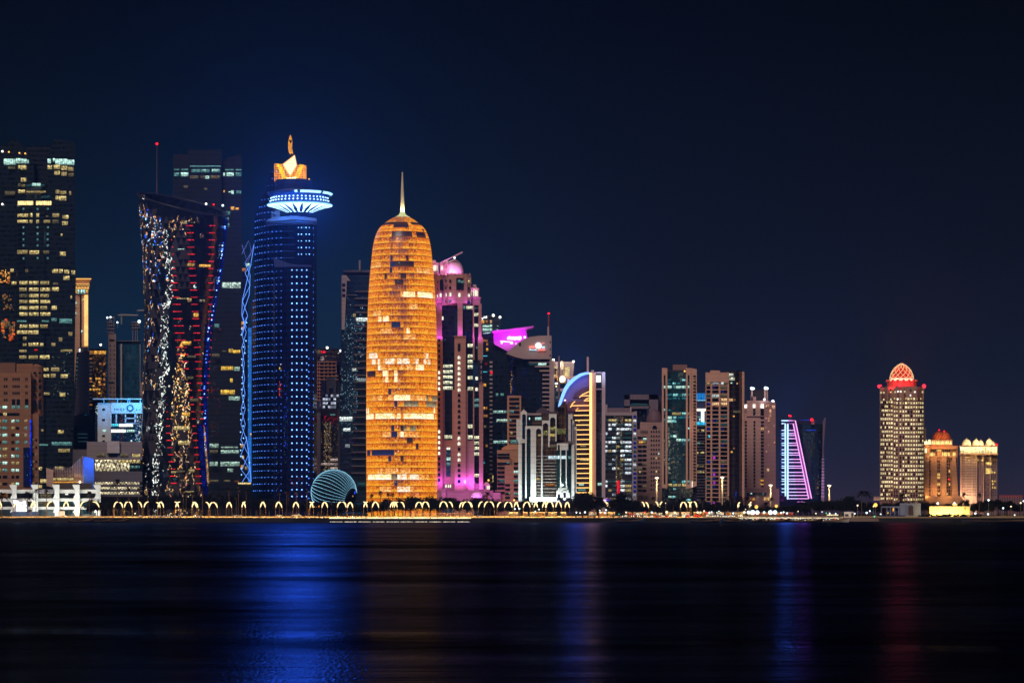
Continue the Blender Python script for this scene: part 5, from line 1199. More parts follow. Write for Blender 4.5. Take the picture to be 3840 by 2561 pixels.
wins(t, flat(2498.5), [(*b1.r(617, 1190 + 42 * k, 645, 1204 + 42 * k), PALE) for k in range(34)] + [(*b1.r(x, y, x + 22, y + 26), mt) for x, y, mt in ((552, 976, AMB2), (576, 976, AMB2), (582, 1010, AMB2), (582, 1060, AMB), (556, 1408, AMB), (624, 1284, RED), (572, 1200, E(sr(200, 40, 40), .4)))] + [(*b1.r(552, 1134, 594, 1140), CYAN), (*b1.r(552, 1289, 594, 1295), CYAN)])
wins(t, flat(2499.5), [(*b2.r(726, 208, 752, 238), COOL2), (*b2.r(776, 208, 808, 236), COOL2), (*b2.r(700, 390, 843, 418), E(sr(190, 240, 230), .8, 1.2, 2)), (*b2.r(730, 478, 846, 508), E(sr(210, 245, 225), .9, 1.2, 2)), (*b2.r(700, 704, 846, 734), E(sr(190, 240, 230), .7, 1.2, 2))] + [(*b2.r(x, y, x + 26, y + 28), m2) for x, y, m2 in ((598, 110, AMB), (594, 352, AMB), (612, 352, AMB2), (594, 432, AMB2), (616, 432, AMB2), (600, 545, DIM), (616, 745, AMB2))] + [(*b2.r(592, 934, 612, 942), CYAN)])
glints(t, flat(2499.5), b2.r(690, 500, 846, 900), 60, [COOL2, CYAN, DIMC], (.7, 2)); glints(t, flat(2499.5), b2.r(878, 0, 896, 210), 40, [AMB, WARM, E(sr(255, 150, 80), .7)], (1, 3)); glints(t, flat(2499.5), b1.r(820, 1140, 860, 1560), 40, [BLUE2, AMB2, BLUE], (1, 4)); glints(t, flat(2499.5), b1.r(650, 1110, 960, 1570), 60, [DIMC, BLUE2, COOL2, DIM], (.7, 2.5)); glints(t, flat(2499), b2.r(596, 560, 690, 1150), 50, [DIM, WARM2, DIMC], (.6, 1.8))
one(t, 'entrance_light', lambda m: (bulb(m, *b2.p(650, 1120), 2290, .8, LAMPO), m.box(*b2.r(690, 1070, 700, 1140), 2292, 2293, WARM)))
# -- pale tower with the round sign
t = T('sign_tower', 'pale tower with a curved blank head carrying a round illuminated sign', 'skyscraper', 1990, 2490)
PL = S(sr(190, 165, 165), .7, 0, .1)
def f(m):
    m.poly([b1.p(*q) for q in ((778, 1112), (860, 1040), (940, 980), (1010, 950), (1100, 938), (1224, 936), (1224, 1168), (960, 1166), (880, 1150))], 2474, 2500, PL)
    m.box(*b1.r(1203, 1160, 1226, 1800), 2475, 2500, PL); m.box(*b1.r(880, 1150, 1135, 1800), 2482, 2505, GM)
    m.box(*b1.r(1130, 1160, 1204, 1800), 2480, 2505, G((.02, .025, .04), (.03, .035, .05), 4, 2, .2))
    for k in range(12):
        y = 1190 + 42 * k
        m.box(*b1.r(1000 if k == 0 else (1060 if k == 1 else (1105 if k == 2 else 1134)), y, 1204, y + 14), 2477, 2482, PL)
one(t, 'wall', f)
wins(t, flat(2474), [(*b1.r(906, 1005, 924, 1040), DARK)] + [(*b1.r(1206, y, 1216, y + 24), DARK) for y in (990, 1058, 1120)]); wins(t, flat(2479.5), [(*b1.r(1092, 1206, 1172, 1230), COOL), (*b1.r(1005, 1206, 1080, 1228), DIMC)])
one(t, 'mast', lambda m: (m.bar(*b1.p(1198, 725), *b1.p(1198, 940), 2480, .8, S(sr(150, 80, 85), .5, 0)), m.box(*b1.r(1183, 848, 1200, 940), 2478, 2484, PL), bulb(m, *b1.p(1197, 722), 2480, .9, LAMPR)))
sR, sB, sW = E(sr(255, 130, 115), 1.8, 0), E(sr(190, 235, 255), 1.6, 0), E((1, 1, 1), 1.8, 0)
SP = lambda l: [zs.p(*q) for q in l]
def f(m): m.poly(SP([(1155 + 230 * math.cos(a), 705 + 225 * math.sin(a)) for a in (2 * PI * k / 24 for k in range(24))]), 2472.6, 2473.6, sW)
one(t, 'sign_disc', f)
one(t, 'sign_needle', lambda m: (m.poly(SP(((1290, 640), (1260, 605), (1420, 540), (1600, 465), (1625, 480), (1480, 560))), 2471.8, 2472.5, sR), m.poly(SP(((1170, 635), (1260, 590), (1275, 600), (1190, 645))), 2472, 2472.5, BLK)))
def f(m):
    for k in range(6): m.poly(SP(((475 + 70 * k, 735), (540 + 70 * k, 735), (540 + 70 * k, 880), (475 + 70 * k, 880))), 2472, 2473.5, sR)
    m.poly(SP(((895, 850), (980, 825), (1000, 845), (900, 885))), 2472, 2473.5, sR)
    for k in range(3): m.poly(SP(((1390 + 85 * k, 760), (1465 + 80 * k, 760), (1470 + 85 * k, 880), (1395 + 85 * k, 880))), 2472, 2473.5, sB)
    m.poly(SP(((490, 1035), (500, 950), (590, 940), (590, 1000), (930, 1000), (930, 1040))), 2472, 2473.5, sB); m.poly(SP([(972 + 55 * math.cos(a), 1010 + 55 * math.sin(a)) for a in (2 * PI * k / 12 for k in range(12))]), 2472, 2473.5, sB)
    m.poly(SP(((1100, 1085), (1150, 1010), (1230, 1000), (1320, 920), (1420, 1005), (1480, 940), (1650, 950), (1650, 1060), (1190, 1055), (1130, 1105))), 2472, 2473.5, sR)
one(t, 'sign_letter', f)
glints(t, flat(2481.5), b1.r(920, 1160, 1000, 1560), 40, [BLUE2, BLUE, DIMC], (.8, 3)); glints(t, flat(2479), b2.r(1000, 180, 1210, 380), 12, [DIMC, COOL], (.6, 1)); glints(t, flat(2476), b1.r(1150, 1320, 1215, 1560), 6, [BLUE2], (1, 1.6))
# -- brown striped office
t = T('striped_office', 'brown stone office with horizontal window stripes and a stepped lower block', 'building', 1910, 2310)
BR = S(sr(205, 150, 120))
def f(m):
    m.box(*b2.r(845, 233, 992, 1700), 2302, 2330, BR); m.box(*b2.r(740, 805, 968, 1000), 2290, 2320, BR); m.box(*b2.r(740, 905, 880, 1700), 2286, 2320, BR); m.box(*b2.r(820, 960, 970, 1700), 2284, 2320, BR)
    c = W(*b2.p(915, 800), 2300); m.lathe([(9.5, W(*b2.p(0, 805), 2300).z), (9.5, W(*b2.p(0, 785), 2300).z), (7, W(*b2.p(0, 762), 2300).z), (3, W(*b2.p(0, 752), 2300).z), (.1, W(*b2.p(0, 750), 2300).z)], (c.x, c.y), BR, 16)
one(t, 'wall', f)
wins(t, flat(2301.5), [(*b2.r(866, 256 + 45.5 * k, 972, 280 + 45.5 * k), DARK) for k in range(12)] + [(*b2.r(870, 388, 915, 416), COOL2), (*b2.r(870, 480, 890, 504), COOL2), (*b2.r(880, 614, 902, 638), WARM), (*b2.r(880, 700, 950, 736), COOL2), (*b2.r(940, 340, 952, 365), COOL2)], out=.3)
wins(t, flat(2285.5), [(*b2.r(742, y, 872, y + 26), DARK) for y in (840, 870, 934, 978, 1024, 1070, 1114, 1150, 1190, 1240)] + [(*b2.r(838, 1024, 874, 1046), COOL), (*b2.r(758, 1112, 874, 1140), COOL2), (*b2.r(840, 934, 866, 944), CYAN)])
wins(t, flat(2283.5), [(*b2.r(914, y, 962, y + 24), mt) for y, mt in ((934, DARK), (980, DARK), (1022, COOL), (1068, DARK), (1116, COOL2), (1160, DARK), (1204, DARK), (1252, COOL2), (1298, DARK))] + [(*b2.r(824, y, 872, y + 24), DARK) for y in (1160, 1206, 1250, 1290)] + [(*b2.r(862, 1250, 870, 1266), E(sr(60, 255, 150), 1))])
# -- building with white arches
t = T('arched_building', 'bronze glass building framed by tall white arches, floodlit white at its base', 'building', 2045, 2210)
WA = S(sr(238, 236, 234), .7, 4, .08); BZ = G((.07, .042, .026), (.17, .13, .10), 4.1, 2, .16, .15); TL = G((.008, .03, .04), (.06, .09, .09), 4.1, 2, .12, .1)
def f(m):
    m.box(*b2.r(1048, 570, 1095, 1310), 2206, 2230, TL); m.box(*b2.r(1145, 570, 1205, 1310), 2206, 2230, BZ); m.box(*b2.r(1218, 520, 1372, 1310), 2207, 2230, BZ); m.box(*b2.r(1290, 460, 1352, 720), 2205, 2230, BZ)
    m.box(*b2.r(1104, 430, 1212, 560), 2210, 2230, BZ); m.box(*b2.r(1052, 436, 1128, 560), 2212, 2230, TL); m.box(*b2.r(1200, 420, 1285, 530), 2211, 2230, BZ); m.box(*b2.r(1000, 730, 1050, 1330), 2208, 2230, TL); m.box(*b2.r(1003, 430, 1045, 700), 2207, 2225, TL)
    m.box(*b3.r(207, 860, 300, 1300), 2200, 2225, G((.006, .03, .03), (.04, .06, .06), 4.1, 1.5, .1)); m.box(*b3.r(302, 860, 340, 1350), 2203, 2225, TL)
one(t, 'glass_wall', f)
def arch(x0, x1, xi0, xi1, yt, ya, yb, Y, zz_=b2):
    def f(m):
        'a white frame with a round-headed opening'
        r = (xi1 - xi0) / 2; c = (xi0 + xi1) / 2
        n = 10
        top = [(xi0 + (xi1 - xi0) * k / n, yt) for k in range(n + 1)]
        arc = [(c - r * math.cos(PI * k / n), ya + r * (1 - math.sin(PI * k / n)) if False else ya + r - r * math.sin(PI * k / n)) for k in range(n + 1)]
        for k in range(n): m.poly([zz_.p(*q) for q in (top[k], top[k + 1], arc[k + 1], arc[k])], Y, Y + 8, WA)
        m.box(*zz_.r(x0, yt, xi0, yb), Y, Y + 8, WA); m.box(*zz_.r(xi1, yt, x1, yb), Y, Y + 8, WA)
    return f
one(t, 'arch', arch(1034, 1140, 1050, 1092, 552, 578, 1310, 2201)); one(t, 'arch', arch(1134, 1212, 1148, 1202, 552, 578, 1310, 2200.5)); one(t, 'arch', arch(1212, 1290, 1220, 1276, 494, 520, 770, 2200)); one(t, 'arch', arch(1284, 1364, 1296, 1352, 424, 460, 712, 2199.5)); one(t, 'arch', arch(985, 1052, 1003, 1042, 420, 426, 690, 2202))
one(t, 'arch', arch(210, 310, 218, 238, 862, 872, 920, 2198, b3)); one(t, 'arch', arch(236, 312, 252, 290, 860, 872, 920, 2198.5, b3)); one(t, 'arch', arch(311, 350, 334, 347, 600, 640, 860, 2204, b3)); one(t, 'arch', arch(346, 364, 350, 360, 656, 690, 890, 2205, b3)); one(t, 'arch', arch(360, 386, 366, 376, 712, 740, 1300, 2206, b3))
def f(m):
    m.box(*b2.r(1095, 570, 1146, 1310), 2202, 2212, WA); m.box(*b2.r(1205, 770, 1219, 1310), 2202.5, 2212, WA)
    m.box(*b2.r(942, 480, 986, 690), 2204, 2220, WA); m.poly([b2.p(*q) for q in ((945, 665), (1052, 700), (1052, 730), (960, 730))], 2203, 2220, WA); m.box(*b2.r(962, 720, 1000, 1340), 2204, 2220, WA)
    m.poly([b2.p(*q) for q in ((1020, 376), (1055, 412), (1052, 430), (985, 430), (985, 412))], 2203, 2218, WA)
    m.box(*b2.r(1050, 416, 1205, 438), 2206, 2222, S(sr(170, 150, 155), .7, 0)); m.box(*b2.r(1200, 400, 1370, 428), 2214, 2230, S(sr(90, 80, 90), .7, 0)); m.poly([b2.p(*q) for q in ((1150, 395), (1185, 370), (1215, 352), (1250, 365), (1275, 395), (1275, 425), (1150, 425))], 2218, 2230, S(sr(90, 80, 90), .7, 0))
    for k in range(13): m.box(*b2.r(1145, 868 + 34 * k, 1370, 871 + 34 * k), 2204, 2206, WA)
    m.box(*b2.r(1080, 1298, 1400, 1345), 2196, 2210, WA)
    m.box(*b3.r(238, 890, 248, 1240), 2197.5, 2201, WA); m.box(*b3.r(288, 890, 298, 1240), 2197.5, 2201, WA); m.box(*b3.r(340, 870, 366, 1370), 2202, 2215, WA)
one(t, 'frame', f)
def f(m):
    for q in ((207, 1280, 250, 1368), (222, 1258, 300, 1285), (236, 1238, 252, 1262), (262, 1275, 314, 1300), (290, 1240, 304, 1262), (250, 1298, 268, 1368), (290, 1298, 325, 1368), (205, 1345, 325, 1368)): m.box(*b3.r(*q), 2188, 2196, WA)
one(t, 'portal', f)
wins(t, flat(2187.5), [(*b3.r(216, 1314, 240, 1345), DARK, 'a')])
def f(m):
    c = W(*b3.p(255, 500), 2212); zz_ = lambda y: W(0, b3.p(0, y)[1], 2212).z; k = 2212 / F / 2.376
    m.lathe([(47 * k, zz_(860)), (47 * k, zz_(545))], (c.x, c.y), BZ, 8, smooth=False)
    m.poly([b3.p(*q) for q in ((212, 545), (250, 515), (288, 482), (302, 545))], 2204, 2220, BZ); m.box(*b3.r(279, 480, 287, 860), 2201, 2203, S(sr(120, 90, 70)))
    m.poly([b3.p(*q) for q in ((212, 855), (298, 850), (306, 838), (345, 842), (340, 865), (212, 865))], 2200, 2212, S(sr(120, 105, 100), .7, 0))
one(t, 'octagonal_tower', f)
one(t, 'tower_lamp', lambda m: bulb(m, *b3.p(283, 478), 2204, .7, E((1, .5, .5), 4, 0)))
BG = [E(sr(240, 140, 40), .8, 0), E(sr(190, 95, 35), .5, 0), E(sr(150, 75, 30), .35, 0), DIM]
for r, n in ((b2.r(1148, 640, 1204, 1120), 90), (b2.r(1220, 780, 1372, 1190), 190), (b2.r(1220, 540, 1276, 770), 40), (b2.r(1296, 470, 1352, 640), 34), (b2.r(1108, 440, 1280, 550), 46)): glints(t, flat(2205.2), r, n, BG, (.6, 2.2))
glints(t, flat(2203), b3.r(212, 560, 300, 840), 40, BG, (.6, 2)); glints(t, flat(2205.5), b2.r(1050, 600, 1094, 1000), 40, [CYAN, COOL2, DIMC, DIMC], (.7, 2)); glints(t, flat(2205.5), b2.r(1005, 440, 1040, 690), 24, [CYAN, BLUE, BLUE2], (.7, 2.2)); glints(t, flat(2205.2), b2.r(1148, 1120, 1205, 1240), 24, [MAG, BLUE, BLUE2], (.7, 2)); glints(t, flat(2207.5), b2.r(1002, 1180, 1048, 1260), 14, [MAG, BLUE], (.6, 1.4))
wins(t, flat(2204), [(*b2.r(1138, 460, 1208, 490), E(sr(190, 235, 225), .9, .9)), (*b2.r(1168, 640, 1203, 662), WARM2), (*b2.r(1222, 602, 1276, 655), E(sr(225, 215, 120), .45, 1.2)), (*b2.r(1296, 560, 1352, 605), E(sr(215, 210, 120), .45, 1.2)), (*b2.r(1296, 632, 1352, 664), E(sr(255, 225, 120), .9, .9)), (*b2.r(1222, 632, 1276, 655), WARM2), (*b2.r(1148, 1096, 1204, 1122), WARM2), (*b2.r(1240, 1156, 1350, 1180), AMB2), (*b2.r(1074, 464, 1086, 490), COOL)])
wins(t, flat(2197), [(*b3.r(132, 970, 208, 998), E(sr(215, 245, 255), 1.2, .5)), (*b3.r(212, 970, 238, 998), E(sr(215, 245, 255), 1.2, .5)), (*b3.r(249, 970, 288, 998), E(sr(215, 245, 255), 1.2, .5)), (*b3.r(310, 974, 340, 1000), COOL2)]); wins(t, flat(2199), [(*b3.r(212, 730, 288, 780), E(sr(200, 200, 120), .4, 1.2)), (*b3.r(145, 872, 205, 896), DIM)])
for x, y, Y, p in ((1080, 1340, 2190, 5500), (1122, 1300, 2192, 5000), (1160, 1340, 2190, 3500), (1212, 1300, 2190, 3500), (1270, 1340, 2186, 4000), (1330, 1340, 2184, 4000), (980, 1330, 2188, 2000)): flood(t, *b2.p(x, y), Y, (.80, 1, .98), p, .8)
for x, y, Y, p in ((225, 1366, 2180, 3000), (300, 1366, 2180, 3000), (355, 1340, 2190, 5500), (262, 1230, 2192, 2500)): flood(t, *b3.p(x, y), Y, (.80, 1, .98), p, .8)
# -- white tower with the oval emblem, behind
t = T('emblem_tower', 'pale tower with an oval lit emblem and warm open terraces', 'building', 2110, 2640)
def f(m):
    m.poly([zn.p(*q) for q in ((118, 235), (615, 238), (580, 600), (118, 600))], 2618, 2640, PL); m.box(*zn.r(48, 205, 122, 1500), 2606, 2640, PL); m.box(*zn.r(122, 590, 700, 640), 2612, 2640, BEIGE); m.box(*zn.r(180, 890, 640, 960), 2612, 2640, LAV); m.box(*zn.r(150, 760, 650, 1700), 2620, 2640, G((.01, .02, .08), (.03, .05, .12)))
one(t, 'wall', f)
one(t, 'emblem', lambda m: m.poly([zn.p(305 + 48 * math.cos(a), 330 + 118 * math.sin(a)) for a in (2 * PI * k / 24 for k in range(24))], 2614, 2616, S(sr(235, 215, 200), .6, 0)))
wins(t, flat(2616), [(*zn.r(345, 365, 505, 590), E(sr(255, 225, 160), 1.0, .5)), (*zn.r(350, 380, 378, 560), AMB2), (*zn.r(125, 360, 190, 400), E(sr(255, 225, 150), 1, .4)), (*zn.r(132, 405, 182, 545), DARK), (*zn.r(122, 555, 190, 600), E(sr(255, 215, 140), 1, .4)), (*zn.r(160, 450, 182, 600), E(sr(255, 200, 120), .7))])
wins(t, flat(2611), [(*zn.r(190, 620, 215, 740), AMB), (*zn.r(240, 690, 410, 765), E(sr(255, 210, 140), 1.0, .8)), (*zn.r(430, 660, 496, 765), E(sr(240, 220, 255), .9, .7)), (*zn.r(510, 640, 720, 655), WARM2)])
wins(t, flat(2605.5), [(*zn.r(135, 750, 210, 790), WHITE), (*zn.r(145, 820, 190, 860), E(sr(255, 220, 150), 2, .3))]); glints(t, flat(2619), zn.r(180, 930, 330, 1300), 16, [COOL, WHITE], (1, 2)); glints(t, flat(2605.5), zn.r(155, 900, 180, 1250), 20, [COOL2], (1, 3))
one(t, 'roof_lamp', lambda m: (bulb(m, *zn.p(100, 198), 2608, 1.3, LAMPW), bulb(m, *zn.p(590, 235), 2616, 1.1, LAMPW), bulb(m, *zn.p(315, 665), 2606, 2.6, E((1, .85, .6), 10, 0))))
flood(t, *zn.p(305, 230), 2604, (1, .95, .75), 5000); flood(t, *zn.p(315, 640), 2604, (1, .8, .5), 9000)
o = T('flag_mast', 'thin pale mast in front of the oval emblem', 'mast', 2097, 2500)
one(o, 'pole', lambda m: m.tube([W(*zn.p(238, y), 2500) for y in (1500, 600, 98)], [.9, .8, .7], S(sr(200, 170, 180), .5, 0)))
# -- sail-shaped tower with the blue neon curve
t = T('sail_tower', 'sail-shaped tower with a blue neon arc and golden neon floors', 'skyscraper', 2190, 2370)
SL = S(sr(140, 118, 160), .7, 0, .1)
cv = [(230, 1345), (265, 1215), (330, 1030), (385, 900), (450, 795), (560, 680), (660, 605), (760, 545), (880, 510), (985, 505)]
def f(m):
    m.poly([zn.p(*q) for q in cv] + [zn.p(985, 1500), zn.p(450, 1500), zn.p(300, 1500)], 2352, 2366, SL)
    m.poly([zn.p(*q) for q in ((985, 825), (800, 890), (640, 1000), (570, 1110), (985, 1125))], 2350.5, 2353, S(sr(110, 80, 115), .7, 0)); m.poly([zn.p(*q) for q in ((985, 1205), (480, 1205), (420, 1300), (420, 1440), (985, 1440))], 2350, 2353, S(sr(120, 80, 105), .7, 0))
    m.box(*b3.r(500, 228, 558, 1500), 2344, 2372, S(sr(225, 175, 165), .7, 0, .1)); m.box(*b3.r(610, 225, 641, 1500), 2344, 2372, S(sr(205, 185, 200), .7, 0, .1)); m.box(*b3.r(555, 225, 612, 236), 2345, 2372, LAV); m.box(*b3.r(552, 372, 612, 383), 2345, 2360, LAV); m.box(*b3.r(515, 208, 540, 230), 2350, 2356, LAV)
    m.box(*b3.r(555, 320, 612, 1500), 2350, 2372, G((.01, .014, .022), (.025, .03, .04)))
    m.box(*b3.r(362, 560, 502, 1500), 2351, 2372, G((.03, .02, .022), (.07, .05, .05), 4.4, 2, .15))
one(t, 'wall', f)
NBL = E((.17, .38, 1), 2.5, 0, sample=True); NGO = E((1, .56, .16), 2.0, 0, sample=True); NGH = E((1, .66, .22), 2.4, 0, sample=True)
one(t, 'blue_neon_arc', lambda m: m.tube([W(*zn.p(x + 6, y + 14), 2349.5) for x, y in cv], [.8, 1.1, 1.3, 1.4, 1.5, 1.5, 1.3, 1.2, 1.0, .8], NBL, 8))
one(t, 'gold_neon_column', lambda m: m.box(*b3.r(501, 232, 522, 1350), 2342.5, 2344, NGH))
def neon(l): return lambda m: m.tube([W(*q, 2348) for q in l], .36, NGO, 6)
one(t, 'gold_neon_floor', neon([b3.p(500, 436), b3.p(425, 437), b3.p(410, 452), b3.p(440, 425), b3.p(500, 398)])); one(t, 'gold_neon_floor', neon([b3.p(500, 480), b3.p(450, 481), b3.p(470, 466), b3.p(500, 456)])); one(t, 'gold_neon_floor', neon([b3.p(500, 523), b3.p(340, 525), b3.p(330, 540), b3.p(350, 505), b3.p(372, 487)])); one(t, 'gold_neon_floor', neon([b3.p(500, 567), b3.p(375, 570), b3.p(400, 545)])); one(t, 'gold_neon_floor', neon([b3.p(500, 610), b3.p(360, 611)])); one(t, 'gold_neon_floor', neon([b3.p(500, 653), b3.p(372, 655)]))
for k in range(15): one(t, 'gold_neon_floor', neon([b3.p(500, 696 + 43 * k), b3.p(380 + k * .3, 697 + 43 * k)]))
one(t, 'mast', lambda m: m.bar(*b3.p(485, 90), *b3.p(485, 240), 2350, .95, S(sr(220, 180, 175), .6, 0)))
wins(t, flat(2349.5), [(*b3.r(555, 255, 602, 316), E((1, .98, .95), 2, .2)), (*b3.r(574, 1212, 608, 1236), COOL), (*b3.r(400, 652, 415, 672), WARM), (*b3.r(415, 1004, 495, 1016), WARM), (*b3.r(405, 1222, 450, 1236), COOL), (*b3.r(400, 1268, 465, 1284), COOL2), (*b3.r(420, 880, 470, 890), WARM2), (*b3.r(556, 1296, 560, 1310), COOL)])
glints(t, flat(2350.5), b3.r(470, 540, 500, 1300), 24, [BLUE, BLUE2], (1, 3)); glints(t, flat(2349.6), b3.r(585, 640, 608, 930), 34, [AMB, AMB2, WARM], (.7, 2)); glints(t, flat(2349.6), b3.r(560, 400, 608, 1200), 22, [DIMC, COOL2, BLUE2], (.7, 2)); glints(t, flat(2350.6), b3.r(385, 700, 500, 1340), 40, [BLUE2, AMB2, MAG], (.7, 2.4))
flood(t, *b3.p(628, 232), 2336, (.45, .65, 1), 4000); flood(t, *b3.p(400, 330), 2346, (.04, .16, 1), 900); flood(t, *b3.p(310, 430), 2346, (.04, .16, 1), 700); flood(t, *b3.p(455, 290), 2346, (.04, .16, 1), 900); added_beam(t, *b3.p(380, 330), 2335, (.12, .2, 1), .6e5, 6); added_beam(t, *b3.p(330, 330), 2335, (.08, .22, 1), 4e5, 4, 128); added_beam(t, *b3.p(520, 700), 2335, (1, .35, .3), .4e5, 6)
one(t, 'shop_sign', lambda m: (m.box(*b3.r(562, 1360, 690, 1372), 2290, 2291, E(sr(60, 90, 255), 2.5, .6, 2)), m.box(*b3.r(600, 1362, 650, 1374), 2288, 2289, E(sr(255, 200, 255), 3, .5, 2)), m.box(*b3.r(645, 1348, 690, 1362), 2290, 2291, E(sr(240, 120, 200), .6)), m.box(*b3.r(560, 1335, 640, 1338), 2300, 2302, PALE)))
# -- grey office with white windows and a red strip
t = T('white_window_office', 'square grey office with rows of white lit windows and a red light column', 'building', 2330, 2320)
GR_ = S(sr(175, 160, 170), .7, 0, .1)
def f(m):
    m.box(*b3.r(642, 584, 890, 1500), 2304, 2340, GR_); m.poly([b3.p(*q) for q in ((882, 582), (922, 572), (922, 1500), (882, 1500))], 2302, 2340, GR_); m.box(*b3.r(648, 545, 880, 590), 2312, 2340, S(sr(130, 110, 125), .7, 0)); m.box(*b3.r(640, 515, 660, 600), 2310, 2330, GR_); m.box(*b3.r(862, 538, 872, 580), 2308, 2312, PALE)
    m.box(*b3.r(642, 612, 880, 1500), 2303, 2306, G((.02, .02, .025), (.06, .055, .065), 3.6, 1.9, .35))
one(t, 'wall', f)
WW = E(sr(235, 248, 255), 1.25, .9, 1.3); WW2 = E(sr(215, 235, 250), .5, .9, 1.3)
rs = []
for k in range(19):
    y = 646 + 38.9 * k
    for x0, x1, q in ((642, 664, .55), (668, 700, .5), (702, 738, .5), (742, 770, .5), (776, 816, .6), (816, 876, .65)):
        if k in (13,) and x0 < 760: continue
        if R() < q: rs.append((*b3.r(x0, y, x1 - 3, y + 22), pick((3, WW), (2, WW2), (.5, WARM2)) if k else WARM))
        elif R() < .4: rs.append((*b3.r(x0, y + 2, x1 - 3, y + 18), DIMC))
wins(t, flat(2302.6), rs); wins(t, flat(2301.6), [(*b3.r(892, 612 + 38.9 * k, 916, 632 + 38.9 * k), pick((2, BLUE2), (1, WW2), (2, DIMC), (1, WW))) for k in range(19)])
GL = [E(sr(255, 240, 170), 1.6, 0), E(sr(255, 210, 110), 1.0, 0)]
glints(t, flat(2302.3), b3.r(736, 615, 746, 1240), 70, GL, (.8, 2.2)); glints(t, flat(2302.3), b3.r(770, 620, 794, 1260), 90, GL, (.8, 2.2)); glints(t, flat(2302.3), b3.r(722, 620, 812, 690), 26, GL + [RED], (.8, 1.8)); glints(t, flat(2302.3), b3.r(650, 640, 876, 1340), 80, [WW, DIMC], (.5, 1.2))
one(t, 'red_light_column', lambda m: m.box(*b3.r(747, 1190, 767, 1335), 2301, 2302, E(sr(255, 20, 45), 1.2, .3)))
# -- building with the framed opening on its roof
t = T('framed_office', 'dark office crowned by a pale rectangular roof frame, behind the domed block', 'building', 2400, 2720)
FC = S(sr(130, 115, 130), .8, 0, .1)
def f(m):
    m.box(*b3.r(810, 426, 1112, 470), 2700, 2720, FC); m.box(*b3.r(810, 426, 860, 560), 2700, 2720, FC); m.box(*b3.r(1030, 426, 1112, 720), 2700, 2720, FC); m.box(*b3.r(810, 528, 1040, 552), 2700, 2720, FC); m.box(*b3.r(858, 470, 1032, 530), 2712, 2722, S(sr(45, 45, 70), .6, 0)); m.box(*b3.r(1110, 436, 1150, 700), 2720, 2740, S(sr(60, 60, 85), .6, 0))
    m.box(*b3.r(815, 550, 1010, 1500), 2706, 2730, G((.01, .013, .03), (.02, .024, .045)))
one(t, 'wall', f)
glints(t, flat(2705.5), b3.r(930, 580, 1000, 660), 8, [COOL, DIMC], (.8, 1.6)); wins(t, flat(2711.5), [(*b3.r(866, 508, 1020, 524), DIMC)])
# -- beige block with the shallow dome
t = T('domed_block', 'beige apartment block with a shallow roof dome and small square windows', 'building', 2440, 2420)
DB = S(sr(185, 150, 145), .8, 3.6)
def f(m):
    m.box(*b3.r(925, 735, 1030, 1500), 2404, 2430, DB); m.box(*b3.r(1020, 672, 1150, 1500), 2400, 2430, DB); m.box(*b3.r(950, 672, 1030, 740), 2408, 2430, DB); m.box(*b3.r(925, 1310, 1150, 1500), 2398, 2430, DB)
    for x in range(955, 1020, 14): m.box(*b3.r(x, 742, x + 5, 762), 2402, 2405, DARK2)
one(t, 'wall', f)
one(t, 'dome', lambda m: m.lathe([(30 * 2415 / F * math.cos(a), W(*b3.p(0, 668 - 112 * math.sin(a)), 2415).z) for a in (1.5 * k / 8 for k in range(9))], (W(*b3.p(1078, 0), 2415).x, 2415), S(sr(120, 95, 105), .6, 0), 24))
wins(t, flat(2399.5), cells(b3.r(1040, 735, 1130, 1290), 4, 14, .45, .38, lambda i, j: pick((14, DARK), (1, COOL), (1, WARM))) + [(*b3.r(1062, 702, 1100, 730), DARK, 'a')]); wins(t, flat(2403.5), cells(b3.r(928, 790, 1010, 1300), 2, 13, .9, .5, lambda i, j: pick((9, DARK), (1, DIM)))); wins(t, flat(2403.3), [(*b3.r(980, 812, 1008, 830), COOL), (*b3.r(938, 842, 978, 860), AMB), (*b3.r(982, 842, 1002, 858), WARM2), (*b3.r(940, 1105, 960, 1125), WARM2), (*b3.r(1078, 805, 1086, 822), COOL), (*b3.r(1102, 905, 1110, 915), WARM2), (*b3.r(1132, 742, 1148, 760), WARM)])
wins(t, flat(2397.5), [(*b3.r(x, 1326, x + 5, 1360), DARK) for x in range(935, 1030, 12)] + [(*b3.r(1104, 1356, 1114, 1368), BLUE2)])
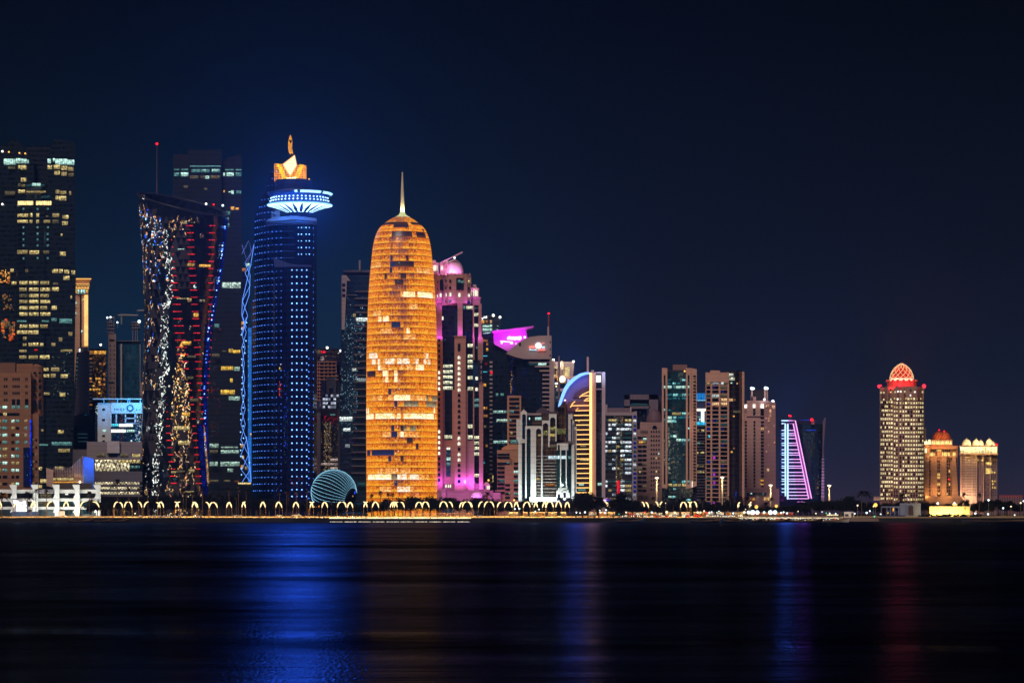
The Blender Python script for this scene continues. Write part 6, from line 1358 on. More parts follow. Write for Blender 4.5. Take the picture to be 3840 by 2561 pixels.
# -- tall glass tower with beige side frames
t = T('framed_glass_tower', 'tall teal glass tower between two beige slotted piers', 'skyscraper', 2545, 2320)
BP = S(sr(225, 175, 155), .8, 3.6, .12); GT = G((.012, .05, .07), (.022, .06, .08), 3.7, 1.7, .25, .15)
def f(m): m.box(*b4.r(243, 225, 412, 1250), 2306, 2340, GT); m.box(*b4.r(196, 1250, 470, 1500), 2304, 2340, G((.01, .02, .026), (.03, .04, .045), 3.7, 1.7, .2)); m.box(*b4.r(455, 1240, 505, 1500), 2308, 2330, S(sr(50, 45, 80), .6, 0))
one(t, 'glass_wall', f)
def f(m):
    for x0 in (195, 409):
        m.box(*b4.r(x0, 190, x0 + 17, 1258), 2300, 2320, BP); m.box(*b4.r(x0 + 32, 190, x0 + 49, 1258), 2300, 2320, BP); m.box(*b4.r(x0 + 17, 190, x0 + 32, 252), 2300, 2320, BP); m.box(*b4.r(x0 + 17, 1225, x0 + 32, 1258), 2300, 2320, BP); m.box(*b4.r(x0 + 17, 252, x0 + 32, 1225), 2303, 2320, GT)
    m.poly([b4.p(*q) for q in ((458, 190), (506, 200), (506, 1240), (458, 1258))], 2301, 2340, BP); m.box(*b4.r(292, 160, 420, 220), 2320, 2335, S(sr(150, 115, 110), .8, 0)); m.box(*b4.r(243, 208, 412, 226), 2310, 2335, S(sr(60, 60, 70), .8, 0))
one(t, 'pier', f)
TLc = E(sr(150, 235, 235), .9, .9, 1.5); TLd = E(sr(70, 170, 190), .4, .9, 1.5)
def rowof(y, l, h=24): return [(*b4.r(a, y, b, y + h), mt) for a, b, mt in l]
rs = rowof(348, [(245, 285, COOL), (300, 312, TLc), (318, 366, COOL), (370, 410, COOL)]) + rowof(418, [(246, 283, TLd), (294, 340, TLc), (345, 368, TLd), (372, 410, TLc)]) + rowof(452, [(246, 280, TLd), (294, 325, TLd), (340, 358, TLd), (372, 410, TLd)], 20) + rowof(318, [(292, 320, TLc), (246, 275, TLd), (330, 360, TLd)], 20) + rowof(288, [(372, 410, TLc), (250, 280, TLd)], 18) + rowof(585, [(286, 366, WARM2), (372, 410, TLc)]) + rowof(620, [(245, 284, COOL), (294, 326, TLc), (340, 410, TLd)]) + rowof(652, [(245, 284, COOL), (288, 326, TLc)]) + rowof(786, [(270, 288, TLc), (294, 328, COOL)]) + rowof(820, [(326, 366, COOL), (370, 410, TLc)]) + rowof(560, [(246, 275, TLd)], 14) + rowof(1190, [(290, 320, TLd), (372, 408, TLc)]) + rowof(1220, [(250, 284, WARM), (290, 326, WARM), (334, 366, WARM2), (376, 410, WARM)]) + rowof(955, [(380, 400, DIM)], 16) + rowof(1020, [(280, 308, DIM)], 18) + rowof(855, [(380, 408, TLd)], 18) + rowof(990, [(252, 270, TLd), (345, 362, TLd)], 14)
wins(t, flat(2305.6), rs)
wins(t, flat(2302.6), rowof(348, [(212, 226, COOL), (426, 440, COOL)]) + rowof(320, [(426, 440, TLd)], 12) + rowof(420, [(426, 440, TLd)], 14) + rowof(585, [(426, 440, WARM2)]) + rowof(620, [(426, 440, TLd)]) + rowof(720, [(426, 440, TLc)], 18) + rowof(820, [(426, 440, TLc)], 20) + rowof(552, [(212, 226, TLc)], 20) + rowof(590, [(212, 226, TLd)], 14) + rowof(640, [(212, 226, TLd)], 30) + rowof(1190, [(426, 440, TLc)], 20), out=.3)
SG = [E(sr(250, 245, 220), 1.1, 0), E(sr(230, 220, 180), .6, 0), E(sr(160, 200, 200), .4, 0), E(sr(255, 245, 200), .3, 0)]
glints(t, flat(2305.7), b4.r(245, 680, 345, 1180), 380, SG, (.6, 2.0)); glints(t, flat(2305.7), b4.r(330, 700, 410, 1180), 90, SG, (.5, 1.6)); glints(t, flat(2305.7), b4.r(338, 235, 408, 320), 60, SG, (.6, 1.9)); glints(t, flat(2302.6), b4.r(213, 660, 226, 1050), 60, SG, (.7, 2.2)); glints(t, flat(2305.7), b4.r(247, 720, 266, 1130), 70, SG[:2], (.8, 2.6)); glints(t, flat(2305.7), b4.r(290, 510, 370, 560), 7, [RED], (.8, 1.6)); glints(t, flat(2303.6), b4.r(200, 1255, 455, 1370), 170, SG + [TLd], (.6, 1.8))
wins(t, flat(2303.5), [(*b4.r(296, 1258, 322, 1275), TLc), (*b4.r(252, 1328, 284, 1345), COOL), (*b4.r(290, 1328, 320, 1350), TLc), (*b4.r(410, 1355, 450, 1378), TLc)]); wins(t, flat(2300.2), [(*b4.r(474, y, 498, y + 10), DARK) for y in range(255, 1200, 28)] + [(*b4.r(478, y, 494, y + 10), WARM2) for y in (292, 325, 675, 690)]); wins(t, flat(2299), [(*b4.r(462, 1198, 468, 1250), WHITE)])
flood(t, *b4.p(480, 690), 2290, (1, .6, .5), 1200); one(t, 'roof_lamp', lambda m: bulb(m, *b4.p(398, 218), 2304, .7, LAMPO))
# -- small office in the gap, cyan crown
t = T('cyan_crown_office', 'narrow striped office with a cyan glowing roof box between two beige towers', 'building', 2630, 2560)
def f(m): m.box(*b4.r(498, 690, 600, 1500), 2542, 2560, S(sr(125, 115, 130), .7, 0)); m.box(*b4.r(505, 480, 590, 700), 2546, 2560, S(sr(45, 55, 95), .6, 0)); m.box(*b4.r(503, 412, 588, 486), 2548, 2560, S(sr(40, 130, 210), .6, 0))
one(t, 'wall', f)
wins(t, flat(2541.5), [(*b4.r(503, 712 + 26 * k, 586, 726 + 26 * k), DARK) for k in range(25)] + [(*b4.r(x, y, x + w, y + 18), mt) for x, y, w, mt in ((548, 738, 24, WARM), (508, 738, 20, WARM2), (508, 850, 28, COOL2), (508, 936, 14, WARM), (540, 936, 32, WARM), (530, 1050, 40, WARM), (510, 1050, 12, WARM2), (508, 1106, 16, WARM), (530, 1106, 44, WARM), (540, 852, 30, DIM))])
wins(t, flat(2547.5), [(*b4.r(x, 416, x + 16, 476), E(sr(40, 160, 255), .9, .6)) for x in (506, 526, 546, 566)] + [(*b4.r(503, 476, 588, 486), E(sr(140, 225, 255), 2, .2))])
wins(t, flat(2541), [(*b4.r(496, 552, 586, 572), E((1, .85, .6), 3, .2)), (*b4.r(544, 572, 572, 668), E((.85, .97, 1), 2.4, .2)), (*b4.r(505, 668, 584, 696), E(sr(60, 205, 255), 1.2, .5)), (*b4.r(526, 640, 546, 666), COOL), (*b4.r(505, 618, 540, 634), COOL2)])
# -- beige gridded tower
t = T('gridded_tower', 'beige gridded apartment tower with a dark curved glass right side', 'skyscraper', 2715, 2320)
def f(m):
    m.box(*b4.r(584, 228, 793, 1500), 2304, 2340, S(sr(40, 38, 46), .5, 0))
    for x in (584, 628, 701, 778): m.box(*b4.r(x, 228, x + (16 if x > 600 else 8), 1500), 2300, 2310, BP)
    m.box(*b4.r(584, 230, 793, 318), 2299.5, 2312, BP); m.box(*b4.r(626, 212, 712, 312), 2299, 2312, BP)
    for k in range(30):
        m.box(*b4.r(584, 342 + 36.8 * k, 793, 350 + 36.8 * k), 2300.4, 2310, BP)
one(t, 'wall', f)
def f(m):
    m.prism([(b4.p(792, 0)[0], 2306), (b4.p(815, 0)[0], 2303), (b4.p(850, 0)[0], 2302), (b4.p(885, 0)[0], 2305), (b4.p(912, 0)[0], 2311), (b4.p(912, 0)[0], 2340), (b4.p(792, 0)[0], 2340)], 1390, 1900, 2304, G((.025, .018, .022), (.06, .045, .05), 3.75, 1.6, .2), smooth=False); m.box(*b4.r(908, 222, 930, 1500), 2309, 2340, BP)
one(t, 'curved_glass', f)
rs = []
for k in range(29):
    y = 352 + 36.8 * k
    for x0, x1 in ((594, 626), (645, 700), (722, 776)):
        mt = pick((9, DARK), (1, DIMC), (1.2, BLUE2), (.5, DIM))
        if x0 == 645 and 900 < y: mt = pick((2, DARK), (1, MAG), (.6, BLUE2))
        rs.append((*b4.r(x0 + (8 if mt in (MAG, BLUE2) else 0), y + 2, x1 - (30 if mt in (MAG, BLUE2) and x0 > 600 else 0), y + 24), mt))
wins(t, flat(2303.6), rs)
wins(t, flat(2300), [(*b4.r(594, 318, 624, 338), WARM2), (*b4.r(643, 312, 700, 338), WW2), (*b4.r(722, 316, 744, 338), WW), (*b4.r(744, 318, 774, 336), DIM), (*b4.r(643, 426, 701, 452), E(sr(215, 240, 240), .8, .8)), (*b4.r(722, 428, 776, 448), DIM), (*b4.r(722, 462, 776, 488), E(sr(255, 205, 150), 1, .8)), (*b4.r(645, 500, 702, 524), E(sr(255, 205, 150), 1.1, .8)), (*b4.r(722, 500, 776, 524), E(sr(255, 205, 150), 1.1, .8)), (*b4.r(612, 786, 624, 808), CYAN), (*b4.r(612, 636, 624, 656), DIMC)])
wins(t, flat(2301), [(*b4.r(793, 238, 832, 264), E(sr(235, 240, 220), .9, .9)), (*b4.r(793, 274, 844, 300), E(sr(235, 240, 210), .9, .9)), (*b4.r(793, 462, 830, 486), E(sr(255, 200, 140), 1, .7)), (*b4.r(838, 464, 850, 484), AMB2), (*b4.r(806, 318, 822, 330), COOL), (*b4.r(860, 322, 872, 336), WARM), (*b4.r(828, 614, 842, 628), AMB), (*b4.r(808, 930, 824, 946), AMB), (*b4.r(832, 898, 842, 912), AMB2), (*b4.r(832, 570, 896, 590), DIM)])
glints(t, flat(2301.2), b4.r(878, 300, 890, 360), 14, [E(sr(200, 40, 40), .5, 0)], (.8, 2)); glints(t, flat(2301.2), b4.r(826, 600, 842, 1260), 30, [AMB2, DIM], (.8, 2)); glints(t, flat(2303.4), b4.r(725, 540, 774, 1340), 60, [BLUE2, COOL2, CYAN, AMB], (.5, 1.4)); glints(t, flat(2308.5), b4.r(914, 460, 928, 900), 14, [AMB, AMB2], (.8, 1.6)); glints(t, flat(2301), b4.r(852, 1280, 862, 1370), 14, [BLUE], (1, 3)); glints(t, flat(2303.2), b4.r(680, 600, 692, 960), 30, [CYAN, DIMC], (.6, 1.6))
# -- beige tower with lamp masts on the roof
t = T('mast_lamp_tower', 'beige hotel tower with two tall roof posts ending in white lamps', 'skyscraper', 2845, 2430)
PT = S(sr(215, 170, 165), .8, 3.7, .12); PT2 = S(sr(190, 145, 150), .8, 3.7, .12)
def f(m):
    m.box(*b4.r(932, 540, 955, 1500), 2416, 2440, PT); m.box(*b4.r(952, 480, 1106, 1300), 2412, 2440, PT); m.poly([b4.p(*q) for q in ((1104, 480), (1132, 480), (1208, 498), (1210, 1500), (1104, 1500))], 2411, 2440, PT2)
    m.box(*b4.r(950, 614, 1106, 622), 2411, 2414, PT2); m.box(*b4.r(985, 445, 1035, 484), 2420, 2430, PT2); m.box(*b4.r(1008, 385, 1120, 482), 2424, 2432, S(sr(50, 42, 50), .7, 0))
    m.box(*b4.r(945, 1262, 1240, 1500), 2402, 2440, PT2); m.box(*b4.r(950, 1300, 1130, 1325), 2401.4, 2403, DARK)
    for x in (989, 1106): m.box(*b4.r(x, 372, x + 16, 484), 2420, 2424, PT)
    m.box(*b4.r(1125, 380, 1140, 484), 2423, 2426, PT)
one(t, 'wall', f)
FB = cells(b4.r(932, 655, 956, 1256), 1, 20, .8, .55, lambda i, j: DARK)
wins(t, flat(2415.5), FB); wins(t, flat(2411.5), cells(b4.r(1008, 655, 1030, 1256), 1, 20, .75, .6, lambda i, j: DARK) + cells(b4.r(1074, 655, 1106, 1256), 1, 20, .85, .55, lambda i, j: pick((14, DARK), (1, E(sr(255, 200, 140), 1)))) + [(*b4.r(1005, 512, 1028, 545), WHITE), (*b4.r(1073, 512, 1106, 547), WHITE), (*b4.r(928, 514, 953, 546), WHITE), (*b4.r(1008, 550, 1028, 615), DARK), (*b4.r(1074, 550, 1104, 640), DARK), (*b4.r(1074, 1180, 1102, 1200), AMB), (*b4.r(1074, 1212, 1102, 1232), AMB)])
glints(t, flat(2411.3), b4.r(1012, 545, 1028, 900), 40, [WW, WARM, COOL2], (.6, 1.5))
AP = E(sr(255, 195, 150), .8, .8)
wins(t, flat(2410.5), [(*b4.r(x, y, x + w, y + h), mt) for x, y, w, h, mt in ((1120, 516, 12, 26, AP), (1134, 516, 16, 26, AP), (1154, 556, 16, 70, AP), (1178, 522, 10, 30, AP), (1190, 524, 14, 32, AP), (1120, 630, 10, 14, AP), (1142, 634, 14, 16, AP), (1142, 654, 14, 18, AP), (1142, 750, 8, 18, AP), (1132, 1085, 18, 26, E(sr(255, 220, 160), 1)), (1122, 716, 8, 10, AP), (1190, 700, 10, 14, AP), (1146, 870, 8, 12, AP), (1124, 930, 9, 12, AP), (1196, 850, 8, 12, AP))])
wins(t, flat(2401), [(*b4.r(986, 1302, 1000, 1314), COOL), (*b4.r(1092, 1304, 1106, 1314), COOL2), (*b4.r(1004, 1348, 1022, 1370), AMB), (*b4.r(1104, 1340, 1126, 1368), E(sr(255, 210, 130), 1.1)), (*b4.r(1134, 1340, 1152, 1368), E(sr(255, 210, 130), 1.1)), (*b4.r(978, 1346, 990, 1366), AMB2)]); glints(t, flat(2400.6), b4.r(1034, 1335, 1058, 1400), 22, [WHITE, WARM], (.8, 1.8)); glints(t, flat(2400.6), b4.r(1225, 1300, 1300, 1370), 30, [MAG, E(sr(160, 40, 160), .5, 0)], (.8, 2))
one(t, 'roof_lamp', lambda m: [bulb(m, *b4.p(x, y), 2412, r, LAMPC) for x, y, r in ((994, 371, 1.2), (1010, 373, 1.1), (1118, 369, 1.3), (1133, 371, 1.1), (1108, 470, 1.0), (1184, 487, 1.3))])
for x, y, p in ((1002, 366, 2600), (1125, 366, 2600), (1108, 466, 1200)): flood(t, *b4.p(x, y), 2408, (.8, .95, 1), p * .5)
# -- neon trapezoid
t = T('neon_trapezoid_tower', 'tower outlined in pink and cyan neon as a slanted ladder', 'building', 2975, 2430)
def f(m):
    m.poly([b5.p(*q) for q in ((294, 668), (312, 650), (440, 652), (580, 1500), (294, 1500))], 2414, 2440, G((.012, .01, .045), (.04, .03, .09), 4, 2, .2)); m.box(*b5.r(378, 622, 398, 652), 2420, 2430, S(sr(90, 80, 120), .6, 0))
    for k in range(20): m.box(*b5.r(296, 740 + 30 * k, 318, 754 + 30 * k), 2412.5, 2414, S(sr(70, 90, 190), .6, 0))
one(t, 'wall', f)
NP = E((.95, .42, 1), 1.5, 0, sample=True); NC = E((.45, .72, 1), 1.9, 0, sample=True); NM = E((.68, .55, 1), 1.6, 0, sample=True)
ys = [684, 744, 772, 790, 818, 858, 878, 916, 945, 964, 1002, 1030, 1062, 1080, 1118, 1147, 1178, 1196, 1224, 1264, 1294, 1323, 1352]
nb_ = lambda l, mt, r=.4: (lambda m: m.tube([W(*b5.p(*q), 2411.5) for q in l], r, mt, 6))
one(t, 'neon_outline', nb_([(310, 658), (368, 658)], NC, .5)); one(t, 'neon_outline', nb_([(368, 658), (434, 658), (578, 1352)], NP, .45)); one(t, 'neon_outline', nb_([(312, 684), (344, 684), (346, 1330)], NC, .62)); one(t, 'neon_outline', nb_([(366, 1358), (366, 684), (414, 684), (552, 1352)], NP, .42)); one(t, 'neon_outline', nb_([(366, 690), (366, 1358)], NC, .68))
for y in ys[1:]:
    xr = 414 + (y - 684) / 668 * 138
    if y < 1320: one(t, 'neon_rung', nb_([(312, y), (344, y)], NC, .36))
    one(t, 'neon_rung', nb_([(368, y), (lerp(368, xr, .45), y)], NM, .36)); one(t, 'neon_rung', nb_([(lerp(368, xr, .45), y), (xr, y)], NP, .34))
one(t, 'slanted_pier', lambda m: m.poly([b5.p(*q) for q in ((420, 688), (432, 664), (574, 1350), (556, 1350))], 2411.6, 2413, S(sr(200, 120, 200), .6, 0))); added_beam(t, *b5.p(350, 1000), 2400, (.10, .22, 1), .65e5, 7); added_beam(t, *b5.p(340, 700), 2400, (.10, .26, 1), 3e5, 4, 128); added_beam(t, *b5.p(500, 1100), 2400, (.7, .12, 1), 0.2e5, 6)
one(t, 'roof_lamp', lambda m: (bulb(m, *b5.p(380, 614), 2422, .7, LAMPR), bulb(m, *b5.p(392, 616), 2422, .6, LAMPR)))
glints(t, flat(2413.5), b5.r(378, 760, 530, 1340), 50, [BLUE2, MAG, CYAN, DIMC], (.6, 1.6)); glints(t, flat(2410), b5.r(455, 1376, 525, 1386), 10, [MAG, WHITE], (1, 3)); wins(t, flat(2408), [(*b5.r(455, 1378, 500, 1386), E(sr(240, 130, 255), 2))])
# -- curved dark glass with fin
t = T('finned_glass_tower', 'dark curved glass office with a slim pale fin on its right edge', 'building', 3045, 2480)
def f(m):
    m.prism([(b5.p(440, 0)[0], 2462), (b5.p(500, 0)[0], 2457), (b5.p(570, 0)[0], 2456), (b5.p(640, 0)[0], 2460), (b5.p(684, 0)[0], 2468), (b5.p(684, 0)[0], 2500), (b5.p(440, 0)[0], 2500)], b5.p(0, 690)[1], 1900, 2460, G((.012, .028, .06), (.02, .04, .08), 3.8, 1.6, .2)); m.box(*b5.r(440, 656, 620, 700), 2470, 2490, S(sr(45, 42, 70), .6, 0))
one(t, 'glass_wall', f)
one(t, 'fin', lambda m: m.poly([b5.p(*q) for q in ((678, 668), (694, 632), (706, 632), (696, 760), (685, 900), (688, 1150), (692, 1500), (660, 1500), (668, 1150), (676, 900))], 2452, 2470, S(sr(120, 105, 125), .6, 0)))
wins(t, flat(2451.6), [(*b5.r(668 - (k > 7) * (k - 7) * .8, 995 + 27.5 * k, 692, 1008 + 27.5 * k), LAV) for k in range(13)]); flood(t, *b5.p(680, 1340), 2440, (.7, .4, 1), 2500); flood(t, *b5.p(680, 1180), 2442, (.8, .5, 1), 1800)
glints(t, flat(2455.5), b5.r(490, 700, 660, 1340), 260, [TLc, COOL2, WARM2, TLd, BLUE2, E(sr(150, 90, 80), .5, 0)], (.8, 2.2)); glints(t, flat(2455.5), b5.r(550, 740, 610, 980), 90, [WARM, WARM2, COOL], (.5, 1.6)); glints(t, flat(2455.2), b5.r(612, 1150, 640, 1320), 34, [AMB, AMB2, WARM], (.8, 2.4)); glints(t, flat(2455.2), b5.r(500, 700, 530, 900), 40, [TLc, TLd], (.5, 1.5)); wins(t, flat(2455), [(*b5.r(530, 740, 620, 746), BLUE), (*b5.r(470, 652, 580, 656), BLUE)]); glints(t, flat(2451), b5.r(668, 760, 700, 980), 26, [AMB2, E(sr(200, 90, 60), .4, 0)], (.6, 1.6)); glints(t, flat(2451), b5.r(664, 1340, 690, 1376), 10, [WARM, AMB], (.8, 1.6))
one(t, 'roof_box', lambda m: m.box(*b5.r(575, 654, 602, 690), 2454, 2460, S(sr(190, 150, 190), .6, 0))); one(t, 'roof_lamp', lambda m: bulb(m, *b5.p(580, 650), 2452, 1.2, LAMPR))
# -- red crowned tower
t = T('red_crown_tower', 'tower of lit square windows under a red glowing lattice dome', 'skyscraper', 3382, 2630)
RS = S(sr(190, 145, 130), .8, 3.7, .12)
def f(m):
    m.prism([(b6.p(140, 0)[0], 2622), (b6.p(205, 0)[0], 2612), (b6.p(275, 0)[0], 2608), (b6.p(370, 0)[0], 2604), (b6.p(480, 0)[0], 2606), (b6.p(538, 0)[0], 2616), (b6.p(538, 0)[0], 2650), (b6.p(140, 0)[0], 2650)], b6.p(0, 358)[1], 1900, 2610, RS)
    for x in (140, 205, 285, 345, 460, 520): m.box(*b6.r(x, 352, x + 12, 480), 2600, 2612, RS)
one(t, 'wall', f)
def f(m):
    c = W(*b6.p(336, 0), 2628); k = 2628 / F / 2.375; zz_ = lambda y: W(0, b6.p(0, y)[1], 2628).z
    m.lathe([(130 * k, zz_(360)), (132 * k, zz_(310)), (126 * k, zz_(308)), (112 * k, zz_(308))], (c.x, c.y), S(sr(235, 120, 110), .7, 0, .1), 16, smooth=False)
    for q in range(16): m.ball((c.x + 131 * k * math.sin(q * PI / 8), c.y - 131 * k * math.cos(q * PI / 8), zz_(306)), 1.3, S(sr(235, 120, 110), .7, 0, .1), 6, 4)
one(t, 'crown_drum', f)
RD = E((1, .55, .26), 1.25, 0, sample=True)
def f(m):
    c = W(*b6.p(336, 0), 2628); k = 2628 / F / 2.375; zz_ = lambda y: W(0, b6.p(0, y)[1], 2628).z
    pr = [(308, 105), (285, 106), (262, 103), (240, 96), (215, 84), (190, 66), (168, 40), (150, 8)]
    for s_ in (1, -1):
        for q in range(13):
            m.tube([(c.x + r * k * math.sin(q * PI / 6.5 + s_ * i * .22), c.y - r * k * math.cos(q * PI / 6.5 + s_ * i * .22), zz_(y)) for i, (y, r) in enumerate(pr)], .32 if s_ > 0 else .22, RD, 5)
one(t, 'lattice_dome', f)
one(t, 'dome_floor', lambda m: m.lathe([(103 * 2628 / F / 2.375, W(0, b6.p(0, 306)[1], 2628).z), (95 * 2628 / F / 2.375, W(0, b6.p(0, 284)[1], 2628).z), (70 * 2628 / F / 2.375, W(0, b6.p(0, 270)[1], 2628).z), (1, W(0, b6.p(0, 268)[1], 2628).z)], (W(*b6.p(336, 0), 2628).x, 2628), E((1, .74, .5), 2.0, .5, 3), 20))
one(t, 'dome_core', lambda m: m.lathe([(94 * 2628 / F / 2.375, W(0, b6.p(0, 300)[1], 2628).z), (90 * 2628 / F / 2.375, W(0, b6.p(0, 250)[1], 2628).z), (72 * 2628 / F / 2.375, W(0, b6.p(0, 205)[1], 2628).z), (36 * 2628 / F / 2.375, W(0, b6.p(0, 172)[1], 2628).z), (2, W(0, b6.p(0, 160)[1], 2628).z)], (W(*b6.p(336, 0), 2628).x, 2628), E((1, .03, .02), 1.1, .5, 4, True), 20)); added_beam(t, *b6.p(336, 250), 2590, (1, .01, .04), 0.55e5, 9); added_beam(t, *b6.p(336, 230), 2590, (1, .02, .03), 1.5e5, 4, 118)  # added glowing core paints the red glow; unseen lamps tint bay and haze
one(t, 'corner_lamp', lambda m: [bulb(m, *b6.p(x, y), 2604, r, E((1, .02, .04), 4, 0)) for x, y, r in ((135, 353, 1.5), (534, 352, 1.8), (150, 346, .8), (318, 346, 1.2))])
for x, y, Y, p in ((236, 340, 2606, 5000), (330, 345, 2606, 3000), (430, 340, 2606, 4500), (140, 350, 2614, 900), (534, 350, 2612, 900)): flood(t, *b6.p(x, y), Y, (1, .02, .04), p, .8)
CW_ = E(sr(255, 236, 180), 1.25, .5, 3, mull=.7); CW2 = E(sr(255, 225, 150), .8, .6, 3, mull=.7)
ff = [Fac(b6.p(140, 0)[0], 2622, b6.p(205, 0)[0], 2612), Fac(b6.p(205, 0)[0], 2612, b6.p(275, 0)[0], 2608), Fac(b6.p(275, 0)[0], 2608, b6.p(370, 0)[0], 2604), Fac(b6.p(370, 0)[0], 2604, b6.p(480, 0)[0], 2606), Fac(b6.p(480, 0)[0], 2606, b6.p(538, 0)[0], 2616)]
cols = [(152, 8, 0), (162, 7, 0), (175, 9, 0), (190, 11, 0), (205, 12, 0), (226, 15, 1), (247, 16, 1), (273, 13, 1), (293, 14, 2), (324, 15, 2), (350, 12, 2), (373, 17, 3), (396, 18, 3), (422, 16, 3), (446, 16, 3), (469, 13, 3), (489, 11, 4), (506, 10, 4), (524, 8, 4)]
for ci, (x, w, fi) in enumerate(cols):
    for k in range(25):
        y = 455 + 37.3 * k - (8 if ci < 7 else 0)
        if k == 0 and ci < 7: continue
        q = R()
        mt = CW_ if q < (.74 if 2 <= k < 22 else .45) else (CW2 if q < .88 else DARK)
        if ci < 4 and q > .55 or (ci in (9, 10) and q > .72): mt = DARK
        if k in (22, 23) and 5 <= ci <= 15 and q > .3: mt = DARK if q > .6 else CW2
        wins(t, ff[fi], [(*b6.r(x - w * .44, y, x + w * .44, y + 19), mt), (*b6.r(x - w * .44, y + 22, x + w * .44, y + 29), DARK)])
wins(t, flat(2600), [(*b6.r(x, y, x + 13, y + 14), pick((2, CW_), (1, WHITE))) for x, y in ((146, 402), (170, 402), (170, 464), (232, 396), (270, 396), (296, 392), (320, 392), (356, 392), (446, 396), (514, 396), (408, 426), (233, 462), (293, 460))] + [(*b6.r(x, 374, x + 12, 400), DARK, 'a') for x in (232, 410)])
one(t, 'chimney', lambda m: m.box(*b6.r(540, 725, 554, 840), 2640, 2645, BEIGE))
# -- two hotel towers on the right
t = T('double_dome_hotel', 'sand stone hotel with two orange lit ribbed domes', 'hotel', 3530, 2680)
HS = S(sr(180, 138, 112), .8, 3.7, .12)
def f(m):
    m.box(*b6.r(540, 880, 835, 1500), 2662, 2700, HS); m.box(*b6.r(600, 828, 788, 890), 2664, 2690, HS); m.box(*b6.r(572, 895, 820, 910), 2658, 2664, HS); m.box(*b6.r(560, 965, 830, 985), 2658, 2664, HS); m.box(*b6.r(650, 900, 686, 1310), 2659, 2664, HS); m.box(*b6.r(590, 985, 650, 1340), 2657, 2664, HS); m.box(*b6.r(690, 985, 735, 1340), 2657, 2664, HS); m.poly([b6.p(*q) for q in ((785, 985), (818, 985), (840, 1345), (785, 1345))], 2656, 2664, HS)
    m.box(*b6.r(545, 1330, 870, 1500), 2650, 2670, HS); m.poly([b6.p(*q) for q in ((790, 1330), (830, 1315), (880, 1345), (880, 1400), (790, 1400))], 2640, 2650, HS)
one(t, 'wall', f)
OD = S(sr(225, 120, 70), .6, 0, .1)
for x, y, r in ((665, 830, 55), (718, 828, 52)):
    def f(m):
        c = W(*b6.p(x, y), 2674); k = 2674 / F / 2.375
        m.lathe([(r * k * math.cos(a), c.z + 76 / 55 * r * k * math.sin(a)) for a in (1.55 * i / 10 for i in range(11))], (c.x, c.y), OD, 24)
        for q in range(12): m.tube([(c.x + 1.02 * r * k * math.cos(a) * math.sin(q * PI / 6 + a), c.y - 1.02 * r * k * math.cos(a) * math.cos(q * PI / 6 + a), c.z + 1.4 * r * k * math.sin(a)) for a in (1.5 * i / 8 for i in range(9))], .3, S(sr(150, 60, 40)), 4)
    one(t, 'dome', f)
one(t, 'lit_arcade', lambda m: [m.poly([b6.p(xx + 9 * math.cos(a), 868 - 32 * max(0, math.sin(a)) ** .8) for a in (PI * q / 8 for q in range(9))], 2660, 2664, E((1, .72, .25), 1.9, .4, 4)) for xx in range(610, 790, 18)])
one(t, 'lamp', lambda m: [bulb(m, *b6.p(x, y), 2656, .6, LAMPR) for x, y in ((670, 742), (714, 752), (622, 882), (702, 882), (568, 1178), (759, 1180))])
HW = E(sr(255, 215, 120), 1.3, .5, 3, mull=.7)
wins(t, flat(2661.5), [(*b6.r(x, 940, x + 11, 972), E((1, .68, .2), 2.0, .4, 4), 'a') for x in (578, 592, 606, 620, 695, 709, 723, 737, 751, 790, 804)] + [(*b6.r(x, 912, x + 12, 936), DARK) for x in range(580, 640, 18)] + [(*b6.r(x, 912, x + 12, 936), DARK) for x in range(700, 770, 18)], out=5)
wins(t, flat(2658.5), [(*b6.r(x, 1010 + 29 * k, x + 8, 1030 + 29 * k), DARK if not (k in (4, 5, 7)) else HW) for k in range(11) for x in (655, 668)] + [(*b6.r(x, 915, x + 12, 930), HW) for x in (642, 660, 676)])
wins(t, flat(2656.5), [(*b6.r(x, 1010 + 29 * k, x + 11, 1030 + 29 * k), HW if R() < .18 else DARK) for k in range(11) for x in (565, 582, 738, 755, 800, 820)])
for x, y, p, Y in ((640, 1306, 3800, 2650), (665, 1306, 3600, 2650), (690, 1306, 3800, 2650), (765, 1310, 2800, 2648), (818, 1306, 3500, 2648), (730, 1350, 3600, 2645), (560, 1330, 3000, 2648), (590, 1350, 1800, 2645), (780, 1350, 2500, 2640), (830, 1330, 2500, 2634)): flood(t, *b6.p(x, y), Y, (1, .55, .18), p * .42, .7)
for x, y, p in ((620, 860, 3000), (690, 850, 5500), (770, 860, 3000)): flood(t, *b6.p(x, y), 2644, (1, .45, .12), p * 2)
for x, y, p in ((600, 980, 3000), (720, 980, 4000), (800, 980, 3000)): flood(t, *b6.p(x, y), 2648, (1, .62, .25), p * .4)
t = T('lit_annex', 'small block with two white-gold lit turrets between tower and hotel', 'building', 3478, 2655)
one(t, 'wall', lambda m: m.box(*b6.r(538, 860, 582, 1500), 2652, 2660, HS)); one(t, 'turret', lambda m: [m.poly([b6.p(x + w * math.cos(a), 868 - 44 * max(0, math.sin(a)) ** .8) for a in (PI * q / 8 for q in range(9))], 2648, 2655, E((1, .85, .45), 2.2, .3, 5)) for x, w in ((550, 14), (582, 16))]); wins(t, flat(2651.5), [(*b6.r(540, 905, 560, 945), E((1, .85, .45), 2.2, .3, 4))])
t = T('golden_crown_hotel', 'pale stone hotel with a bright golden arcade and three small domes', 'hotel', 3668, 2720)
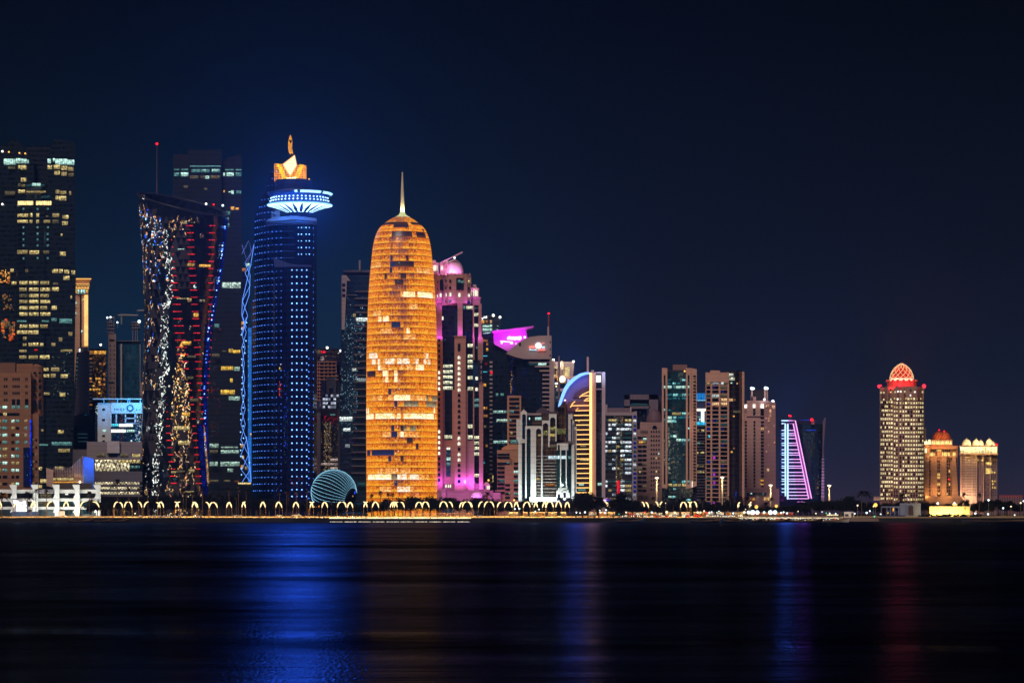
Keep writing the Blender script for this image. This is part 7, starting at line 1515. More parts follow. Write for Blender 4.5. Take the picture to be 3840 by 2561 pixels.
def f(m):
    m.box(*b6.r(855, 890, 1005, 1500), 2700, 2740, S(sr(225, 185, 165), .8, 3.7, .12)); m.poly([b6.p(*q) for q in ((1003, 890), (1188, 890), (1186, 1500), (1003, 1500))], 2706, 2740, S(sr(165, 135, 140), .8, 3.7, .12)); m.box(*b6.r(846, 878, 1192, 890), 2694, 2740, HS); m.box(*b6.r(850, 950, 1192, 962), 2696, 2740, HS)
    for x in (900, 965, 1060, 1120): m.box(*b6.r(x, 960, x + 6, 1500), 2698, 2706, S(sr(225, 185, 165), .8, 3.7, .12))
one(t, 'wall', f)
GA = E((1, .80, .36), 2.2, .7, 3.5, mull=.6)
for x0, x1 in ((856, 905), (908, 940), (942, 1000), (1003, 1080), (1084, 1130), (1134, 1186)): one(t, 'lit_arcade', lambda m: m.box(*b6.r(x0, 890, x1, 951), 2697, 2699, GA))
DS = S(sr(235, 205, 170), .6, 0, .1)
for x, w, h in ((914, 42, 56), (1000, 36, 52), (1040, 26, 46), (1117, 36, 56), (1155, 20, 30)):
    one(t, 'dome', lambda m: m.lathe([(w * 2715 / F / 2.375 * (math.cos(a) if a < 1.3 else math.cos(a) * .6), W(*b6.p(0, 878 - h * math.sin(a)), 2715).z + (1.5 if a > 1.5 else 0)) for a in (1.56 * i / 10 for i in range(11))], (W(*b6.p(x, 0), 2715).x, 2715), DS, 20))
    flood(t, *b6.p(x, 866), 2698, (1, .82, .45), 9000, .8)
wins(t, flat(2699.5), cells(b6.r(870, 980, 1000, 1330), 9, 15, .45, .5, lambda i, j: pick((8, S(sr(110, 85, 80))), (1, AMB2)))); wins(t, flat(2705.5), cells(b6.r(1010, 990, 1180, 1330), 10, 15, .4, .45, lambda i, j: pick((10, S(sr(80, 65, 75))), (1, AMB2), (.5, None))) + [(*b6.r(1084, y, 1134, y + 24), HW) for y in (1028, 1082, 1106)] + [(*b6.r(x, y, x + 13, y + 14), HW) for x, y in ((1010, 1000), (1048, 1002), (1136, 1110), (1158, 1112), (1138, 1190), (1160, 1190), (1142, 1216), (1140, 1245), (1162, 1246))])
for x in (870, 905, 940, 975): flood(t, *b6.p(x, 1340), 2688, (1, .7, .45), 4200)
for x in (880, 960, 1040, 1120, 1170): flood(t, *b6.p(x, 944), 2690, (1, .72, .25), 1800)
one(t, 'roof_lamp', lambda m: bulb(m, *b6.p(1178, 875), 2696, 1.3, LAMPR))
# -- low waterfront buildings on the right
t = T('glowing_wall_building', 'low waterfront building with a long bright yellow lit wall', 'building', 3560, 2062, z=3.6)
YS = S(sr(245, 225, 160), .7, 0, .08)
def f(m): m.box(*b6.r(584, 1421, 944, 1530), 2056, 2075, YS); m.poly([b6.p(*q) for q in ((786, 1398), (832, 1398), (830, 1424), (792, 1424))], 2057, 2064, YS)
one(t, 'wall', f)
one(t, 'emblem', lambda m: m.tube([W(b6.p(897, 0)[0] + 2.6 * math.cos(a), b6.p(0, 1442)[1] + 4.5 * math.sin(a), 2055.6) for a in (PI * k / 6 for k in range(13))], .12, S(sr(150, 100, 20)), 4))
for k in range(9): flood(t, *b6.p(604 + 37.5 * k, 1500), 2049.5, (1, .76, .26), 2600 if k < 8 else 1100, .4)
one(t, 'roof_lamp', lambda m: (bulb(m, *b6.p(806, 1392), 2056, .7, LAMPW), bulb(m, *b6.p(657, 1394), 2056, .8, LAMPW)))
t = T('hedge', 'dark clipped hedge along the foot of the glowing yellow wall', 'hedge', 3560, 2040, z=3.6)
def f(m):
    for k in range(260):
        x, y = U(3440, 3680), U(2036, 2046); c = Vector(((x - CX) * y / F, y, 3.2 + R() * 2.1)); m.ball(c, U(.35, .8), S((.012, .016, .010), .9, 0), 5, 3)
one(t, 'foliage', f)
t = T('waterfront_pavilion', 'white cubic pavilion with a dark doorway and an open colonnade', 'building', 3380, 2070, z=3.6)
PV = S(sr(120, 125, 145), .7, 0, .08)
def f(m):
    m.box(*b6.r(318, 1392, 505, 1530), 2058, 2080, PV); m.box(*b6.r(150, 1420, 322, 1432), 2056, 2078, PV)
    for x in (150, 200, 232, 268, 306): m.box(*b6.r(x, 1430, x + 8, 1530), 2056, 2060, PV)
    m.box(*b6.r(158, 1432, 192, 1530), 2070, 2074, S(sr(120, 80, 70))); m.box(*b6.r(130, 1500, 370, 1530), 2050, 2056, S(sr(50, 60, 110), .7, 0))
one(t, 'wall', f); one(t, 'door', lambda m: m.box(*b6.r(396, 1416, 438, 1498), 2057, 2058.5, S(sr(60, 45, 50), .6, 0)))
wins(t, flat(2060), [(*b6.r(255, 1428, 270, 1470), AMB), (*b6.r(207, 1470, 218, 1486), E(sr(255, 210, 60), 1.2))]); flood(t, *b6.p(440, 1420), 2030, (.55, .65, 1), 900); flood(t, *b6.p(300, 1440), 2050, (.6, .7, 1), 400)
t = T('kiosk', 'small white kiosk with a dark poster and an open doorway', 'kiosk', 3184, 2030, z=3.6)
one(t, 'wall', lambda m: (m.box(*b5.r(868, 1470, 932, 1525), 2022, 2032, S(sr(225, 215, 205), .7, 0)), m.box(*b5.r(930, 1470, 957, 1478), 2022, 2032, S(sr(225, 215, 205), .7, 0)), m.box(*b5.r(950, 1470, 958, 1525), 2022, 2032, S(sr(200, 190, 180), .7, 0)))); one(t, 'poster', lambda m: m.box(*b5.r(876, 1490, 908, 1508), 2021.6, 2022, S(sr(70, 70, 80)))); flood(t, *b5.p(900, 1460), 2012, (1, .9, .8), 900)
t = T('white_hut', 'tiny pale building peeping over the trees beside the red crowned tower', 'building', 3285, 2500)
one(t, 'wall', lambda m: (m.box(*P[6].r(1940, 352, 2058, 420), 2490, 2500, PINK), m.box(*P[6].r(1935, 350, 2062, 356), 2489, 2501, PINK))); flood(t, *P[6].p(1990, 390), 2470, (1, .7, .6), 2500)
HAZE = 7.5e-5
# ================================================================ the promenade
ZONES = [(-200, 376, 'before the white civic building'), (376, 520, 'before the low grey block'), (520, 800, 'below the flared tower'), (800, 950, 'below the blue lattice tower'), (950, 1165, 'below the blue dotted tower'), (1165, 1345, 'below the dotted dome'), (1345, 1505, 'under the orange tower, left half'), (1505, 1640, 'under the orange tower, right half'), (1640, 1830, 'below the purple domed tower'), (1830, 1950, 'below the brown striped office'), (1950, 2160, 'below the white arches'), (2160, 2275, 'below the golden neon sail'), (2275, 2390, 'below the red light column'), (2390, 2485, 'below the shallow domed block'), (2485, 2640, 'below the teal glass tower'), (2640, 2800, 'below the beige gridded tower'), (2800, 2920, 'below the roof-mast tower'), (2920, 3110, 'below the pink neon ladder'), (3110, 3290, 'left of the red crown'), (3290, 3480, 'below the red crowned tower'), (3480, 3600, 'below the two-domed hotel'), (3600, 4100, 'below the golden arcade hotel')]
ORD = ['first', 'second', 'third', 'fourth', 'fifth', 'sixth', 'seventh', 'eighth', 'ninth', 'tenth', 'eleventh', 'twelfth', 'thirteenth', 'fourteenth', 'fifteenth', 'sixteenth', 'seventeenth', 'eighteenth', 'nineteenth', 'twentieth']
def where(px):
    for a, b, s in ZONES:
        if a <= px < b: return s
    return ZONES[-1][2]
def labels(items, fmt):
    'items = [(px, object, look)] -> each label says the look, the order from the left and what stands behind'
    cnt, seen = {}, {}
    for px, o, look in items: cnt[(look, where(px))] = cnt.get((look, where(px)), 0) + 1
    for px, o, look in sorted(items, key=lambda e: e[0]):
        k = (look, where(px)); i = seen.get(k, 0); seen[k] = i + 1
        o['label'] = f'{ORD[i]} {look} from left {k[1]}' if cnt[k] > 1 else f'only {look} {k[1]}'
# ---- curved lamp posts: pole, then a long bright head bent over
LH = E((1, .74, .34), 2.2, 0); LP = S(sr(125, 98, 62), .5, 0)
arms = [[(35, -20), (240, 345), (555, 650), (570, 655), (668, 590), (850, 955), (1158, 1240), (1268, 1195), (1465, 1560), (1835, 1700), (2080, 2170), (2262, 2190), (2278, 2350)],
        [(80, 10), (262, 180), (285, 380), (540, 625), (600, 515), (662, 590), (865, 960), (937, 855), (1168, 1245), (1268, 1185), (1292, 1215), (1480, 1565), (1507, 1425), (1652, 1555), (1803, 1880), (1912, 1835), (2083, 2160), (2165, 2100)],
        [(72, 150), (180, 105), (355, 432), (487, 385), (675, 752), (792, 715), (985, 1065), (1058, 980), (1203, 1275), (1322, 1245), (1485, 1568), (1666, 1590), (1673, 1748), (1787, 1715), (1970, 2055), (2052, 1970), (2126, 2215), (2262, 2190)],
        [(105, 190), (148, 215), (178, 262), (252, 170), (382, 305), (572, 650), (690, 760), (715, 640), (838, 755), (1015, 1095), (1175, 1085), (1270, 1190), (1380, 1455), (1430, 1515), (1612, 1535), (1632, 1545), (1727, 1812), (1832, 1915), (2028, 1940), (2072, 2155), (2205, 2285), (2360, 2300)],
        [(30, 110), (125, 55), (200, 275), (338, 270), (395, 475), (478, 400), (550, 630), (610, 690), (642, 570), (765, 700), (798, 855), (912, 860), (968, 1035), (1062, 1005), (1530, 1600), (1585, 1660), (1640, 1570), (1655, 1725), (1768, 1700), (1802, 1740)],
        [(90, 30), (165, 95), (345, 280), (355, 415), (735, 800), (868, 790), (905, 960), (942, 875), (1052, 985), (1790, 1840), (2010, 2050)]]
lampitems = []
for z, l in enumerate(arms):
    for bx, tx in l:
        x0, x1 = P[z].p(bx, 0)[0], P[z].p(tx, 0)[0]
        Y = U(2026, 2044) if z < 3 or R() < .6 else U(2034, 2052)
        zb = 3 + 1.2 * (Y - 2000) / 62
        X0, dx = (x0 - CX) * Y / F, (x1 - x0) * Y / F
        H = CH + (HY - (1790 + 445 / 4.898)) * Y / F - zb + U(-.3, .3)
        o = T('street_lamp', '', 'street lamp', x0, Y, 'curved promenade lamps', zb)
        b = Vector((X0, Y, zb)); s_ = 1 if dx > 0 else -1
        curve = lambda t_: b + Vector((dx * (t_ ** 2.6), 0, H * (1 - (1 - t_) ** 1.75) - .9 * max(0, t_ - .85) * 6.6 * .3))
        po = one(o, 'pole', lambda m: (m.tube([curve(q) for q in (0, .15, .3, .42, .5)], [.13, .10, .09, .09, .11], LP, 6), m.tube([b, b + Vector((0, 0, .7))], .26, LP, 6)))
        one(po, 'lamp_head', lambda m: m.tube([curve(q) for q in (.42, .5, .6, .7, .8, .9, 1)], [.12, .36, .47, .48, .42, .32, .16], LH, 7))
        sl = flood(o, x0, 1900, Y, (1, .62, .20), 5200, .5, 'lamp_light'); sl.location = (dx * .6, -1.2, H * .92); sl.rotation_euler = (math.radians(8), 0, 0); sl.data.spot_size = math.radians(150)
        lampitems.append((x0, o, 'curved street lamp leaning right' if dx > 0 else 'curved street lamp leaning left'))
labels(lampitems, None)
# ---- palms and trees
TRK = S(sr(120, 95, 70), .9, .5, .3); LEAF = [S((.010, .015, .008), .8, 0, .45), S((.007, .011, .007), .8, 0, .45), S((.012, .013, .008), .8, 0, .45)]; DRY = S((.17, .13, .06), .9, 0, .4)
def palm_mesh(fan):
    m = MB()
    n = 26 if fan else 30
    for k in range(n):
        a = 2 * PI * k / n * 2.62; e = U(-.6, 1.25) if fan else U(-.35, 1.2)
        ln = U(1.5, 2.3) if fan else U(2.8, 4.0)
        d = Vector((math.cos(a) * math.cos(e), math.sin(a) * math.cos(e), math.sin(e)))
        side = d.cross(Vector((0, 0, 1))).normalized()
        pts = [d * ln * q + Vector((0, 0, -(.35 if fan else .55) * ln * q * q)) for q in (0, .25, .5, .75, 1)]
        w = [.1, .5, .75, .5, .1] if fan else [.12, .5, .55, .42, .08]
        mt = DRY if fan and e < -.25 else random.choice(LEAF)
        for i in range(4):
            for s_ in (1, -1):
                for q in range(3):
                    t0, t1 = q / 3, (q + .7) / 3
                    p0, p1 = pts[i].lerp(pts[i + 1], t0), pts[i].lerp(pts[i + 1], t1)
                    ww = lerp(w[i], w[i + 1], t0) * U(.8, 1.3)
                    m.face([p0, p1, p1 + side * s_ * ww + d * .25 + Vector((0, 0, -.12 * ww)), p0 + side * s_ * ww * .9 + d * .2 + Vector((0, 0, -.18 * ww))], mt)
    m.ball(Vector((0, 0, -.3)), .45, DRY if fan else TRK, 6, 4)
    return m
def tree_mesh():
    m = MB()
    cl = [(Vector((U(-.6, .6), U(-.5, .5), U(-.25, .55))), U(.28, .5)) for _ in range(15)]
    for c, r in cl:
        for _ in range(95):
            d = Vector((random.gauss(0, 1), random.gauss(0, 1), random.gauss(0, 1))).normalized() * r * (R() ** .35)
            p = c + d; s_ = U(.05, .10)
            u = Vector((random.gauss(0, 1), random.gauss(0, 1), random.gauss(0, .6))).normalized(); v = u.cross(Vector((U(-1, 1), U(-1, 1), U(-1, 1)))).normalized()
            m.face([p - u * s_, p + v * s_ * .7, p + u * s_, p - v * s_ * .7], LEAF[int(R() * 3)])
    return m
def trunk_mesh(h, r):
    m = MB()
    m.tube([(0, 0, 0), (U(-.1, .1), 0, h * .3), (U(-.15, .15), U(-.1, .1), h * .65), (0, 0, h)], [r * 1.25, r, r * .9, r * .8], TRK, 7)
    return m
def limbs_mesh():
    m = MB()
    m.tube([(0, 0, 0), (.02, 0, .3), (0, .02, .55)], [.05, .035, .03], TRK, 6)
    for k in range(5):
        a = 2 * PI * k / 5 + U(-.3, .3)
        m.tube([(0, 0, .5), (.18 * math.cos(a), .15 * math.sin(a), .72), (.42 * math.cos(a), .36 * math.sin(a), U(.85, 1.1))], [.028, .02, .01], TRK, 5)
    return m
Z0 = Vector((0, 0, 0))
class Proto: pass
def as_mesh(m, name):
    o = m.build(name); me = o.data; bpy.data.objects.remove(o); return me
fans = [as_mesh(palm_mesh(True), 'fan_crown') for _ in range(3)]; dates = [as_mesh(palm_mesh(False), 'date_crown') for _ in range(3)]
crowns = [as_mesh(tree_mesh(), 'crown') for _ in range(6)]; limbs = [as_mesh(limbs_mesh(), 'trunk') for _ in range(3)]; ptr = [as_mesh(trunk_mesh(1, .5), 'trunk') for _ in range(2)]
plist = []
def child(name, me, par, loc, scale, rz):
    o = bpy.data.objects.new(name, me); COL.objects.link(o); o.parent = par; o.location = loc; o.scale = scale; o.rotation_euler = (0, 0, rz); return o
def palm(px, ptop, Y, fan=True, s=1.0, zb=4.2):
    o = T('palm_tree', '', 'palm tree', px, Y, 'palms along the promenade', zb)
    h = CH + (HY - ptop) * Y / F - zb - 1.2 * s
    child('trunk', random.choice(ptr), o, (0, 0, 0), (.55, .55, h), U(0, 6)); child('crown', random.choice(fans if fan else dates), o, (0, 0, h), (s, s, s), U(0, 6))
    plist.append((px, o, 'tall slim fan palm' if fan and h > 14 else ('short fan palm' if fan else 'feathery date palm')))
def tree(px, ptop, Y, wpx, zb=4.2):
    o = T('tree', '', 'tree', px, Y, 'dark trees along the promenade', zb)
    h = CH + (HY - ptop) * Y / F - zb; w = wpx * Y / F
    child('trunk', random.choice(limbs), o, (0, 0, 0), (max(w, 3), max(w, 3), h * .62), U(0, 6))
    child('crown', random.choice(crowns), o, (0, 0, h * .58), (w / 1.5, w / 1.5, h * .44), U(0, 6))
    plist.append((px, o, 'low dark bushy tree' if h < 9 else ('tall dark leafy tree' if h > 14.5 else 'mid-size dark leafy tree')))
for z, l in enumerate(([(505, 285, 0), (660, 225, 1), (855, 240, 1), (1640, 270, 1), (2160, 60, 0), (40, 300, 0)], [(15, 210, 1), (195, 215, 1), (365, 165, 1), (545, 250, 1), (1015, 225, 1), (1068, 290, 1), (1185, 280, 1), (1370, 230, 1), (1855, 210, 1), (1990, 350, 1), (2030, 200, 1), (2175, 240, 1), (1660, 330, 1), (860, 360, 1)], [(430, 265, 1), (565, 240, 1), (598, 290, 1), (745, 250, 1), (938, 230, 1), (1378, 420, 1), (2128, 320, 1), (2285, 265, 1)], [(82, 300, 1), (150, 300, 1), (1900, 290, 0)], [(1310, 430, 0)], [(240, 375, 1), (490, 360, 0), (610, 395, 0), (790, 370, 0), (1010, 430, 0), (1150, 400, 0), (1380, 400, 0), (1660, 365, 0), (1850, 365, 0), (1970, 370, 1), (2310, 480, 0)], [(70, 380, 1), (1720, 270, 0), (1810, 270, 0)], [(120, 320, 0), (1250, 295, 1), (1530, 310, 1)])):
    for x, y, fan in l: palm(*P[z].p(x, y - 18), U(2068, 2084) if z < 4 else U(2062, 2090), bool(fan), (U(.95, 1.15) if fan else U(1.15, 1.4)) * (1.25 if z == 0 else 1))
for x, y in ((2105, 550), (2280, 560)): palm(*P[0].p(x, y), 2038, False, 1.0, 3.5); 
top_line = [(330, 1870), (380, 1858), (440, 1852), (480, 1856), (540, 1848), (620, 1846), (700, 1850), (780, 1846), (860, 1842), (930, 1846), (960, 1858), (1060, 1866), (1160, 1872), (1240, 1876), (1340, 1876), (1400, 1872), (1480, 1856), (1560, 1852), (1640, 1858), (1720, 1862), (1800, 1860), (1830, 1850), (1880, 1868), (1960, 1870), (2050, 1876), (2130, 1876)]
for row, (Ya, Yb, dy, step) in enumerate(((2072, 2090, 14, 25), (2095, 2125, 3, 26))):
    x = 335 + row * 11
    while x < 2150:
        y = interp(top_line, x)[0] + dy + U(-5, 9)
        tree(x, y, U(Ya, Yb), U(34, 52)); x += U(step * .8, step * 1.25)
for x, y, w, Y in ((2205, 1838, 60, 2012), (2160, 1852, 52, 2016), (2245, 1858, 48, 2018), (2185, 1868, 60, 2010), (2228, 1880, 50, 2008), (2325, 1840, 50, 2014), (2300, 1862, 48, 2016), (2355, 1858, 52, 2012), (2385, 1872, 46, 2016), (2340, 1880, 64, 2008), (2372, 1888, 52, 2009), (2410, 1896, 44, 2014), (2465, 1888, 40, 2020)): tree(x, y, Y, w, 3.2)
right_line = [(2400, 1888), (2480, 1880), (2530, 1872), (2560, 1870), (2620, 1876), (2700, 1876), (2740, 1870), (2760, 1872), (2800, 1884), (2860, 1898), (2930, 1888), (2990, 1880), (3040, 1866), (3060, 1868), (3100, 1864), (3140, 1862), (3180, 1856), (3210, 1870), (3270, 1876), (3310, 1872), (3350, 1868), (3400, 1870), (3470, 1872), (3500, 1882), (3560, 1886), (3620, 1866), (3660, 1876), (3700, 1868), (3740, 1858), (3790, 1870), (3840, 1878), (3900, 1872)]
for row, (Ya, Yb, dy, step) in enumerate(((2060, 2085, 12, 27), (2095, 2130, 1, 24))):
    x = 2400 + 9 * row
    while x < 3900:
        y = interp(right_line, x)[0] + dy + U(-3, 10)
        if not (3300 < x < 3660 and row == 0) and R() < .93: tree(x, y, U(Ya, Yb), U(30, 46))
        x += U(step * .8, step * 1.25)
labels(plist, None)
# ---- cars
CARB = [S(sr(235, 235, 230), .3, 0, .03), S(sr(200, 200, 205), .3, 0, .03), S(sr(50, 50, 55), .3, 0, .03), S(sr(160, 30, 30), .3, 0, .03)]
HEAD = E((1, .90, .72), 2.4, 0); TAIL = E((1, .02, .015), 2.5, 0)
cars = []
def car(px, Y, look, col, lights=None, facing=0, s=1.0):
    zb = 3 + 1.2 * min(1, (Y - 2000) / 62) + .02
    o = T('parked_car', '', 'car', px, Y, 'cars along the promenade road', zb)
    q = Vector(o.location)
    def P_(x, y, z): return q + Vector((x * s, y * s, z * s))
    if facing == 0:      # nose towards the water
        prof = [(-.85, .35), (-.9, .7), (-.82, .95), (-.62, 1.4), (.62, 1.4), (.82, .95), (.9, .7), (.85, .35)]
        def f(m):
            m.grid([[P_(x * (1 - .06 * (k in (0, 3))), yy, z - (.35 if k in (0, 3) and z > 1 else 0)) for x, z in prof] for k, yy in enumerate((-2.1, -1.0, 1.2, 2.1))], col, closed=True, smooth=False); m.face([P_(x * .94, -2.1, z - (.35 if z > 1 else 0)) for x, z in prof], col)
        one(o, 'body', f)
        one(o, 'windscreen', lambda m: m.face([P_(-.7, -1.55, .98), P_(.7, -1.55, .98), P_(.56, -.98, 1.36), P_(-.56, -.98, 1.36)], DARK))
        wx = [(-.75, -1.3), (.75, -1.3), (-.75, 1.3), (.75, 1.3)]
        hl = [(-.62, -2.14, .62), (.62, -2.14, .62)]
    else:
        prof = [(-2.1, .35), (-2.15, .8), (-1.3, .95), (-.8, 1.42), (.7, 1.42), (1.3, .98), (2.1, .85), (2.15, .35)]
        def f(m):
            m.grid([[P_(x, yy, z) for x, z in prof] for yy in (-.85, .85)], col, closed=True, smooth=False); m.face([P_(x, -.85, z) for x, z in prof], col)
        one(o, 'body', f)
        one(o, 'side_window', lambda m: m.face([P_(-1.1, -.87, .98), P_(1.1, -.87, 1.0), P_(.62, -.87, 1.36), P_(-.74, -.87, 1.36)], DARK))
        wx = [(-1.3, -.8), (1.3, -.8), (-1.3, .8), (1.3, .8)]
        hl = [(2.16, -.5, .65), (2.16, .5, .65)]
    for x, y in wx: one(o, 'wheel', lambda m: m.tube([P_(x - (.1 if facing == 0 else 0), y - (.1 if facing else 0), .33), P_(x + (.1 if facing == 0 else 0), y + (.1 if facing else 0), .33)], .33 * s, BLK, 10))
    for x, y, z in hl: one(o, 'headlight', lambda m: m.ball(P_(x, y, z), .16 * s if not lights else .3, lights or S(sr(220, 220, 220), .3, 0), 6, 4))
    cars.append((px, o, look))
for x, c, f_ in ((400, 0, 0), (490, 1, 0), (585, 0, 0), (672, 0, 0), (765, 0, 0), (860, 0, 0), (945, 1, 0), (225, 0, 0), (1310, 0, 1)): car(P[1].p(x, 0)[0], U(2014, 2022), 'parked white car' if f_ == 0 else 'parked white van side on', CARB[c], None, f_)
for x in (1970, 2040): car(P[1].p(x, 0)[0], 2030, 'white car seen side on', CARB[0], None, 1)
car(P[2].p(420, 0)[0], 2036, 'white car seen side on', CARB[0], None, 1)
car(P[2].p(740, 0)[0], 2034, 'pale van under the lamps', CARB[1], None, 1, 1.5)
car(P[3].p(1745, 0)[0], 2030, 'white car seen side on', CARB[0], None, 1)
for z, xs in ((4, (2010, 2050, 2090, 2210, 2250, 2320)), (5, (20, 60, 110, 215, 300, 420, 480, 560, 640, 790, 830, 870, 900, 930, 1010, 1050, 1100, 1230, 1300, 1340, 1400, 1450, 1490, 1540, 1600, 1660, 1710, 1820, 1860))):
    for x in xs:
        k = R()
        car(P[z].p(x, 0)[0], U(2012, 2040), 'car with headlights on' if k < .75 else 'car with red tail lights', random.choice(CARB[:3]) if k < .75 else CARB[3], HEAD if k < .75 else TAIL, 0, 1.05)
labels(cars, None)
# ---- lit stalls behind the road on the right
stalls = []
SF = [E(sr(255, 205, 120), .9, 1, 1.1), E(sr(255, 150, 60), .8, 1, 1.1), E(sr(255, 235, 200), 1.1, 1, 1.1), E(sr(255, 90, 60), .7, 1, 1.1)]
def stall(px, Y, w, k):
    o = T('market_stall', '', 'stall', px, Y, 'lit stalls along the quay road', 3.9)
    q = Vector(o.location); P_ = lambda x, y, z: q + Vector((x * w, y, z))
    one(o, 'counter', lambda m: m.wbox(P_(-.5, 0, 0), P_(.5, .5, 1), S(sr(120, 95, 75), .7, 0)))
    one(o, 'lit_back', lambda m: m.wbox(P_(-.48, 1.8, .9), P_(.48, 1.9, 2.7), SF[k]))
    one(o, 'awning', lambda m: m.hexa([P_(-.55, -.6, 2.5), P_(.55, -.6, 2.5), P_(.55, -.6, 2.6), P_(-.55, -.6, 2.6), P_(-.5, 1.9, 3.0), P_(.5, 1.9, 3.0), P_(.5, 1.9, 3.1), P_(-.5, 1.9, 3.1)], S(sr(190, 170, 150), .7, 0)))
    for x in (-.48, .48): one(o, 'post', lambda m: m.tube([P_(x, -.4, 0), P_(x, -.4, 2.5)], .06, STEEL, 5))
    stalls.append((px, o, ('golden lit stall', 'orange lit stall', 'white lit stall', 'red lit stall')[k]))
for z, x0, x1 in ((4, 20, 1060), (4, 1480, 1860), (4, 2180, 2350), (5, 0, 1250), (5, 1280, 1780), (5, 1830, 2350), (6, 0, 420)):
    x = x0
    while x < x1:
        w = U(3, 7); stall(P[z].p(x, 0)[0], U(2036, 2050), w, pick((4, 0), (2.2, 1), (3, 2), (1, 3))); x += w * 26 + U(5, 60)
labels(stalls, None)
# ---- quay-edge light strip, parapet, railing
o = T('quay_light_strip', 'long bright warm light strip along the quay edge under the orange tower', 'light strip', 1500, 1998.6, z=3)
STR = E((1, .80, .46), 2.2, .5, 4, sample=True, mull=.8)
for a, b_ in ((P[2].p(1340, 0)[0], 1372), (1374, 1436), (1438, 1492), (1496, 1612), (1616, 1766)): one(o, 'tube_light', lambda m: m.box(a, 1940.2, b_, 1943.4, 1998.3, 1998.9, STR))
one(o, 'bracket', lambda m: m.box(P[2].p(1340, 0)[0], 1943.4, 1766, 1945, 1998.5, 1999.2, STEEL))
o = T('landing_stage', 'low dark landing stage at the foot of the quay under the light strip', 'pontoon', 1500, 1997, z=0)
one(o, 'deck', lambda m: m.box(1236, 1950, 1768, 1956, 1990, 1999, BLK)); one(o, 'lit_edge', lambda m: [m.box(1238 + 53 * k, 1955.2, 1238 + 53 * k + 46, 1957, 1989.5, 1990, E((1, .85, .65), 1.5, .6, 3)) for k in range(10)])  # emissive dashes paint the strip's reflection at the waterline
o = T('railing', 'pale slender railing on the quay in front of the white civic building', 'railing', 110, 2003, z=3)
def f(m):
    for y in (1937, 1941.2): m.bar(-40, y, 226, y, 2003, .05, LP, 4)
    for k in range(60): m.bar(-40 + 4.5 * k, 1937, -40 + 4.5 * k, 1942.3, 2003, .045, LP, 4)
one(o, 'rail', f)
o = T('road_barrier', 'long pale road barrier behind the lamps under the orange and purple towers', 'barrier', 1640, 2056, z=4.1)
def f(m):
    for y in (1923.5, 1926, 1931): m.bar(1515, y, 1770, y, 2056, .12, S(sr(225, 170, 150), .6, 0), 4)
    for k in range(26): m.bar(1515 + 10.2 * k, 1923.5, 1515 + 10.2 * k, 1936, 2056, .1, S(sr(225, 170, 150), .6, 0), 4)
one(o, 'rail', f)
o = T('road_kerb', 'low warm-lit kerb wall along the promenade road', 'kerb', 1000, 2060, z=4)
one(o, 'wall', lambda m: [m.box(-60 + 120 * k, 1934.8, 58 + 120 * k, 1940, 2058.5, 2060, S(sr(225, 195, 150), .7, 0)) for k in range(20)])
bl_ = []
for z, l in enumerate((((275, 770), (455, 768), (505, 776), (630, 770), (915, 770), (1375, 668), (1205, 708)), ((2310, 750), (130, 660), (1238, 700)), ((220, 750), (485, 745), (745, 742), (980, 740), (1215, 738), (1500, 722), (1775, 722)))):
    for x, y in l:
        px, py = P[z].p(x, y); o = T('bollard_light', '', 'lamp', px, 2001.5, 'low quay lights', 3)
        one(o, 'bulb', lambda m: m.ball(W(px, py, 2001.2), .45, LAMPO if z == 0 and x < 1000 else E((1, .85, .55), 2.6, 0), 6, 4)); one(o, 'post', lambda m: m.tube([W(px, py, 2001.4), Vector((W(px, py, 2001.4).x, 2001.4, 2.9))], .1, STEEL, 5)); bl_.append((px, o, 'small bright quay light'))
labels(bl_, None)
# ---- other lamps: tall masts, white floods, sodium balls
lm = []
def mast(px, py, Y=2110):
    o = T('lamp_mast', '', 'street lamp', px, Y, 'tall lamp masts', 4.2)
    po = one(o, 'pole', lambda m: m.tube([W(px, 1945, Y), W(px, py + 20, Y), W(px, py + 4, Y)], [.5, .5, .5], S(sr(255, 225, 180), .6, 0), 8)); one(po, 'lamp_head', lambda m: (m.lathe([(.3, W(0, py + 6, Y).z), (1.3, W(0, py + 2, Y).z), (1.5, W(0, py - 1, Y).z), (.2, W(0, py - 2.5, Y).z)], (W(px, 0, Y).x, Y), E((1, .85, .6), 2.2, 0), 8)))
    for k in range(3): flood(o, px, py + 14 + 14 * k, Y - 5, (1, .80, .5), (2600, 1300, 700)[k], .5, 'mast_light')
    lm.append((px, o, 'tall glowing lamp mast'))
mast(*b4.p(150, 1166)); mast(*b4.p(733, 1162)); mast(*b5.p(213, 1232)); mast(*b5.p(736, 1235))
def globe(px, py, look, mat, r, Y=2030):
    o = T('globe_lamp', '', 'lamp', px, Y, 'lamps among the trees', 3.4)
    one(o, 'bulb', lambda m: m.ball(W(px, py, Y), r, mat, 8, 6)); one(o, 'post', lambda m: m.tube([W(px, py + r * 3, Y), Vector((W(px, py, Y).x, Y, 3.3))], .1, STEEL, 5)); lm.append((px, o, look))
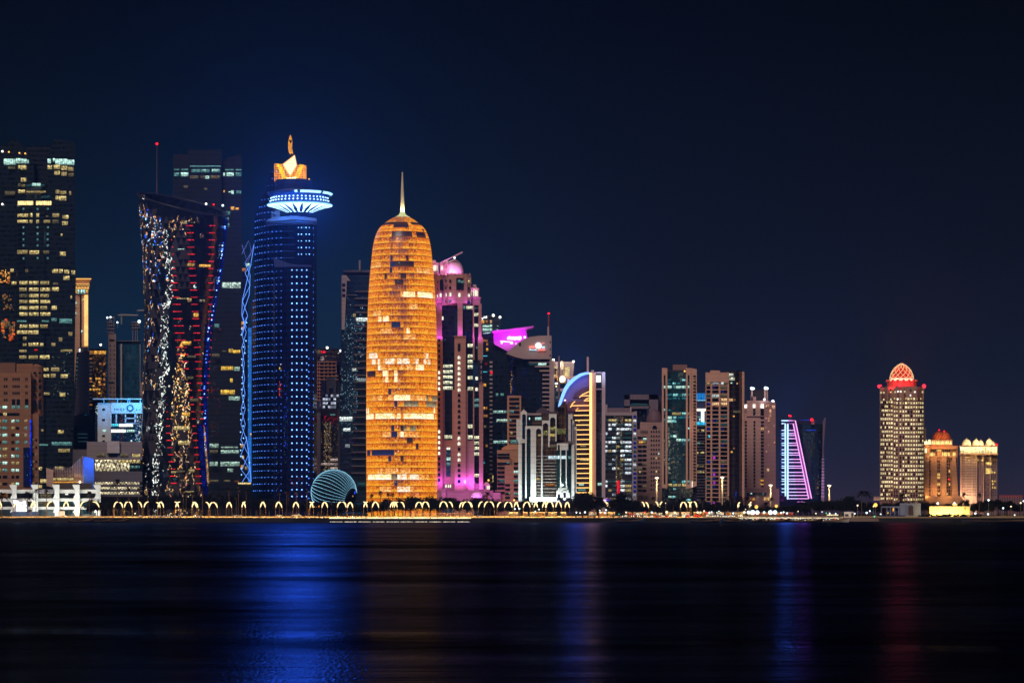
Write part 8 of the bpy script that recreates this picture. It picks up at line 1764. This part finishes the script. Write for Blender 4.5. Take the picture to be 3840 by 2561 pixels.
for z, x, y, k, r in ((4, 1183, 640, 0, .8), (4, 1250, 650, 0, .6), (4, 1340, 637, 0, 1.0), (4, 1612, 597, 0, .9), (4, 1727, 597, 0, .9), (4, 1625, 638, 0, .8), (4, 1706, 650, 0, .9), (4, 2097, 640, 2, .9), (4, 1965, 672, 3, .5), (4, 38, 415, 1, 1.1), (4, 495, 585, 0, .7), (4, 55, 575, 0, .8), (4, 135, 572, 0, .9), (4, 430, 620, 0, .7), (4, 372, 480, 2, .6), (4, 760, 532, 2, .5), (4, 620, 535, 2, .8),
                    (5, 1275, 640, 0, .8), (5, 1315, 632, 0, .7), (5, 1410, 640, 0, .5), (5, 1450, 620, 0, .6), (5, 1485, 640, 2, .6), (5, 1178, 615, 2, .9), (5, 1110, 640, 2, 1.0), (5, 1060, 640, 2, 1.1), (5, 1712, 655, 0, 1.0), (5, 1215, 640, 4, .7), (5, 215, 640, 0, 1.0), (5, 100, 625, 4, 1.3), (5, 300, 635, 2, 1.4), (5, 490, 635, 2, 1.3), (5, 640, 640, 2, 1.0), (5, 1990, 640, 0, 1.7), (5, 2070, 640, 0, 2.6), (5, 2155, 640, 0, 2.2), (5, 2280, 642, 0, 1.3), (5, 1915, 640, 2, 1.4), (5, 2138, 538, 1, 2.0), (5, 1940, 585, 2, .5), (5, 2035, 505, 2, .8), (5, 1810, 520, 2, .9), (5, 2000, 495, 2, .6), (5, 470, 470, 2, .5),
                    (6, 45, 640, 0, 2.4), (6, 130, 640, 0, 2.3), (6, 152, 524, 1, 1.7), (6, 240, 648, 0, .9), (6, 287, 636, 0, .9), (6, 350, 656, 0, 1.0), (6, 1135, 662, 0, .7), (6, 1243, 664, 0, .7), (6, 992, 630, 0, .5), (6, 1070, 650, 3, .6), (6, 880, 660, 2, .7), (6, 552, 622, 2, .6), (6, 1975, 505, 1, 2.2), (6, 1937, 530, 2, .7), (6, 1645, 512, 2, .9), (6, 1595, 663, 0, .7), (6, 1812, 648, 0, 1.1), (6, 1870, 614, 0, .8), (6, 2070, 672, 0, .7), (6, 1955, 715, 3, .8),
                    (7, 1700, 415, 0, 1.1), (7, 1968, 562, 0, 1.0), (7, 2112, 532, 2, .8), (7, 2290, 466, 2, 1.0), (7, 1458, 660, 0, 1.0), (7, 1690, 672, 0, 1.0), (7, 1690, 806, 0, .6), (7, 2180, 688, 0, .7), (7, 2340, 432, 0, .8), (7, 1352, 466, 1, .5), (7, 210, 375, 5, .5)):
    look = ('small white globe lamp', 'orange sodium lamp', 'warm yellow globe lamp', 'small green lamp', 'small red lamp', 'tiny violet lamp')[k]
    globe(*P[z].p(x, y), look if r < 1.6 else look.replace('small ', 'big ').replace('orange', 'big orange'), (LAMPC, LAMPO, E((1, .80, .5), 2.4, 0), E((.1, 1, .6), 1.5, 0), LAMPR, E((.4, .2, 1), 1.5, 0))[k], r * .62, 2010 if z == 7 and y > 600 else (2050 if z == 7 else U(2014, 2032)))
labels(lm, None)
# ---- lit boats
HULL = S(sr(38, 28, 24), .6, 0, .3); BLUEH = S(sr(50, 80, 120), .5, 0)
boats = []
SLW = E((1, .78, .46), 2, 0); SLC = E((.8, .95, 1), 2, 0)
def boat(px, Y, ln, look, hull=HULL, canopy=True, lit=True, s=1.0):
    o = T('boat', '', 'boat', px, Y, 'wooden boats moored along the quay', 0)
    q = Vector(o.location)
    def P_(x, y, z): return q + Vector((x, y, z))
    st = [(-.5, .55, 1.9), (-.42, .95, 1.35), (-.2, 1.15, 1.0), (.1, 1.2, 1.0), (.32, .95, 1.3), (.46, .4, 2.0), (.54, .04, 2.9)]
    def f(m):
        rows = [[P_(x * ln, -w * s * 1.5, h * s), P_(x * ln * .96, -w * s, .3), P_(x * ln * .92, 0, -.4), P_(x * ln * .96, w * s, .3), P_(x * ln, w * s * 1.5, h * s)] for x, w, h in st]
        m.grid(rows, hull, smooth=True); m.face([P_(x * ln, -w * s * 1.45, h * s - .25) for x, w, h in st] + [P_(x * ln, w * s * 1.45, h * s - .25) for x, w, h in st[::-1]], TRK)
    one(o, 'hull', f)
    if canopy:
        one(o, 'canopy', lambda m: m.wbox(P_(-.4 * ln, -1.3 * s, 3.1 * s), P_(.28 * ln, 1.3 * s, 3.25 * s), S(sr(170, 160, 150), .7, 0))); one(o, 'post', lambda m: [m.tube([P_(x * ln, y * s, .9 * s), P_(x * ln, y * s, 3.1 * s)], .07, TRK, 5) for x in (-.38, -.05, .26) for y in (-1.2, 1.2)])
    one(o, 'mast', lambda m: m.tube([P_(.3 * ln, 0, .8), P_(.34 * ln, 0, 5.2 * s)], [.12, .05], TRK, 5))
    if lit:
        m = MB()
        for k in range(26): m.ball(P_(lerp(-.45, .34, k / 25) * ln, -1.35 * s, 3.35 * s - .5 * math.sin(k * .5) ** 2), U(.12, .24), SLW if R() < .8 else SLC, 5, 4)
        for k in range(14): m.ball(P_(lerp(-.4, .3, R()) * ln, U(-1.2, 1.2), U(1.6, 2.8)), U(.12, .3), pick((5, SLW), (2, SLC), (.5, LAMPR), (.4, MAG)), 5, 4)
        m.build('string_light', o, kind='stuff')
        one(o, 'deck_light', lambda m: m.wbox(P_(-.34 * ln, -1.0, 2.8 * s), P_(.22 * ln, -.8, 3.0 * s), E((1, .82, .5), 2.5, .8, 1.2)))
    boats.append((px, o, look))
for px, ln, look, hl, cn, li in ((2150 / 4.898 + 0, 16, 'dark canopied boat', HULL, True, False), (1480 / 4.898, 18, 'dark canopied boat', HULL, True, False), (1880 / 4.898, 15, 'dark open boat', HULL, False, False)): boat(px, 1990, ln, look, hl, cn, li)
for x, ln, look, hl, cn, li in ((1200, 22, 'unlit dark dhow', BLUEH, False, False), (1560, 17, 'unlit dark dhow', HULL, False, False), (1750, 20, 'unlit blue-sided dhow', BLUEH, True, False), (1990, 18, 'dhow with warm lights', HULL, True, True), (2120, 18, 'dhow with warm lights', HULL, True, True), (2290, 20, 'dhow with warm lights', HULL, True, True), (2420, 22, 'dhow with warm lights', HULL, True, True), (2650, 24, 'dhow with warm lights', HULL, True, True), (2860, 22, 'dhow with warm lights', HULL, True, True), (3010, 24, 'dhow with warm lights', HULL, True, True), (2000 + 40, 14, 'low open boat', HULL, False, False)): boat(P[5].p(x, 0)[0], U(1982, 1996), ln, look, hl, cn, li)
boat(P[6].p(1120, 0)[0], 1988, 26, 'bright white boat', S(sr(205, 200, 190), .5, 0), True, True, 1.0)
one(boats[-1][1], 'roof_light', lambda m: m.wbox(W(P[6].p(1085, 0)[0], 1932, 1985), W(P[6].p(1285, 0)[0], 1928.6, 1987), E((1, .84, .5), 1.8, .3)))
boat(P[4].p(2150, 0)[0], 1992, 20, 'blue-covered dark boat', BLUEH, True, False)
boat(P[7].p(2000, 0)[0], 1994, 60, 'long low grey barge', S(sr(90, 95, 120), .6, 0), False, False)
labels(boats, None)
o = T('boulder', 'large pale boulder at the water edge between dhow and white boat', 'rock', P[6].p(905, 0)[0], 1992, z=.2)
def f(m):
    c = W(P[6].p(905, 775)[0], 1790 + 790 / 4.898, 1992); ph = [U(0, 6) for _ in range(4)]
    rows = [[(c.x + (2.9 + .5 * math.sin(3 * a + ph[0])) * math.cos(b) * math.cos(a), c.y + 2 * math.cos(b) * math.sin(a), max(-.3, c.z - 2 + (4.3 + .4 * math.sin(2 * a + ph[1])) * math.sin(b))) for a in (2 * PI * j / 16 for j in range(16))] for b in (0, .3, .6, .9, 1.2, 1.55)]
    m.grid(rows, S(sr(205, 165, 140), .9, 0, .3), closed=True)
one(o, 'rock', f); flood(o, P[6].p(900, 0)[0], 1936, 1975, (1, .75, .5), 300)
o = T('stone_apron', 'low sandy stone apron in front of the small white kiosk', 'quay', 3180, 1996, z=1)
one(o, 'slab', lambda m: m.poly([P[6].p(*q) for q in ((960, 770), (1290, 745), (1560, 742), (2030, 752), (2045, 806), (960, 806))], 1993, 2003, S(sr(150, 130, 120), .9, 0, .3)))
# ---- people on the quay edge, traffic signal, flags
def person(px, Y, h, look, zb=3.05):
    o = T('person', look, 'person', px, Y, None, zb); q = Vector(o.location)
    def f(m):
        D = S((.02, .02, .025), .8, 0)
        def Q(x, z, y=0): return q + Vector((x, y, z * h))
        for s_ in (-1, 1):
            m.tube([Q(.09 * s_, 0, -.06), Q(.1 * s_, .03), Q(.1 * s_, .26), Q(.09 * s_, .5)], [.06, .06, .07, .1], D, 6); m.tube([Q(.2 * s_, .8), Q(.25 * s_, .62), Q(.22 * s_, .45, -.06)], [.06, .05, .04], D, 6)
        m.tube([Q(0, .46), Q(0, .6), Q(0, .76), Q(0, .83), Q(0, .87)], [.16, .15, .2, .14, .06], D, 8)
    one(o, 'body', f); one(o, 'head', lambda m: m.ball(q + Vector((0, 0, .935 * h)), .11, S((.12, .07, .05), .7, 0), 8, 6, 1.2))
for z, x, look in ((1, 1335, 'dark standing person near the quay edge below the flared tower'), (1, 1397, 'second dark standing person, right of the first below the flared tower'), (2, 1245, 'dark standing person on the quay left of the light strip'), (2, 1160, 'dark standing person beside the traffic signal pole'), (6, 1310, 'dark figure standing on the apron right of the white boat')): person(P[z].p(x, 0)[0], 2001 if z < 6 else 2004, 1.75, look)
o = T('traffic_signal', 'traffic signal on a long horizontal arm below the blue dotted tower', 'traffic light', P[2].p(965, 0)[0], 2040, z=3.8)
one(o, 'pole', lambda m: m.tube([W(*P[2].p(x, y), 2040) for x, y in ((965, 718), (966, 610), (985, 555), (1030, 540), (1150, 533))], [.16, .14, .12, .1, .08], LP, 6)); one(o, 'signal_head', lambda m: m.box(*P[2].r(1148, 515, 1164, 552), 2039.5, 2040.5, S(sr(200, 140, 50))))
for k in range(14):
    px = P[7].p(1910 + 31 * k, 0)[0]; o = T('flagpole', '', 'flagpole', px, 2300, 'row of flagpoles', 4.2)
    po = one(o, 'pole', lambda m: m.bar(px, 1945, px, 1856, 2300, .35, S(sr(190, 140, 130), .5, 0), 5)); one(po, 'flag', lambda m: m.poly([(px, 1856), (px + 3, 1857), (px + 2.6, 1861), (px + 3.2, 1864), (px, 1862)], 2299.6, 2299.9, S(sr(230, 70, 60), .7, 0)))
    o['label'] = 'slim pole with a small dark red flag, one of a distant row above the trees'
flush()
# ---- the faint night air over the bay and the city
m = MB(); m.wbox((-1500, -400, -6), (1500, 3200, 420), None)
hz, N, L = newmat('night_air')
pv = N('ShaderNodeVolumePrincipled'); pv.inputs['Color'].default_value = (.30, .58, 1, 1); pv.inputs['Density'].default_value = HAZE; pv.inputs['Anisotropy'].default_value = .7
L(pv.outputs[0], N('ShaderNodeOutputMaterial').inputs['Volume'])
m.mats = [hz]; m.m = [0] * len(m.f)
m.build('haze', kind='stuff')
